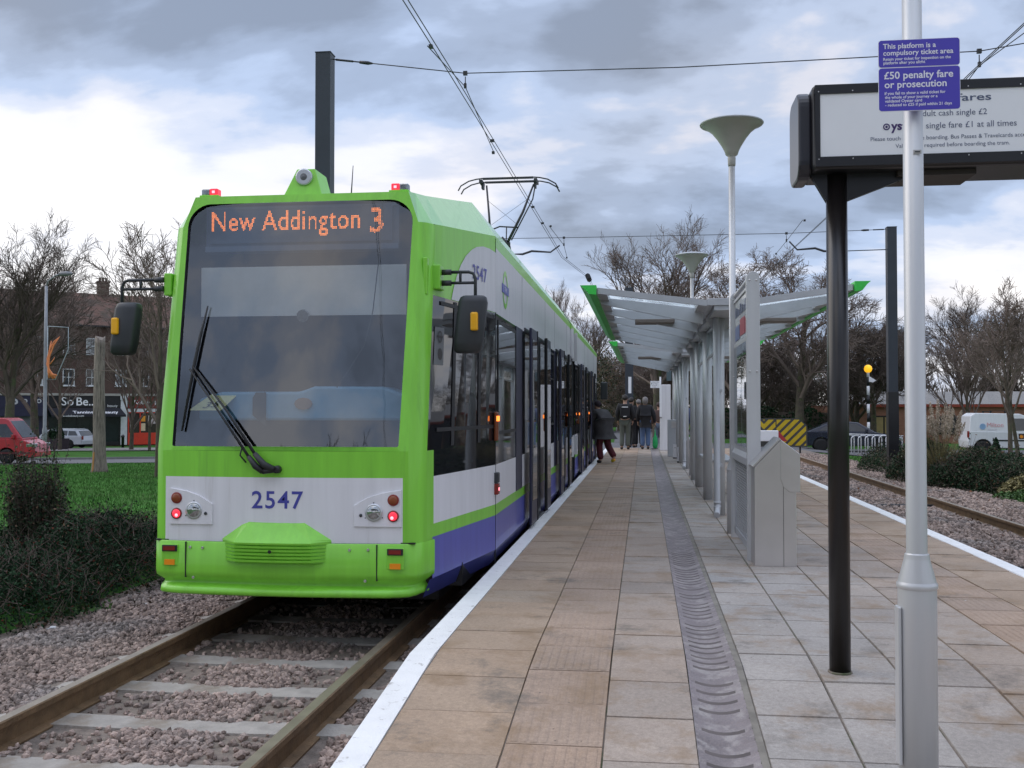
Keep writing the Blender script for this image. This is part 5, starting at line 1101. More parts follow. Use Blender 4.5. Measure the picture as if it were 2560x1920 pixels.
person('person in black coat and blue jeans with grey hair, walking away on the platform', (.05, 33.0, 0), 1.66, R(3), BLK, JEAN, HAIRG, SHOE, bulk=1.3, coat=.05, hairlen=.05, J=dict(eR=(.165, -.03, .64), wR=(.185, .01, .50)))
person('person in dark clothes half hidden behind the walker with the backpack', (-.41, 34.3, 0), 1.66, R(-35), BLK, BLK, HAIRD, SHOE)
person('person with pale collar half hidden to the left of the grey haired walker', (-.17, 34.6, 0), 1.60, R(8), mat('pale_scarf_cloth', (.30, .27, .26), .9), BLK, HAIRG, SHOE)
person('person in brown jacket and jeans partly hidden by the white cabinet', (.50, 34.2, 0), 1.50, R(5), BRN, mat('faded_denim', (.12, .15, .2), .85), mat('brown_hair', (.05, .03, .025), .8), SHOE)
person('person in blue jacket and jeans glimpsed between the shelter columns', (1.28, 33.4, 0), 1.55, R(0), BLUEC, JEAN, HAIRD, SHOE)
b = MB(); b.lathe([(.005, .62), (.02, .52), (.035, .44), (.075, .34), (.085, .12), (.06, .03), (.001, .02)], (.36, 33.0, 0), 'z', 12); b.build('carrier_bag', mat('green_plastic_bag', (.02, .42, .12), .25, var=.2), org=(.36, 33, 0), label='bright green carrier bag hanging from the hand of a walker in jeans', cat='bag')
# ------------------------------------------------------------------ buildings
def brick(name, c1, c2, mortar, sc):
    m = bpy.data.materials.new(name); m.use_nodes = True; nt = m.node_tree; N = nt.nodes; L = nt.links; b = N['Principled BSDF']; b.inputs['Roughness'].default_value = .9
    tc = N.new('ShaderNodeTexCoord'); mp = N.new('ShaderNodeMapping'); mp.inputs['Rotation'].default_value = (R(90), 0, 0); L.new(tc.outputs['Object'], mp.inputs[0])
    bt = N.new('ShaderNodeTexBrick'); bt.inputs['Color1'].default_value = (*c1, 1); bt.inputs['Color2'].default_value = (*c2, 1); bt.inputs['Mortar'].default_value = (*mortar, 1); bt.inputs['Scale'].default_value = sc; bt.inputs['Mortar Size'].default_value = .012
    L.new(mp.outputs[0], bt.inputs[0]); nz = N.new('ShaderNodeTexNoise'); nz.inputs['Scale'].default_value = .7; nz.inputs['Detail'].default_value = 6; L.new(tc.outputs['Object'], nz.inputs[0])
    mr = N.new('ShaderNodeMapRange'); L.new(nz.outputs[0], mr.inputs[0]); mr.inputs[1].default_value = .3; mr.inputs[2].default_value = .7; mr.inputs[3].default_value = .75; mr.inputs[4].default_value = 1.2
    s_ = N.new('ShaderNodeVectorMath'); s_.operation = 'SCALE'; L.new(bt.outputs[0], s_.inputs[0]); L.new(mr.outputs[0], s_.inputs['Scale']); L.new(s_.outputs[0], b.inputs['Base Color']); return m
BRICK = brick('dark_red_brick', (.105, .058, .045), (.082, .046, .037), (.10, .088, .08), 4.0)
BRICK2 = brick('orange_brick', (.40, .18, .115), (.33, .145, .095), (.27, .22, .18), 4.0)
TILE = mat('roof_tile', (.115, .062, .046), .9, var=.2, vscale=1.5, col2=(.065, .050, .038), c2scale=.7)
FRAMEW = mat('white_window_frame', (.62, .63, .64), .5); PANE = mat('window_pane', (.035, .04, .045), .06, spec=.8, var=.4); CURT = mat('net_curtain', (.34, .35, .36), .9)
def facade_frame(ax, ay, dx, dy):
    d = Vector((dx, dy, 0)).normalized(); nr = Vector((d.y, -d.x, 0))       # nr faces the viewer's side
    return lambda s, t, z: (ax+d.x*s+nr.x*t, ay+d.y*s+nr.y*t, z)
def wbox(b, W, s0, s1, t0, t1, z0, z1, mi=0):
    v = [W(s, t, z) for z in (z0, z1) for t in (t0, t1) for s in (s0, s1)]
    return b.add(v, [(0, 2, 3, 1), (4, 5, 7, 6), (0, 1, 5, 4), (2, 6, 7, 3), (0, 4, 6, 2), (1, 3, 7, 5)], mi)
def wtext(b, W, body, s0, width, z, t, bold=0.0, mi=0, maxs=None):
    Vt, _ = text_mesh(body, 'LEFT', bold); xs = [p[0] for p in Vt]; k_ = width/(max(xs)-min(xs)); sz = min(k_, maxs) if maxs else k_
    o = Vector(W(s0, t, z)); xd = (Vector(W(1, t, z))-Vector(W(0, t, z))); b.text(body, sz, o, xd*(k_/sz), (0, 0, 1), bold=bold, mi=mi)
def window(W, par, s0, s1, z0, z1, bars=1, cur=False):
    b = MB(); f_ = .09
    wbox(b, W, s0, s1, -.02, .05, z0, z0+f_); wbox(b, W, s0, s1, -.02, .05, z1-f_, z1); wbox(b, W, s0, s0+f_, -.02, .048, z0+f_, z1-f_); wbox(b, W, s1-f_, s1, -.02, .048, z0+f_, z1-f_)
    for i in range(bars): x = s0+(s1-s0)*(i+1)/(bars+1); wbox(b, W, x-.03, x+.03, -.02, .044, z0+f_, z1-f_)
    wbox(b, W, s0+f_, s1-f_, -.02, .042, (z0+z1)/2-.03, (z0+z1)/2+.03)
    wbox(b, W, s0-.06, s1+.06, .0, .12, z0-.08, z0-.002)
    w = b.build('window', FRAMEW, par); b = MB(); wbox(b, W, s0+f_, s1-f_, -.015, .01, z0+f_, z1-f_); b.build('pane', PANE, w)
    if cur: b = MB(); wbox(b, W, s0+f_, s0+(s1-s0)*.42, .0, .014, z0+f_, z1-f_); wbox(b, W, s0+(s1-s0)*.62, s1-f_, .0, .014, z0+f_, z1-f_); b.build('curtain', CURT, w)
W = facade_frame(-63.9, 95, 12.2, 10.0); ZB = -2.55
par = thing('shop_parade', 'three storey red brick shop parade with tiled roof across the road at left', 'building', W(6, 0, ZB))
S0, S1 = -16, 46
b = MB(); wbox(b, W, S0, S1, -10, 0, ZB-1.5, 10.0); b.build('wall', BRICK, par)
b = MB(); v = [W(S0-.2, .45, 9.95), W(S1+.2, .45, 9.95), W(S1+.2, -5.5, 13.9), W(S0-.2, -5.5, 13.9), W(S0-.2, -10.4, 9.95), W(S1+.2, -10.4, 9.95)]; b.add(v, [(0, 1, 2, 3), (3, 2, 5, 4), (0, 3, 4), (1, 5, 2), (0, 4, 5, 1)]); rf = b.build('roof', TILE, par)
for s in (-6.5, 10.1, 27):
    b = MB(); wbox(b, W, s, s+1.15, -6.0, -5.0, 12.5, 15.1); wbox(b, W, s-.08, s+1.23, -6.08, -4.92, 15.1, 15.3)
    for i in range(3): b.lathe([(.14, 15.3), (.11, 15.7)], (W(s+.25+.33*i, -5.5, 0)[0], W(s+.25+.33*i, -5.5, 0)[1], 0), 'z', 8)
    b.build('chimney', BRICK, rf)
b = MB(); wbox(b, W, S0, S1, .40, .52, 9.82, 9.98); b.build('gutter', BLACKP, par)
for i, s in enumerate((-13.5, -10.6, -7.4, -4.2, -1.3, 1.7, 3.0+.0, 5.85, 8.1, 11.0, 13.3, 16.2, 19, 22, 25, 28, 31)):
    wd = .85 if i == 6 else 1.15
    if i == 5: continue
    window(W, par, s, s+wd, 6.95, 8.65, 1 if wd > 1 else 0, i % 2 == 0); window(W, par, s, s+(1.15 if i != 6 else 1.0), 3.65, 5.4, 1, i % 3 == 0)
b = MB(); wbox(b, W, S0, S1, 0, .25, 2.62, 2.86); b.build('string_course', CONC, par)
def shop(s0, s1, fascia, name, fz=(1.40, 2.6)):
    b = MB(); wbox(b, W, s0, s1, 0, .16, *fz); return b.build('shop_fascia', fascia, par)
NAVYF = mat('navy_fascia', (.02, .02, .05), .5); SHUT = mat('roller_shutter', (.15, .16, .175), .6, var=.1); REDF = mat('dark_red_fascia', (.20, .022, .016), .5); REDP = mat('bright_red_paint', (.62, .045, .02), .4)
f1 = shop(-5.5, 4.2, NAVYF, 'l'); b = MB(); wtext(b, W, 'S', 1.15, .55, 1.75, .17, .03); wtext(b, W, 'o', 2.1, .45, 1.85, .17, .02); wtext(b, W, 'co', 3.0, .85, 1.85, .17, .02); b.build('fascia_lettering', mat('dim_white_lettering', (.5, .5, .52), .5), f1)
b = MB(); wbox(b, W, -5.4, 3.6, 0, .05, ZB, .5)
for i in range(16): wbox(b, W, -5.4, 3.6, .05, .075, ZB+.05+.16*i, ZB+.12+.16*i)
b.build('roller_shutter', SHUT, par)
b = MB(); wbox(b, W, -5.5, 4.2, .05, .5, .5, 1.38); wbox(b, W, 3.65, 4.2, 0, .12, ZB, .48); b.build('shopfront_surround', NAVYF, par)
f2 = shop(4.4, 11.5, BLACKP, 'so'); b = MB(); wtext(b, W, 'So', 5.7, 1.15, 1.62, .175, -.0, 0, 1.3); wtext(b, W, 'Be...', 7.1, 1.9, 1.62, .175, .012, 0, 1.3); wtext(b, W, 'beauty', 10.2, 1.0, 1.45, .175); b.build('fascia_lettering', SIGNW, f2)
b = MB(); v = [W(4.45, .14, 1.36), W(11.5, .14, 1.36), W(11.9, 1.15, .62), W(4.7, 1.15, .62), W(4.7, 1.15, .42), W(11.9, 1.15, .42), W(4.45, .10, 1.3), W(11.5, .10, 1.3)]; b.add(v, [(0, 1, 2, 3), (3, 2, 5, 4), (0, 3, 4, 6), (1, 7, 5, 2), (6, 4, 5, 7), (0, 6, 7, 1)]); aw = b.build('awning', mat('black_awning', (.012, .012, .018), .8), par)
b = MB(); nn = Vector(W(0, 1, 0))-Vector(W(0, 0, 0)); xd = Vector(W(1, 0, 0))-Vector(W(0, 0, 0)); up = (nn*(-1.01)+Vector((0, 0, .74))).normalized()
b.text('Tanning & Beauty', .62, Vector(W(6.75, .98, .79)), xd, up, bold=.02); b.text('www.sobebeauty.com', .27, Vector(W(5.35, 1.165, .45)), xd, (0, 0, 1), bold=.01); b.build('awning_lettering', SIGNW, aw)
b = MB(); wbox(b, W, 4.5, 11.5, -.05, .04, ZB, 1.3); b.build('dark_shopfront', mat('dark_shop_glass', (.012, .02, .022), .15, var=.5, vscale=.6), par)
b = MB()
for s in (4.45, 7.2, 10.0, 11.42): wbox(b, W, s, s+.08, .04, .10, ZB, 1.25)
wbox(b, W, 4.5, 11.5, .04, .12, ZB, ZB+.35); b.build('shopfront_frame', BLACKP, par)
b = MB(); wbox(b, W, 11.55, 12.2, 0, .22, ZB, 2.2); wbox(b, W, 11.5, 12.25, 0, .3, 2.2, 2.62); b.build('pilaster', FRAMEW, par)
f3 = shop(12.3, 18.6, REDF, 'red', (1.3, 2.6)); b = MB(); wtext(b, W, 'Kebab', 12.9, 1.6, 1.75, .17, .02); wtext(b, W, 'House', 15.0, 1.7, 1.65, .17, .02); b.build('fascia_lettering', SIGNW, f3)
b = MB(); wbox(b, W, 12.3, 18.6, 0, .12, .92, 1.28); b.build('white_panel', FRAMEW, par)
b = MB(); wbox(b, W, 12.25, 18.6, -.05, .03, ZB, .9); b.build('shop_glass', mat('dim_shop_glass', (.05, .04, .035), .1), par)
b = MB(); wbox(b, W, 12.3, 15.4, .03, .14, ZB, -1.3); wbox(b, W, 16.6, 18.6, .03, .14, ZB, -1.3)
for s in (12.3, 13.5, 15.3, 16.5, 18.5): wbox(b, W, s, s+.12, .03, .12, -1.3, .9)
wbox(b, W, 12.3, 18.6, .03, .12, .80, .9); wbox(b, W, 15.5, 16.5, .03, .09, ZB, -1.0); wbox(b, W, 15.5, 15.62, .03, .09, -1.0, .8); b.build('red_shopfront_frame', REDP, par)
b = MB()
for s0, s1, z0, z1, mi in ((13.65, 14.1, -1.1, -.3, 0), (13.65, 14.1, -.1, .5, 1), (14.4, 15.15, -.35, .55, 2), (12.55, 12.9, -.9, .1, 2)): wbox(b, W, s0, s1, .03, .045, z0, z1, mi)
b.build('poster', [mat('cream_poster', (.7, .55, .36), .6), mat('orange_poster', (.75, .3, .03), .6), mat('pale_poster', (.55, .47, .46), .6, var=.4, vscale=8)], par)
# brick hall at the right
hall = thing('brick_hall', 'low orange brick building with grey fluted roof edge behind the white van', 'building', (26, 66, -1.0))
WH = facade_frame(9.0, 66, 1, 0)
b = MB(); wbox(b, WH, 3.6, 40, -14, 0, -1.6, 1.5); b.build('wall', BRICK2, hall)
b = MB(); wbox(b, WH, 3.5, 40, 0, .15, 1.38, 1.56); b.build('red_fascia', mat('faded_red_fascia', (.34, .06, .035), .6), hall)
b = MB(); zz_ = [(.12, 1.565), (-.9, 2.3), (-.9, 2.35), (-14, 2.5)]
for s in range(0, 84):
    s0 = 3.9+s*.43; o_ = .05 if s % 2 else 0
    b.quad(WH(s0, .12+o_, 1.565), WH(s0+.43, .12+(.05-o_), 1.565), WH(s0+.43, -.9+(.05-o_), 2.35), WH(s0, -.9+o_, 2.35))
b.quad(WH(3.9, -.9, 2.35), WH(40, -.9, 2.35), WH(40, -14, 2.45), WH(3.9, -14, 2.45)); b.build('roof', mat('fluted_grey_roof', (.26, .25, .24), .7, var=.2, vscale=3, streak=True), hall)
DKF = mat('dark_brown_frame', (.03, .022, .018), .6)
for s0, s1, z0, z1, m_ in ((5.05, 6.5, -.25, .75, mat('yellow_blind', (.42, .31, .14), .8)), (9.0, 10.0, -.2, .75, PANE), (15.0, 17.2, -.9, 1.2, PANE), (19.5, 20.8, -.9, 1.2, PANE), (23.2, 25.8, -.6, 1.3, PANE), (27.4, 29, -.9, 1.2, PANE)):
    b = MB(); wbox(b, WH, s0-.1, s1+.1, 0, .06, z0-.1, z1+.1); w = b.build('window', DKF, hall); b = MB(); mid = (s0+s1)/2; wbox(b, WH, s0, mid-.05, .05, .075, z0, z1); wbox(b, WH, mid+.05, s1, .05, .075, z0, z1); b.build('pane', m_, w)
b = MB(); p = WH(16.0, .25, .62); b.lathe([(.01, -.16), (.11, -.11), (.16, 0), (.11, .11), (.01, .16)], p, 'z', 12); b.build('globe_lamp', mat('white_globe', (.8, .8, .8), .3, emit=(1, 1, .95), estr=.35), hall)
b = MB(); b.tube([WH(8.2, .1, -1), WH(8.2, .1, 1.4)], .07, 8); b.build('drainpipe', FRAMEW, hall)
# apartment block facing the platform from the right (seen mirrored in the tram windows)
WB = facade_frame(25, 30, .42, .9); WB2 = WB
ap = thing('apartment_block', 'four storey brick apartment block right of the view, mirrored in the tram windows', 'building', WB(15, 0, -1))
WBn = lambda s, t, z: WB(s, -t, z)
b = MB(); wbox(b, WBn, 0, 44, -10, 0, -1.8, 12.5); b.build('wall', BRICK, ap)
b = MB(); wbox(b, WBn, -.3, 44.3, -10.3, .3, 12.5, 12.9); b.build('roof', CONC, ap)
for fl in range(4):
    for i in range(12): window(WBn, ap, 1.6+3.5*i, 3.2+3.5*i, .4+3*fl, 2.0+3*fl, 1)

# ------------------------------------------------------------------ vehicles (built along +X, rotated into place)
TYRE = mat('tyre', (.012, .012, .012), .8); ALLOY = mat('alloy_wheel', (.45, .46, .47), .4, metal=.6, var=.3, vscale=20); CGLASS = mat('car_glass', (.03, .035, .04), .05, spec=.8, var=.3)
def offset_poly(poly, d):
    cx = sum(p[0] for p in poly)/len(poly); cz = sum(p[1] for p in poly)/len(poly)
    return [(p[0]+(cx-p[0])*d, p[1]+(cz-p[1])*d) for p in poly]
def car(name, label, cat, paint, lower, cabin, wins, wheels, wr, width, rear_x, front_x, lamp_z, plastic=None, tumble=.14, extra=None, screens=None):
    t = thing(name, label, cat); h = width/2
    # lower body with arches cut into its outline
    pts = list(lower); bot = pts[0][1]; arch = []
    for wx in sorted(wheels):
        arch += [(wx+(wr+.07)*math.cos(R(a)), max(bot, wr+(wr+.07)*math.sin(R(a)))) for a in range(180, -1, -20)]
    poly = [pts[0]]+arch+pts[1:]
    n = len(poly); b = MB(); rings = []
    for y, k_ in ((-h, .012), (-h*.94, 0), (h*.94, 0), (h, .012)): rings.append([(p[0], y, p[1]) for p in offset_poly(poly, k_)])
    b.loft(rings, 0, False, True, True); b.f = b.f
    bd = b.build('body', paint, t, bevel=.02)
    nb = len(cabin); b = MB()
    zt_ = max(p[1] for p in cabin); zb = min(p[1] for p in cabin)
    tum = lambda z: tumble*(z-zb)/(zt_-zb)
    rings = [[(p[0], s*(h-.015-tum(p[1])), p[1]) for p in cabin] for s in (-1, 1)]
    b.loft(rings, 0, False, True, True); b.build('cabin', paint, t, bevel=.03)
    for wpoly in wins:
        for s in (-1, 1):
            b = MB(); b.slab([(p[0], s*(h-.015-tum(p[1])+.004), p[1]) for p in wpoly], (0, s*.006, 0)); b.build('side_window', CGLASS, t)
    for (x0, z0), (x1, z1) in (screens or []):
        b = MB(); dx, dz = x1-x0, z1-z0; ln = math.hypot(dx, dz); nx__, nz__ = -dz/ln, dx/ln
        if nz__ < 0: nx__, nz__ = -nx__, -nz__
        ww = lambda z: h-.09-tum(z)
        b.slab([(x0+nx__*.006, -ww(z0), z0+nz__*.006), (x0+nx__*.006, ww(z0), z0+nz__*.006), (x1+nx__*.006, ww(z1), z1+nz__*.006), (x1+nx__*.006, -ww(z1), z1+nz__*.006)], (nx__*.005, 0, nz__*.005)); b.build('windscreen', CGLASS, t)
    b = MB(); b.prism(offset_poly(poly, .0), 'y', -h*.80, h*.80) if False else b.box(min(p[0] for p in poly)+.25, max(p[0] for p in poly)-.25, -h*.8, h*.8, bot-.02, wr+.3); b.build('underbody', BLACKP, t)
    for wx in wheels:
        for s in (-1, 1):
            y = s*(h-.10); b = MB(); b.lathe([(wr*.62, .10), (wr*.95, .10), (wr, .07), (wr, -.07), (wr*.95, -.10), (wr*.62, -.10)], (wx, y, wr), 'y', 22); w = b.build('wheel', TYRE, t)
            b = MB(); b.lathe([(wr*.64, s*.095), (wr*.60, s*.075), (wr*.30, s*.06), (wr*.12, s*.085), (.005, s*.085)], (wx, y, wr), 'y', 18); b.build('rim', ALLOY, w)
            b = MB()
            for q in range(6): a = q*1.0472; b.box(wx+wr*.42*math.cos(a)-wr*.075, wx+wr*.42*math.cos(a)+wr*.075, *sorted((y+s*.062, y+s*.075)), wr+wr*.42*math.sin(a)-wr*.06, wr+wr*.42*math.sin(a)+wr*.06)
            b.build('rim_slot', BLACKP, w)
    for s in (-1, 1):
        b = MB(); b.box(front_x-.42, front_x-.0, s*h*.62-.16 if s < 0 else s*h*.62-.22, s*h*.62+.22 if s < 0 else s*h*.62+.16, lamp_z-.08, lamp_z+.08) if False else b.box(front_x-.35, front_x+.012, *sorted((s*(h+.006), s*(h-.34))), lamp_z-.085, lamp_z+.075); b.build('headlamp', LENS, t, bevel=.03)
        b = MB(); b.box(rear_x-.012, rear_x+.03, *sorted((s*(h+.006), s*(h-.22))), lamp_z+.02, lamp_z+.30); b.build('tail_lamp', REDL, t, bevel=.02)
        b = MB(); mx = max(p[0] for p in wins[-1])-.06 if wins else front_x-1.2; b.box(mx-.05, mx+.06, *sorted((s*(h-.02), s*(h+.17))), zb+.02, zb+.20); b.build('wing_mirror', plastic or paint, t, bevel=.03)
    if extra: extra(t, h)
    return t
def place(t, x, y, z, rz): t.location = (x, y, z); t.rotation_euler = (0, 0, rz)
RDIR = math.atan2(rd.y, rd.x)
redm = mat('red_van_paint', (.42, .018, .03), .3, var=.08, coat=.5)
def rv(t, h):
    for s in (-1, 1):
        b = MB(); b.box(-1.1, 2.15, *sorted((s*(h-.01), s*(h+.012))), .42, .50); b.build('side_trim', mat('dark_red_trim', (.10, .012, .015), .5), t)
        b = MB(); b.box(.35, .55, *sorted((s*(h-.01), s*(h+.015))), .98, 1.03); b.build('door_handle', BLACKP, t)
    b = MB(); b.box(2.28, 2.36, -h*.98, h*.98, .30, .52); b.build('front_bumper', redm, t, bevel=.03)
v1 = car('parked_van', 'red van on the road at the left edge, partly behind the twiggy shrub', 'van', redm, [(-2.2, .26), (2.25, .26), (2.32, .5), (2.28, .82), (1.75, 1.04), (-2.2, 1.06)], [(-2.2, 1.04), (1.80, 1.04), (1.18, 1.86), (1.0, 1.93), (-2.05, 1.95), (-2.2, 1.85)], [[(-1.9, 1.15), (-.2, 1.15), (-.2, 1.68), (-1.9, 1.68)], [(.15, 1.12), (1.50, 1.12), (1.10, 1.68), (.15, 1.68)]], (-1.35, 1.15), .31, 1.7, -2.2, 2.3, .78, tumble=.12, extra=rv, screens=[((1.76, 1.10), (1.22, 1.80))])
v1.scale = (1.06,)*3; place(v1, -29.6, 43.2, zt(-28.7, 43.2)+.04, RDIR*.25)
silm = mat('silver_car_paint', (.50, .53, .57), .3, metal=.4, var=.05, coat=.5)
def roofrails(t, h):
    b = MB()
    for s in (-1, 1): b.tube([(-1.9, s*(h-.24), 1.44), (-1.6, s*(h-.24), 1.50), (.2, s*(h-.24), 1.50), (.5, s*(h-.24), 1.44)], .018, 5)
    b.build('roof_rail', silm, t)
v2 = car('parked_car', 'silver estate car parked on the far side of the verge in front of the shops', 'car', silm, [(-2.38, .32), (2.33, .24), (2.38, .5), (2.30, .72), (1.35, .92), (-2.33, .96), (-2.40, .6)], [(-2.30, .94), (1.25, .90), (.55, 1.42), (-.1, 1.49), (-1.75, 1.45), (-1.95, 1.40)], [[(-2.02, 1.0), (-1.22, 1.0), (-1.22, 1.36), (-1.78, 1.34)], [(-1.14, 1.0), (-.18, 1.0), (-.18, 1.40), (-1.14, 1.37)], [(-.10, 1.0), (.95, 1.0), (.42, 1.38), (-.10, 1.41)]], (-1.35, 1.35), .32, 1.8, -2.4, 2.36, .66, extra=roofrails, screens=[((1.22, .93), (.57, 1.40)), ((-2.28, .98), (-1.98, 1.36))])
p = at(195, 1119, 85); v2.scale = (1.14,)*3; place(v2, -51.3, 85, zt(-51, 85)+.07, R(178))
whm = mat('white_van_paint', (.70, .71, .73), .35, var=.05, streak=True, coat=.3)
def wv(t, h):
    for s in (-1, 1):
        b = MB(); b.box(-1.0, .75, *sorted((s*(h-.01), s*(h+.012))), .60, .66); b.build('side_rubbing_strip', BLACKP, t)
        b = MB(); b.box(-1.0, -.0, *sorted((s*(h-.13), s*(h-.12))), 1.2, 1.3)
    b = MB(); b.text('Milton', .26, (-1.22, -(h-.008), 1.20), (1, 0, 0), (0, .13, 1), bold=.0, mi=0); b.text('SERVICES', .09, (-1.18, -(h+.0), 1.06), (1, 0, 0), (0, .13, 1), mi=1)
    b.prism([(-1.38+.12*math.cos(i*.5236), 1.22+.13*math.sin(i*.5236)) for i in range(12)], 'y', -(h-.02), -(h-.0), 2); b.build('van_lettering', [mat('faded_red_lettering', (.66, .30, .32), .5), mat('faded_grey_lettering', (.45, .42, .46), .5), mat('pale_blue_mark', (.28, .45, .68), .5)], t)
    b = MB(); b.box(.03, .25, -(h+.01), -h, .70, .92); b.build('door_badge', mat('dark_badge', (.05, .03, .02), .5), t); b = MB(); b.prism([(.14+.07*math.cos(i*.5236), .80+.07*math.sin(i*.5236)) for i in range(12)], 'y', -(h+.014), -(h+.009)); b.build('badge_mark', ORANGE, t)
    b = MB(); b.box(-.20, -.06, -(h+.012), -h, .86, .92); b.build('door_handle', BLACKP, t)
    b = MB()
    for x in (-1.0, -.1): b.box(x-.025, x+.025, -.6, .6, 1.84, 1.87); b.box(x-.03, x+.03, -.62, -.56, 1.76, 1.87); b.box(x-.03, x+.03, .56, .62, 1.76, 1.87)
    b.box(-1.05, -.05, -.60, -.56, 1.865, 1.89); b.build('roof_rack', BLACKP, t)
v3 = car('parked_van', 'white van with faded red lettering at the right edge behind the pampas grass', 'van', whm, [(-1.95, .30), (1.9, .26), (2.0, .5), (1.92, .80), (1.15, .98), (-1.9, 1.02), (-1.98, .6)], [(-1.91, 1.0), (1.22, .96), (.52, 1.60), (.10, 1.76), (-1.65, 1.79), (-1.85, 1.66)], [[(-.28, 1.05), (.90, 1.05), (.48, 1.50), (.22, 1.56), (-.28, 1.56)]], (-1.38, 1.25), .31, 1.7, -1.95, 1.94, .72, tumble=.10, extra=wv, screens=[((1.18, .99), (.54, 1.58))])
place(v3, 15.68, 46.4, zt(15.75, 46.4)+.04, R(-3))
dkm = mat('dark_blue_car_paint', (.014, .018, .035), .2, var=.1, coat=.6)
v4 = car('parked_car', 'dark blue saloon car on the crossing road behind the white hoops', 'car', dkm, [(-2.2, .30), (2.2, .24), (2.28, .5), (2.2, .68), (1.15, .90), (-2.12, .95), (-2.24, .6)], [(-1.98, .93), (1.12, .88), (.30, 1.36), (-.2, 1.41), (-.95, 1.36)], [[(-1.45, .98), (-.62, .98), (-.62, 1.30), (-.95, 1.28)], [(-.55, .98), (.72, .96), (.22, 1.29), (-.55, 1.32)]], (-1.35, 1.38), .31, 1.75, -2.24, 2.24, .62, screens=[((1.10, .91), (.32, 1.34)), ((-1.94, .95), (-.97, 1.33))])
place(v4, 9.55, 49.6, zt(9.55, 49.6)+.04, R(-5))

# ------------------------------------------------------------------ street furniture beyond the tracks
t = thing('cycle_hoop_barrier', 'row of white painted steel hoops at the road edge in front of the dark car', 'barrier', (9.6, 45, zt(9.6, 45)))
for i in range(9):
    x = 8.35+.31*i; y = 44.9+.12*i; zg = zt(x, y); w_ = .23; pts = [(x-w_, y-.15, zg)]+[(x-w_*math.cos(R(a)), y-.15*math.cos(R(a)), zg+.72+.14*math.sin(R(a))) for a in range(0, 181, 20)]+[(x+w_, y+.15, zg)]
    b = MB(); b.tube(pts, .024, 7); b.build('hoop', WHITE, t)
b = MB(); b.tube([(8.0, 44.75, zt(8, 45)+.87), (11.1, 46.0, zt(11, 46)+.84)], .02, 6); b.build('top_rail', WHITE, t)
zg = zt(11.3, 54)
t = thing('belisha_beacon', 'striped crossing beacon with glowing yellow globe behind the dark car', 'crossing beacon', (11.34, 54, zg))
for i in range(9):
    b = MB(); z0 = zg+i*.46; b.lathe([(.075, z0), (.075, z0+.46)], (11.34, 54, 0), 'z', 12); b.build('white_band' if i % 2 == 0 else 'black_band', SIGNW if i % 2 == 0 else BLACKP, t)
zc = 3.316; b = MB(); b.lathe([(.01, -.205), (.09, -.19), (.17, -.12), (.207, 0), (.17, .12), (.09, .19), (.01, .205)], (11.34, 54, zc), 'z', 18); b.build('globe', mat('glowing_yellow_globe', (.95, .55, .02), .3, emit=(1.0, .48, .02), estr=.75), t)
b = MB(); b.slab([(11.36, 53.9, 2.95), (11.72, 53.9, 2.72), (11.55, 53.9, 2.62), (11.36, 53.9, 2.66)], (0, .05, 0)); b.build('floodlight', SIGNW, t)
zg = zt(5.3, 40)-.0
t = thing('hazard_board', 'yellow and black chevron board standing beyond the right hand track', 'hazard board', (5.3, 40, zg))
BX0, BX1, BZ0, BZ1 = 4.15, 6.16, -.16, .92
b = MB(); outl = [(BX0, BZ0), (BX1, BZ0), (BX1, BZ1-.28), (BX1-.30, BZ1), (BX0, BZ1)]; b.prism(outl, 'y', 40, 40.06); bo_ = b.build('panel', mat('dark_hazard_grey', (.055, .055, .05), .6), t)
def clip(poly, box):
    x0, x1, z0, z1 = box
    def cl(P, f, g):
        out = []
        for i in range(len(P)):
            a, c = P[i], P[(i+1) % len(P)]; fa, fc = f(a), f(c)
            if fa >= 0: out.append(a)
            if fa*fc < 0: k_ = fa/(fa-fc); out.append((a[0]+(c[0]-a[0])*k_, a[1]+(c[1]-a[1])*k_))
        return out
    for f in (lambda p: p[0]-x0, lambda p: x1-p[0], lambda p: p[1]-z0, lambda p: z1-p[1], lambda p: (BX1-.05+BZ1-.30)-(p[0]+p[1])): 
        if poly: poly = cl(poly, f, None)
    return poly
b = MB(); wv_ = .20
for i in range(-6, 12):
    a0 = 4.98+i*.33; q = clip([(a0, BZ0), (a0+wv_, BZ0), (a0+wv_+1.2, BZ0+1.2), (a0+1.2, BZ0+1.2)], (5.02, BX1-.05, BZ0+.05, BZ1-.05))
    if len(q) > 2: b.add([(x, 39.995, z) for x, z in q], [tuple(range(len(q)))])
    for sgn in (1, -1):
        c0 = 4.55; q = [(c0+sgn*(0), BZ0+i*.33), (c0+sgn*.8, BZ0+i*.33+.8), (c0+sgn*.8, BZ0+i*.33+.8+.2), (c0, BZ0+i*.33+.2)]
        q = clip(q, (BX0+.04, 4.98, BZ0+.45, BZ1-.05))
        if len(q) > 2: b.add([(x, 39.995, z) for x, z in q], [tuple(range(len(q)))])
b.build('yellow_stripes', mat('hazard_yellow', (.58, .40, .01), .55, var=.15, vscale=4), bo_)
b = MB()
for x in (4.4, 5.9): b.box(x-.03, x+.03, 40.06, 40.12, zg, .7)
b.build('leg', BLACKP, t)
t = thing('plastic_barrier', 'white and red plastic barrier in front of the chevron board', 'barrier', (4.5, 39, zt(4.5, 39)))
b = MB(); b.box(3.9, 4.95, 38.9, 39.1, .08, .48); b.build('white_panel', SIGNW, t, bevel=.02); b = MB(); b.prism([(4.95, .08), (5.28, .08), (4.95, .48)], 'y', 38.92, 39.08); b.build('red_end', mat('red_plastic', (.42, .03, .04), .5), t); b = MB()
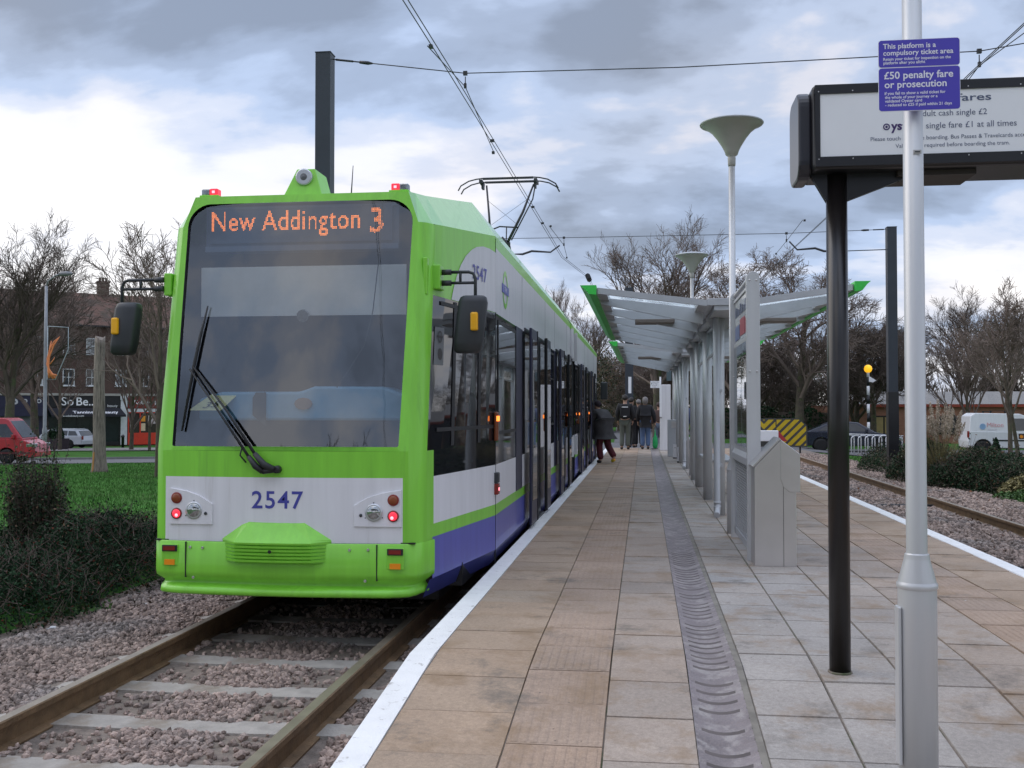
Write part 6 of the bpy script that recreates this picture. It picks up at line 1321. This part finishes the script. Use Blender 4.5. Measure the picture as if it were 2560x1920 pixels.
for x in (4.05, 4.85): b.box(x-.05, x+.05, 38.75, 39.25, zt(4.5, 39), .09)
b.build('foot', BLACKP, t)
# street lamp with festive decoration
xl, yl = -37.25, 60; zl_ = zt(xl, yl)
t = thing('street_lamp', 'tall grey street lamp column carrying an orange firework decoration', 'street lamp', (xl, yl, zl_))
b = MB(); b.lathe([(.15, zl_), (.15, zl_+1.6), (.11, zl_+1.75), (.11, 5.5), (.085, 9.0)], (xl, yl, 0), 'z', 14); b.tube([(xl, yl, 8.95), (xl+.1, yl, 9.3), (xl+.7, yl-.1, 9.65), (xl+1.0, yl-.1, 9.72)], .05, 8); b.build('column', mat('galvanised_grey', (.28, .29, .31), .5, metal=.3), t)
b = MB(); b.lathe([(.02, .5), (.11, .42), (.15, .1), (.13, -.35), (.03, -.42)], (xl+1.3, yl-.1, 9.74), 'x', 12); b.build('lantern', mat('lantern_grey', (.22, .22, .23), .5), t)
dec = thing('festive_decoration', 'orange spray shaped festive light in a pale frame hung on the lamp column', 'decoration', (xl+.2, yl-.15, 3))
Pd = lambda x, y: tuple(at(x*.193, 640+y*.193, 59.85))
b = MB(); q = [Pd(620, 910), Pd(885, 925), Pd(885, 1210), Pd(720, 1600), Pd(610, 1600), Pd(620, 910)]; b.tube(q, .028, 5); b.build('frame', mat('pale_frame_tube', (.35, .40, .42), .5), dec)
b = MB(); ORG = mat('orange_rope_light', (.80, .26, .09), .5)
for pts, r0 in (([(690, 1590), (625, 1480), (615, 1330), (650, 1200), (700, 1110), (775, 1045)], .05), ([(690, 1590), (630, 1450), (625, 1320), (645, 1200), (665, 1100)], .05), ([(660, 1560), (625, 1420), (640, 1300), (700, 1150), (770, 1050)], .05), ([(650, 1400), (680, 1360), (710, 1310)], .03), ([(740, 1550), (680, 1530), (630, 1460), (620, 1340), (640, 1230)], .05), ([(700, 1560), (640, 1500), (612, 1400), (630, 1260)], .06), ([(640, 1580), (625, 1500), (615, 1400)], .05), ([(720, 1580), (660, 1520), (625, 1440)], .05)):
    b.tube([Pd(*p) for p in pts], [r0*1.3]+[r0]*(len(pts)-2)+[r0*.4], 6)
b.build('orange_spray', ORG, dec)
# cut dead trunk, planter, bollard
xt, yt = -19.5, 34.8; zt0_ = zt(xt, yt)
b = MB(); prof = []; rings = []
for i in range(24):
    h_ = 4.95*i/23; r0 = .225+.09*math.exp(-h_*2.5)-.012*h_; rings.append([(xt+math.cos(a)*r0*(1+.10*math.sin(3*a+h_)+.05*math.sin(7*a+2*h_)+random.uniform(-.03, .03)), yt+math.sin(a)*r0*(1+.1*math.sin(3*a+h_)), zt0_-.1+h_+(.08*math.sin(2*a) if i == 23 else 0)) for a in [q*2*math.pi/18 for q in range(18)]])
b.loft(rings, 0, True, True, True); tr = b.build('dead_tree_trunk', DEADW, org=(xt, yt, zt0_), label='pale weathered dead tree trunk cut off at the top, standing on the lawn', cat='tree trunk')
b = MB(); b.slab([(xt-.10, yt-.30, zt0_+.02), (xt-.04, yt-.31, zt0_), (xt-.03, yt-.26, zt0_+.75), (xt-.09, yt-.25, zt0_+.72)], (0, .03, 0)); b.build('bare_wood_streak', mat('orange_heartwood', (.45, .22, .07), .8), tr)
p = at(140, 1115, 80); b = MB(); zg = zt(p.x, p.y); b.prism([(p.x-.9, zg), (p.x+.75, zg), (p.x+.85, zg+.95), (p.x-1.0, zg+.95)], 'y', 79.2, 80.6); pl_ = b.build('planter', mat('planter_dark', (.022, .012, .018), .7), org=(p.x, 80, zg), label='dark planter box with shrubs in front of the silver estate car', cat='planter', bevel=.03)
p = at(307, 1110, 91); zg = zt(p.x, p.y); b = MB(); b.lathe([(.13, zg), (.13, zg+1.0), (.17, zg+1.02), (.17, zg+1.12), (.10, zg+1.25), (.01, zg+1.3)], (p.x, p.y, 0), 'z', 12); b.build('bollard', BLACKP, org=(p.x, p.y, zg), label='black bollard on the pavement beside the red shop front', cat='bollard')

# ------------------------------------------------------------------ trees
def seg_mesh(name, segs, n, m, extra=None):
    """segs: array of (p(3), q(3), r0, r1); builds n-sided tubes"""
    S = np.array(segs, np.float64); p, q, r0, r1 = S[:, 0:3], S[:, 3:6], S[:, 6], S[:, 7]
    d = q-p; d /= np.linalg.norm(d, axis=1)[:, None]+1e-9; ref = np.where(np.abs(d[:, 2:3]) < .9, np.array([[0, 0, 1.]]), np.array([[1., 0, 0]])); u = np.cross(d, ref); u /= np.linalg.norm(u, axis=1)[:, None]; w = np.cross(d, u)
    a = np.arange(n)*2*np.pi/n; ring = u[:, None]*np.cos(a)[None, :, None]+w[:, None]*np.sin(a)[None, :, None]
    v = np.concatenate([p[:, None]+ring*r0[:, None, None], q[:, None]+ring*r1[:, None, None]], 1).reshape(-1, 3)
    i = np.arange(n); f = np.stack([i, (i+1) % n, n+(i+1) % n, n+i], 1); f = (f[None]+(2*n*np.arange(len(S)))[:, None, None]).reshape(-1, 4)
    return fast_mesh(name, v, f, m, smooth=True)
def grow_tree(seed, H=10, r=.2, fork=.28, nl=9, spread=.75, up=.25, levels=4, kids=(0, 7, 6, 5), twig=.55, curl=.18, minr=.008, limb=.62):
    rg = random.Random(seed); trunk, crown = [], []
    def branch(p, d, L, r0, lv):
        ns = 6 if lv == 0 else (5 if lv == 1 else (4 if lv == 2 else 3)); step = L/ns; pts = [(Vector(p), r0)]; d = Vector(d).normalized()
        for i in range(ns):
            wob = curl*(.35 if lv == 0 else 1+.3*lv); d = (d+Vector((rg.gauss(0, wob), rg.gauss(0, wob), rg.gauss(0, wob)*.7+up*(.16 if lv < 3 else .08)))).normalized()
            rr = max(minr, r0*(1-.72*(i+1)/ns)); q = pts[-1][0]+d*step; (trunk if lv == 0 else crown).append((*pts[-1][0], *q, pts[-1][1], rr)); pts.append((q, rr))
        if lv >= levels: return
        n = nl if lv == 0 else kids[lv]
        for k_ in range(n):
            t = (fork+(1-fork)*(k_+rg.random()*.8)/n) if lv == 0 else .22+.78*(k_+rg.random())/n
            t = min(t, .999); i = int(t*ns); f = t*ns-i; pp = pts[i][0].lerp(pts[i+1][0], f); pr = pts[i][1]*(1-f)+pts[i+1][1]*f; ax = (pts[i+1][0]-pts[i][0]).normalized()
            ph = rg.random()*6.283 if lv else (k_*2.4+rg.random()); o = ax.orthogonal().normalized(); o2 = ax.cross(o); side = o*math.cos(ph)+o2*math.sin(ph)
            an = spread*(rg.uniform(.75, 1.2))*(1 if lv == 0 else .78); nd = ax*math.cos(an)+side*math.sin(an)
            if lv == 0: nL = H*limb*rg.uniform(.7, 1.05)*(1-.45*(t-fork)/(1-fork+1e-6))
            else: nL = L*rg.uniform(.38, .62)*(1.1-.4*t)
            nL = max(nL, twig*.6)
            branch(pp, nd, nL, max(minr, min(pr*.72, r0*.62)), lv+1)
    branch((0, 0, 0), (0, 0, 1), H*(fork+.45), r, 0)
    return trunk, crown
def tree_protos():
    P = {}
    specs = dict(broad=dict(seed=3, H=10, r=.26, fork=.25, nl=13, spread=.66, up=.45, kids=(0, 9, 7, 6), twig=.65, limb=.66, minr=.008, curl=.085),
        curly=dict(seed=11, H=9, r=.25, fork=.30, nl=13, spread=.85, up=.22, kids=(0, 9, 8, 6), twig=.5, curl=.12, limb=.58, minr=.0085),
        vase=dict(seed=21, H=9, r=.16, fork=.20, nl=13, spread=.50, up=.55, kids=(0, 9, 7, 5), twig=.65, curl=.07, limb=.72, minr=.008),
        dense=dict(seed=31, H=8, r=.2, fork=.16, nl=16, spread=.90, up=.20, kids=(0, 10, 8, 6), twig=.55, curl=.11, limb=.60, minr=.010),
        slim=dict(seed=42, H=8, r=.11, fork=.25, nl=14, spread=.60, up=.42, kids=(0, 7, 5, 4), twig=.45, curl=.11, limb=.46, minr=.007),
        young=dict(seed=55, H=4.6, r=.075, fork=.38, nl=11, spread=.55, up=.45, kids=(0, 7, 6, 4), twig=.35, curl=.12, limb=.58, minr=.005))
    for k_, s in specs.items():
        tr_, cr_ = grow_tree(**s); P[k_] = (seg_mesh('trunk', tr_, 9, BARK), seg_mesh('crown', cr_, 3 if k_ != 'young' else 4, TWIG), len(cr_))
    return P
TP = tree_protos(); print('tree segs', {k: v[2] for k, v in TP.items()})
def tree(kind, label, x, y, h=1.0, rz=None, grp='bare winter trees', sx=None, z=None, dark=False, name='bare_tree'):
    zg = (zt(x, y) if z is None else z)-.05; t = thing(name, label, 'tree', (x, y, zg), grp)
    for m_, nm in ((TP[kind][0], 'trunk'), (TP[kind][1], 'crown')):
        o = bpy.data.objects.new(nm, m_); COL.objects.link(o); o.parent = t; WO[o.name] = Vector((x, y, zg))
        if dark and nm == 'crown': o.material_slots[0].link = 'OBJECT'; o.material_slots[0].material = DTWIG
    s = sx or h; t.scale = (s, s, h); t.rotation_euler = (0, 0, rz if rz is not None else random.uniform(0, 6.28)); return t
tree('broad', 'tall bare tree with upswept twigs rising left of the cone lamp above the shelter roof', .8, 62, 1.14, .4)
tree('curly', 'bare tree with gnarled twigs between the two cone lamps above the shelter', 5.1, 57, 1.06, 1.0)
tree('curly', 'gnarled bare tree just left of the black sign post', 8.0, 55, 1.08, 3.6)
tree('dense', 'dark dense bare tree between black sign post and the beacon', 12.3, 62, 1.05, .2, dark=True, sx=1.05)
tree('dense', 'dark bare tree behind the hall roof, right of the grey mast', 20.3, 86, 1.38, 2.2, dark=True, sx=1.05)
tree('broad', 'bare tree beyond the hall, right of the silver column', 25.5, 86, 1.02, 5.0, dark=True)
tree('dense', 'low dark bare tree behind the timetable board', 7.2, 66, .92, 4.2, dark=True)
tree('dense', 'spreading dark tree far behind the shelter columns', 3.4, 72, 1.0, 1.2, dark=True)
tree('dense', 'dark tree behind the chevron board, farther back', 9.8, 76, 1.05, 5.4, dark=True)
tree('curly', 'bare tree with leaning trunk in front of the brick hall', 12.7, 59, .72, .9, dark=True)
tree('vase', 'vase shaped bare tree before the brick hall, behind the pampas plumes', 16.5, 55, .62, 2.0, sx=.75)
tree('dense', 'brown bare tree directly behind the walkers at the platform end', -1.9, 80, .88, .6)
tree('broad', 'bare tree above the far end of the tram roof', -4.2, 84, .92, 2.8)
tree('vase', 'slender bare tree showing just beyond the tram roof, left of the shelter tip', -8.0, 90, 1.32, 1.9, sx=.8)
tree('dense', 'brown bare tree behind the mast at the platform end', .6, 88, .92, 3.3)
tree('dense', 'far dark tree behind the blue jacketed person', 5.5, 90, 1.1, 2.5, dark=True)
tree('broad', 'far bare tree at the right edge beyond the hall roof', 33, 92, .95, 1.5)
tree('dense', 'far dark bare tree beyond the hall, above the white van', 30.0, 92, .8, .5, dark=True)
tree('young', 'young bare tree on the grass in front of the white van', 10.1, 30, 1.02, .7, grp='young street trees')
tree('young', 'young bare tree near the right edge beside the small conifer', 12.4, 36, 1.05, 2.6, grp='young street trees')
# unseen trees added behind the viewpoint to darken the windscreen reflection
for i, (x, y, h, lab) in enumerate([(-11, -26, 1.7, 'unseen bare tree added behind the viewpoint at left, mirrored in the windscreen'), (-4, -31, 1.9, 'unseen tall bare tree added behind the viewpoint over the track, mirrored in the windscreen'), (3.5, -27, 1.6, 'unseen bare tree added behind the viewpoint over the platform ramp, mirrored in the windscreen'), (10.5, -30, 1.8, 'unseen bare tree added behind the viewpoint at right, mirrored in the windscreen'), (-18, -30, 1.8, 'unseen far left bare tree added behind the viewpoint, mirrored in the windscreen')]):
    tree('dense', lab, x, y, h, i*1.3, dark=True)
# left side
tree('broad', 'big dark bare tree filling the left edge above the red van', -43.6, 66, 1.42, .9, dark=True, sx=1.5)
tree('broad', 'broad bare tree at left with twigs against the bright sky, behind the street lamp', -50.5, 80, 1.45, 2.3)
tree('broad', 'bare tree rising behind the roof of the shop parade near the chimney', -62, 128, 1.55, 4.0)
tree('curly', 'bare tree behind the parade roof, right of the chimney', -52, 126, 1.4, .3)
tree('broad', 'bare tree behind the parade roof at far left', -76, 122, 1.75, 1.1)
tree('slim', 'bare tree before the navy shop front, above the red van', -46.5, 77, 1.5, 3.0)
tree('vase', 'bare tree whose twigs screen the upper windows of the parade', -42.0, 80, 1.15, 5.1)
tree('slim', 'slim bare tree with mossy trunk close to the tram mirror', -15.6, 31.5, 1.10, 2.2)
tree('slim', 'bare street tree before the white pilaster of the red shop', -39.4, 78, 1.15, .4)
tree('slim', 'bare street tree before the red shop door', -37.2, 78.5, 1.25, 1.7)

# ------------------------------------------------------------------ foliage helpers
def leaf_mesh(name, C, size, mats, mi=None, aspect=.55, up=.0):
    n = len(C); Rm = rand_rot(n); q = np.array([(-.5, 0, 0), (0, -.5*aspect, .08), (.5, 0, 0), (0, .5*aspect, .08)]); s = (size if np.ndim(size) else np.full(n, size))[:, None, None]
    v = np.einsum('nij,kj->nki', Rm, q)*s+C[:, None]; f = np.arange(4*n).reshape(n, 4)
    return fast_mesh(name, v.reshape(-1, 3), f, mats, mi)
def shrub(name, label, cat, org, C, size, mats, probs, stems=None, group=None):
    t = thing(name, label, cat, org, group); o = np.array(org); mi = rng.choice(len(mats), len(C), p=probs)
    link_mesh('foliage', leaf_mesh('foliage', C-o, size, mats, mi), t)
    if stems is not None and len(stems):
        S = np.array(stems, float); S[:, 0:3] -= o; S[:, 3:6] -= o; link_mesh('stems', seg_mesh('stems', S, 4, DTWIG), t)
    return t
def mound(n, cx, cy, rx, ry, h, zfun, lump=.25, seed=0, shell=.55):
    """leaf positions through a lumpy mound, thicker towards its surface"""
    r_ = np.sqrt(rng.random(n)); a = rng.random(n)*2*np.pi; x = cx+rx*r_*np.cos(a); y = cy+ry*r_*np.sin(a)
    top = h*np.sqrt(np.clip(1-r_**2.6, 0, 1))*(1+lump*np.sin(x*3.1+seed)*np.cos(y*2.7+seed*1.7)+lump*.6*np.sin(x*7.3+seed*2)*np.sin(y*6.1+seed)); k_ = 1-np.abs(rng.normal(0, shell*.5, n)); k_ = np.where(rng.random(n) < .25, rng.random(n), k_)
    z = np.array([zfun(a_, b_) for a_, b_ in zip(x, y)])+np.clip(top, .02, None)*np.clip(k_, 0, 1.12); return np.stack([x, y, z], 1)
def sprays(n, C, zl_, ln=.3):
    idx = rng.choice(len(C), n); P = C[idx]; d = rng.normal(size=(n, 3)); d[:, 2] = np.abs(d[:, 2])*.8+.3; d /= np.linalg.norm(d, axis=1)[:, None]; L_ = rng.uniform(.4, 1.0, (n, 1))*ln
    return np.concatenate([P-d*L_*.5, P+d*L_, np.full((n, 1), .004), np.full((n, 1), .002)], 1)
# dark cotoneaster bank at the left of the track, as separate bushes
for i, (x, y, rx, ry, h, n, lab) in enumerate([(-5.75, 8.0, 1.15, 1.05, .62, 20000, 'nearest dark green shrub with red tinged leaves at the lower left, beside the ballast'), (-6.6, 9.4, 1.5, 1.4, .50, 20000, 'dark shrub under the upright twiggy shrub at left'), (-5.45, 10.0, 1.0, 1.4, .70, 20000, 'dark spreading shrub beside the tram front corner'), (-5.5, 12.4, 0.9, 1.6, .50, 9000, 'dark shrub along the far side of the tram, behind the nearer shrubs'), (-7.2, 7.6, 1.2, 1.2, .48, 12000, 'dark shrub cut by the left edge of the view'), (-6.9, 11.6, 1.2, 1.3, .34, 8000, 'dark shrub at the edge of the lawn behind the twiggy shrub')]):
    C = mound(n, x, y, rx, ry, h, lambda a, c: -.49, .22, i); st = sprays(900, C, -.4, .22)
    tips = st[:, 3:6]; C = np.concatenate([C, tips+rng.normal(0, .015, tips.shape), tips+rng.normal(0, .03, tips.shape)]); shrub('cotoneaster_shrub', lab, 'shrub', (x, y, -.5), C, rng.uniform(.018, .042, len(C)), [LEAFD, LEAFR, LEAFB], [.93, .05, .02], st, 'dark shrubs along the left track')
# upright twiggy shrub
st = []; cx_, cy_ = -6.28, 10.0
for i in range(420):
    a = random.random()*6.28; r0 = random.random()**.7*.20; p = Vector((cx_+math.cos(a)*r0, cy_+math.sin(a)*r0, -.45)); top = random.uniform(.7, 1.75)*(1-2.4*r0); d = Vector((math.cos(a)*.12+.05*random.gauss(0, 1)-.03, math.sin(a)*.12, 1)).normalized(); q = p
    for k_ in range(4):
        q2 = q+d*top/4; d = (d+Vector((random.gauss(0, .07), random.gauss(0, .07), .08))).normalized(); st.append((*q, *q2, .005-.0008*k_, .005-.0008*(k_+1))); q = q2
C = np.array([(s_[0]+(s_[3]-s_[0])*u, s_[1]+(s_[4]-s_[1])*u, s_[2]+(s_[5]-s_[2])*u) for s_ in st for u in np.random.RandomState(1).rand(15)]); C += rng.normal(0, .022, C.shape)
shrub('upright_shrub', 'upright brown twiggy conifer shrub standing in front of the lawn at left', 'shrub', (cx_, cy_, -.5), C, rng.uniform(.018, .045, len(C)), [LEAFD, LEAFO, LEAFB], [.42, .46, .12], st)
# grass tuft, leaf litter at the ballast edge
C = np.stack([rng.normal(-4.85, .12, 500), rng.normal(8.25, .12, 500), rng.uniform(-.48, -.38, 500)], 1); shrub('weed_tuft', 'bright green weed tuft between dark shrubs and ballast', 'weed', (-4.85, 8.25, -.5), C, .05, [LEAFG], [1.0])
C = np.stack([rng.uniform(-5.0, -4.3, 160), rng.uniform(7.4, 9.6, 160), rng.uniform(-.47, -.43, 160)], 1); props(link_mesh('fallen_leaves', leaf_mesh('fallen_leaves', C, rng.uniform(.04, .08, 160), [LEAFB], aspect=.7)), 'brown fallen leaves along the edge of the shrubs', 'leaves', kind='stuff')
C = np.stack([rng.uniform(3.2, 6.9, 240), 8+rng.random(240)*20, rng.uniform(-.43, -.41, 240)], 1); props(link_mesh('fallen_leaves', leaf_mesh('fallen_leaves', C, rng.uniform(.05, .09, 240), [mat('russet_leaf', (.16, .07, .035), .8, island=.5)], aspect=.7)), 'brown fallen leaves on the right hand track', 'leaves', kind='stuff')
# right hand planting
for i, (x, y, rx, ry, h, n, lab) in enumerate([(7.35, 29.8, 1.35, 2.4, .72, 12000, 'low dark shrub at the foot of the white hoops, beyond the right track'), (6.72, 25.7, 0.85, 1.7, .95, 14000, 'dark rounded shrub hiding the foot of the grey mast'), (7.75, 23.5, 1.25, 1.5, .86, 15000, 'large dark green shrub under the pampas plumes'), (6.95, 23.7, 0.75, 0.8, .80, 9000, 'dark shrub in front of the pampas stems'), (8.6, 20.7, 1.1, 1.4, .55, 8000, 'dark shrub at the right edge beside the ballast'), (9.9, 24.5, 1.3, 2.0, .7, 9000, 'dark shrub right of the pampas grass, below the white van'), (9.7, 29.6, 1.2, 2.2, .5, 6000, 'low shrub between pampas grass and the road')]):
    C = mound(n, x, y, rx, ry, h, lambda a, c: zt(a, c), .25, i+9); st = sprays(700, C, 0, .35); tips = st[:, 3:6]; C = np.concatenate([C, tips+rng.normal(0, .02, tips.shape)])
    shrub('planting_shrub', lab, 'shrub', (x, y, zt(x, y)), C, rng.uniform(.035, .075, len(C)), [LEAFD, LEAFO, LEAFB], [.70, .25, .05], st, 'dark shrubs beside the right track')
# pampas grass
pg = thing('pampas_grass', 'pampas grass with pale feathery plumes above dark shrubs in front of the white van', 'ornamental grass', (6.75, 24.6, zt(6.75, 24.6))); o = Vector((6.75, 24.6, zt(6.75, 24.6))); seg = []; C = []
for i in range(1300):
    a = random.random()*6.28; d = Vector((math.cos(a)*random.uniform(.05, .55), math.sin(a)*random.uniform(.05, .55), 1)).normalized(); L_ = random.uniform(.6, 1.15); q = Vector((math.cos(a)*.15, math.sin(a)*.15, 0)); 
    for k_ in range(4):
        q2 = q+d*L_/4; d = (d+Vector((math.cos(a)*.10, math.sin(a)*.10, -.12))).normalized(); seg.append((*q, *q2, .006-.001*k_, .005-.001*k_)); q = q2
link_mesh('blades', seg_mesh('blades', seg, 3, STRAW), pg)
seg = []
for i in range(32):
    a = random.random()*6.28; lean = random.uniform(.02, .62); d = Vector((math.cos(a)*lean, math.sin(a)*lean, 1)).normalized(); L_ = random.uniform(1.25, 1.72); q = Vector((0, 0, .2)); e = q+d*L_; seg.append((*q, *e, .005, .004)); sp = Vector((0, 0, 0))
    for k_ in range(240):
        u = random.random(); c = e-d*(.46*(1-u)); w_ = .042*math.sin(math.pi*min(1, u*.9+.1))**.6; C.append((c.x+random.gauss(0, w_*.55), c.y+random.gauss(0, w_*.55), c.z+.10+random.gauss(0, .01)))
link_mesh('stalks', seg_mesh('stalks', seg, 4, STRAW), pg); C = np.array(C); link_mesh('plumes', leaf_mesh('plumes', C, rng.uniform(.03, .07, len(C)), [PLUME], aspect=.25), pg)
# straw clump, green weeds, small conifer
C = mound(1800, 7.7, 22.0, .55, .5, .42, lambda a, c: zt(a, c), .3, 3); shrub('dry_grass_clump', 'clump of dry straw coloured grass among the shrubs right of the silver column', 'grass clump', (7.7, 22.0, zt(7.7, 22)), C, rng.uniform(.05, .12, len(C)), [STRAW], [1.0])
C = mound(2600, 7.5, 21.0, .75, .9, .20, lambda a, c: zt(a, c), .3, 4); shrub('weed_patch', 'bright green low weeds at the edge of the ballast under the shrubs at right', 'weed', (7.5, 21.0, zt(7.5, 21)), C, rng.uniform(.04, .08, len(C)), [LEAFG], [1.0])
u_ = rng.random(3000); a_ = rng.random(3000)*6.28; rr_ = (1-u_)**.7*.30*np.sqrt(rng.random(3000)); zg = zt(9.7, 30); C = np.stack([9.72+rr_*np.cos(a_), 30+rr_*np.sin(a_), zg+.05+u_*1.05], 1); shrub('small_conifer', 'small dark conifer in front of the white van', 'conifer', (9.72, 30, zg), C, rng.uniform(.03, .06, 3000), [LEAFD], [1.0], [(9.72, 30, zg, 9.72, 30, zg+1.0, .02, .008)])
# planter shrub and hedges
p = at(140, 1115, 80); C = mound(1500, p.x, 79.8, .8, .6, .9, lambda a, c: zt(p.x, 80)+.9, .4, 6); shrub('planter_shrub', 'dark shrub growing in the planter before the silver estate car', 'shrub', (p.x, 79.8, zt(p.x, 80)+.9), C, rng.uniform(.1, .2, 1500), [LEAFD], [1.0])
def hedge(label, x0, x1, y, h, n, th=1.2):
    C = np.stack([rng.uniform(x0, x1, n), y+rng.uniform(-th/2, th/2, n), rng.random(n)**.7*h], 1); C[:, 2] *= (1+.1*np.sin(C[:, 0]*2.1)+.06*np.sin(C[:, 0]*5.3)); C[:, 2] += np.array([zt(a, y) for a in C[:, 0]]); t = shrub('hedge', label, 'hedge', ((x0+x1)/2, y, zt((x0+x1)/2, y)), C, rng.uniform(.12, .24, n), [LEAFD, LEAFO], [.8, .2])
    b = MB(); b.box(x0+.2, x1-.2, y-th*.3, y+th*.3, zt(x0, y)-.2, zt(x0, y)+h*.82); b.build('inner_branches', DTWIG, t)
hedge('dark clipped hedge behind the chevron board and dark car', 4.3, 11.6, 62, 1.9, 7000)
hedge('dark hedge beyond the platform end, behind the walkers', -6.5, 3.6, 98, 2.2, 7000)
# ivy clad trees behind the platform end: brown-green mass
def ivy_tree(label, x, y, h, r_, n, mats, probs):
    zg = zt(x, y); t = thing('ivy_clad_tree', label, 'tree', (x, y, zg), 'ivy clad trees beyond the platform'); b = MB(); b.tube([(x, y, zg-.1), (x+.1, y, zg+h*.4), (x-.1, y, zg+h*.9)], [.28, .2, .06], 9); b.build('trunk', BARK, t)
    k_ = max(6, int(n/500)); cen = np.stack([x+rng.normal(0, r_*.42, k_), y+rng.normal(0, r_*.42, k_), zg+h*(.12+.80*rng.random(k_))], 1); C = cen[rng.integers(0, k_, n)]+rng.normal(0, 1, (n, 3))*np.array([r_*.22, r_*.22, h*.075]); C = C[C[:, 2] > zg]
    mi = rng.choice(len(mats), len(C), p=probs); link_mesh('crown', leaf_mesh('crown', C-np.array((x, y, zg)), rng.uniform(.08, .20, len(C)), mats, mi), t)
    S = np.concatenate([np.repeat(np.array([[x, y, zg+h*.35]]), k_, 0)-np.array((x, y, zg)), cen-np.array((x, y, zg)), np.full((k_, 1), .06), np.full((k_, 1), .015)], 1); link_mesh('limbs', seg_mesh('limbs', S, 5, BARK), t)
for a in [('brown leafed tree mass behind the far end of the tram', -3.6, 74, 6.4, 2.6, 7000), ('brownish ivy clad tree between the tram end and the blue grey mast', -1.6, 84, 6.2, 2.4, 6500), ('ivy clad tree right of the blue grey mast, behind the direction sign', 1.3, 78, 5.4, 2.4, 6500), ('dark ivy clad tree behind the shelter columns', 4.0, 82, 5.6, 2.8, 6500)]: ivy_tree(*a, [LEAFO, LEAFB, LEAFD], [.40, .42, .18])
for a in [('dark ivy clad tree behind the black sign post', 10.6, 80, 5.2, 2.8, 6500), ('dark ivy clad tree left of the brick hall, behind the beacon', 12.6, 84, 5.5, 3.0, 6500)]: ivy_tree(*a, [LEAFO, LEAFB, LEAFD], [.35, .25, .40])
# distant wood closing the view
def wood(label, x0, x1, y0, y1, h, n, zfun=zt):
    x = rng.uniform(x0, x1, n); y = rng.uniform(y0, y1, n); hh = h*(.72+.28*np.sin(x*.19)*np.cos(x*.071+1)+.12*np.sin(x*.63)); z = np.array([zfun(a, c) for a, c in zip(x, y)])+hh*rng.random(n)**.8
    S = []; d = rng.normal(size=(n, 3)); d[:, 2] = np.abs(d[:, 2])+.6; d /= np.linalg.norm(d, axis=1)[:, None]; L_ = rng.uniform(.5, 1.4, (n, 1)); P = np.stack([x, y, z], 1)
    props(link_mesh('woodland', seg_mesh('woodland', np.concatenate([P, P+d*L_, np.full((n, 1), .05), np.full((n, 1), .02)], 1), 3, DTWIG)), label, 'woodland', kind='stuff')
wood('bare brown woodland far behind the tracks', -45, 75, 125, 150, 7.5, 26000); wood('bare woodland behind the shop parade', -170, -40, 150, 180, 9, 9000)
# short grass on the lawn at the left and the bank at the right
def grass(label, n, x0, x1, y0, y1, skip=None):
    u = rng.random(n); y = y0*(y1/y0)**u; x = rng.uniform(x0, x1, n); k_ = (-x/y < .75) if x1 < 0 else (x/y < .45)
    if skip: k_ &= ((x-RA.x)*rn.x+(y-RA.y)*rn.y) < 3.1
    x, y = x[k_], y[k_]; n = len(x); z = np.array([zt(a, c) for a, c in zip(x, y)])
    a = rng.random(n)*6.28; h = rng.uniform(.03, .085, n); w_ = .006+.00035*y; lx, ly = rng.normal(0, .02, n), rng.normal(0, .02, n)
    v = np.stack([np.stack([x-np.cos(a)*w_, y-np.sin(a)*w_, z-.01], 1), np.stack([x+np.cos(a)*w_, y+np.sin(a)*w_, z-.01], 1), np.stack([x+lx, y+ly, z+h], 1)], 1)
    props(link_mesh('grass_blades', fast_mesh('grass_blades', v.reshape(-1, 3), np.arange(3*n).reshape(n, 3), GRASSB)), label, 'grass', kind='stuff')
grass('short green grass of the lawn at left', 170000, -34, -5.2, 9, 46, skip=True); grass('short grass around the young trees at right', 25000, 6.9, 17, 20, 43)
for o in list(bpy.data.objects):
    if o.type == 'MESH' and len(o.data.vertices) == 0: bpy.data.objects.remove(o)
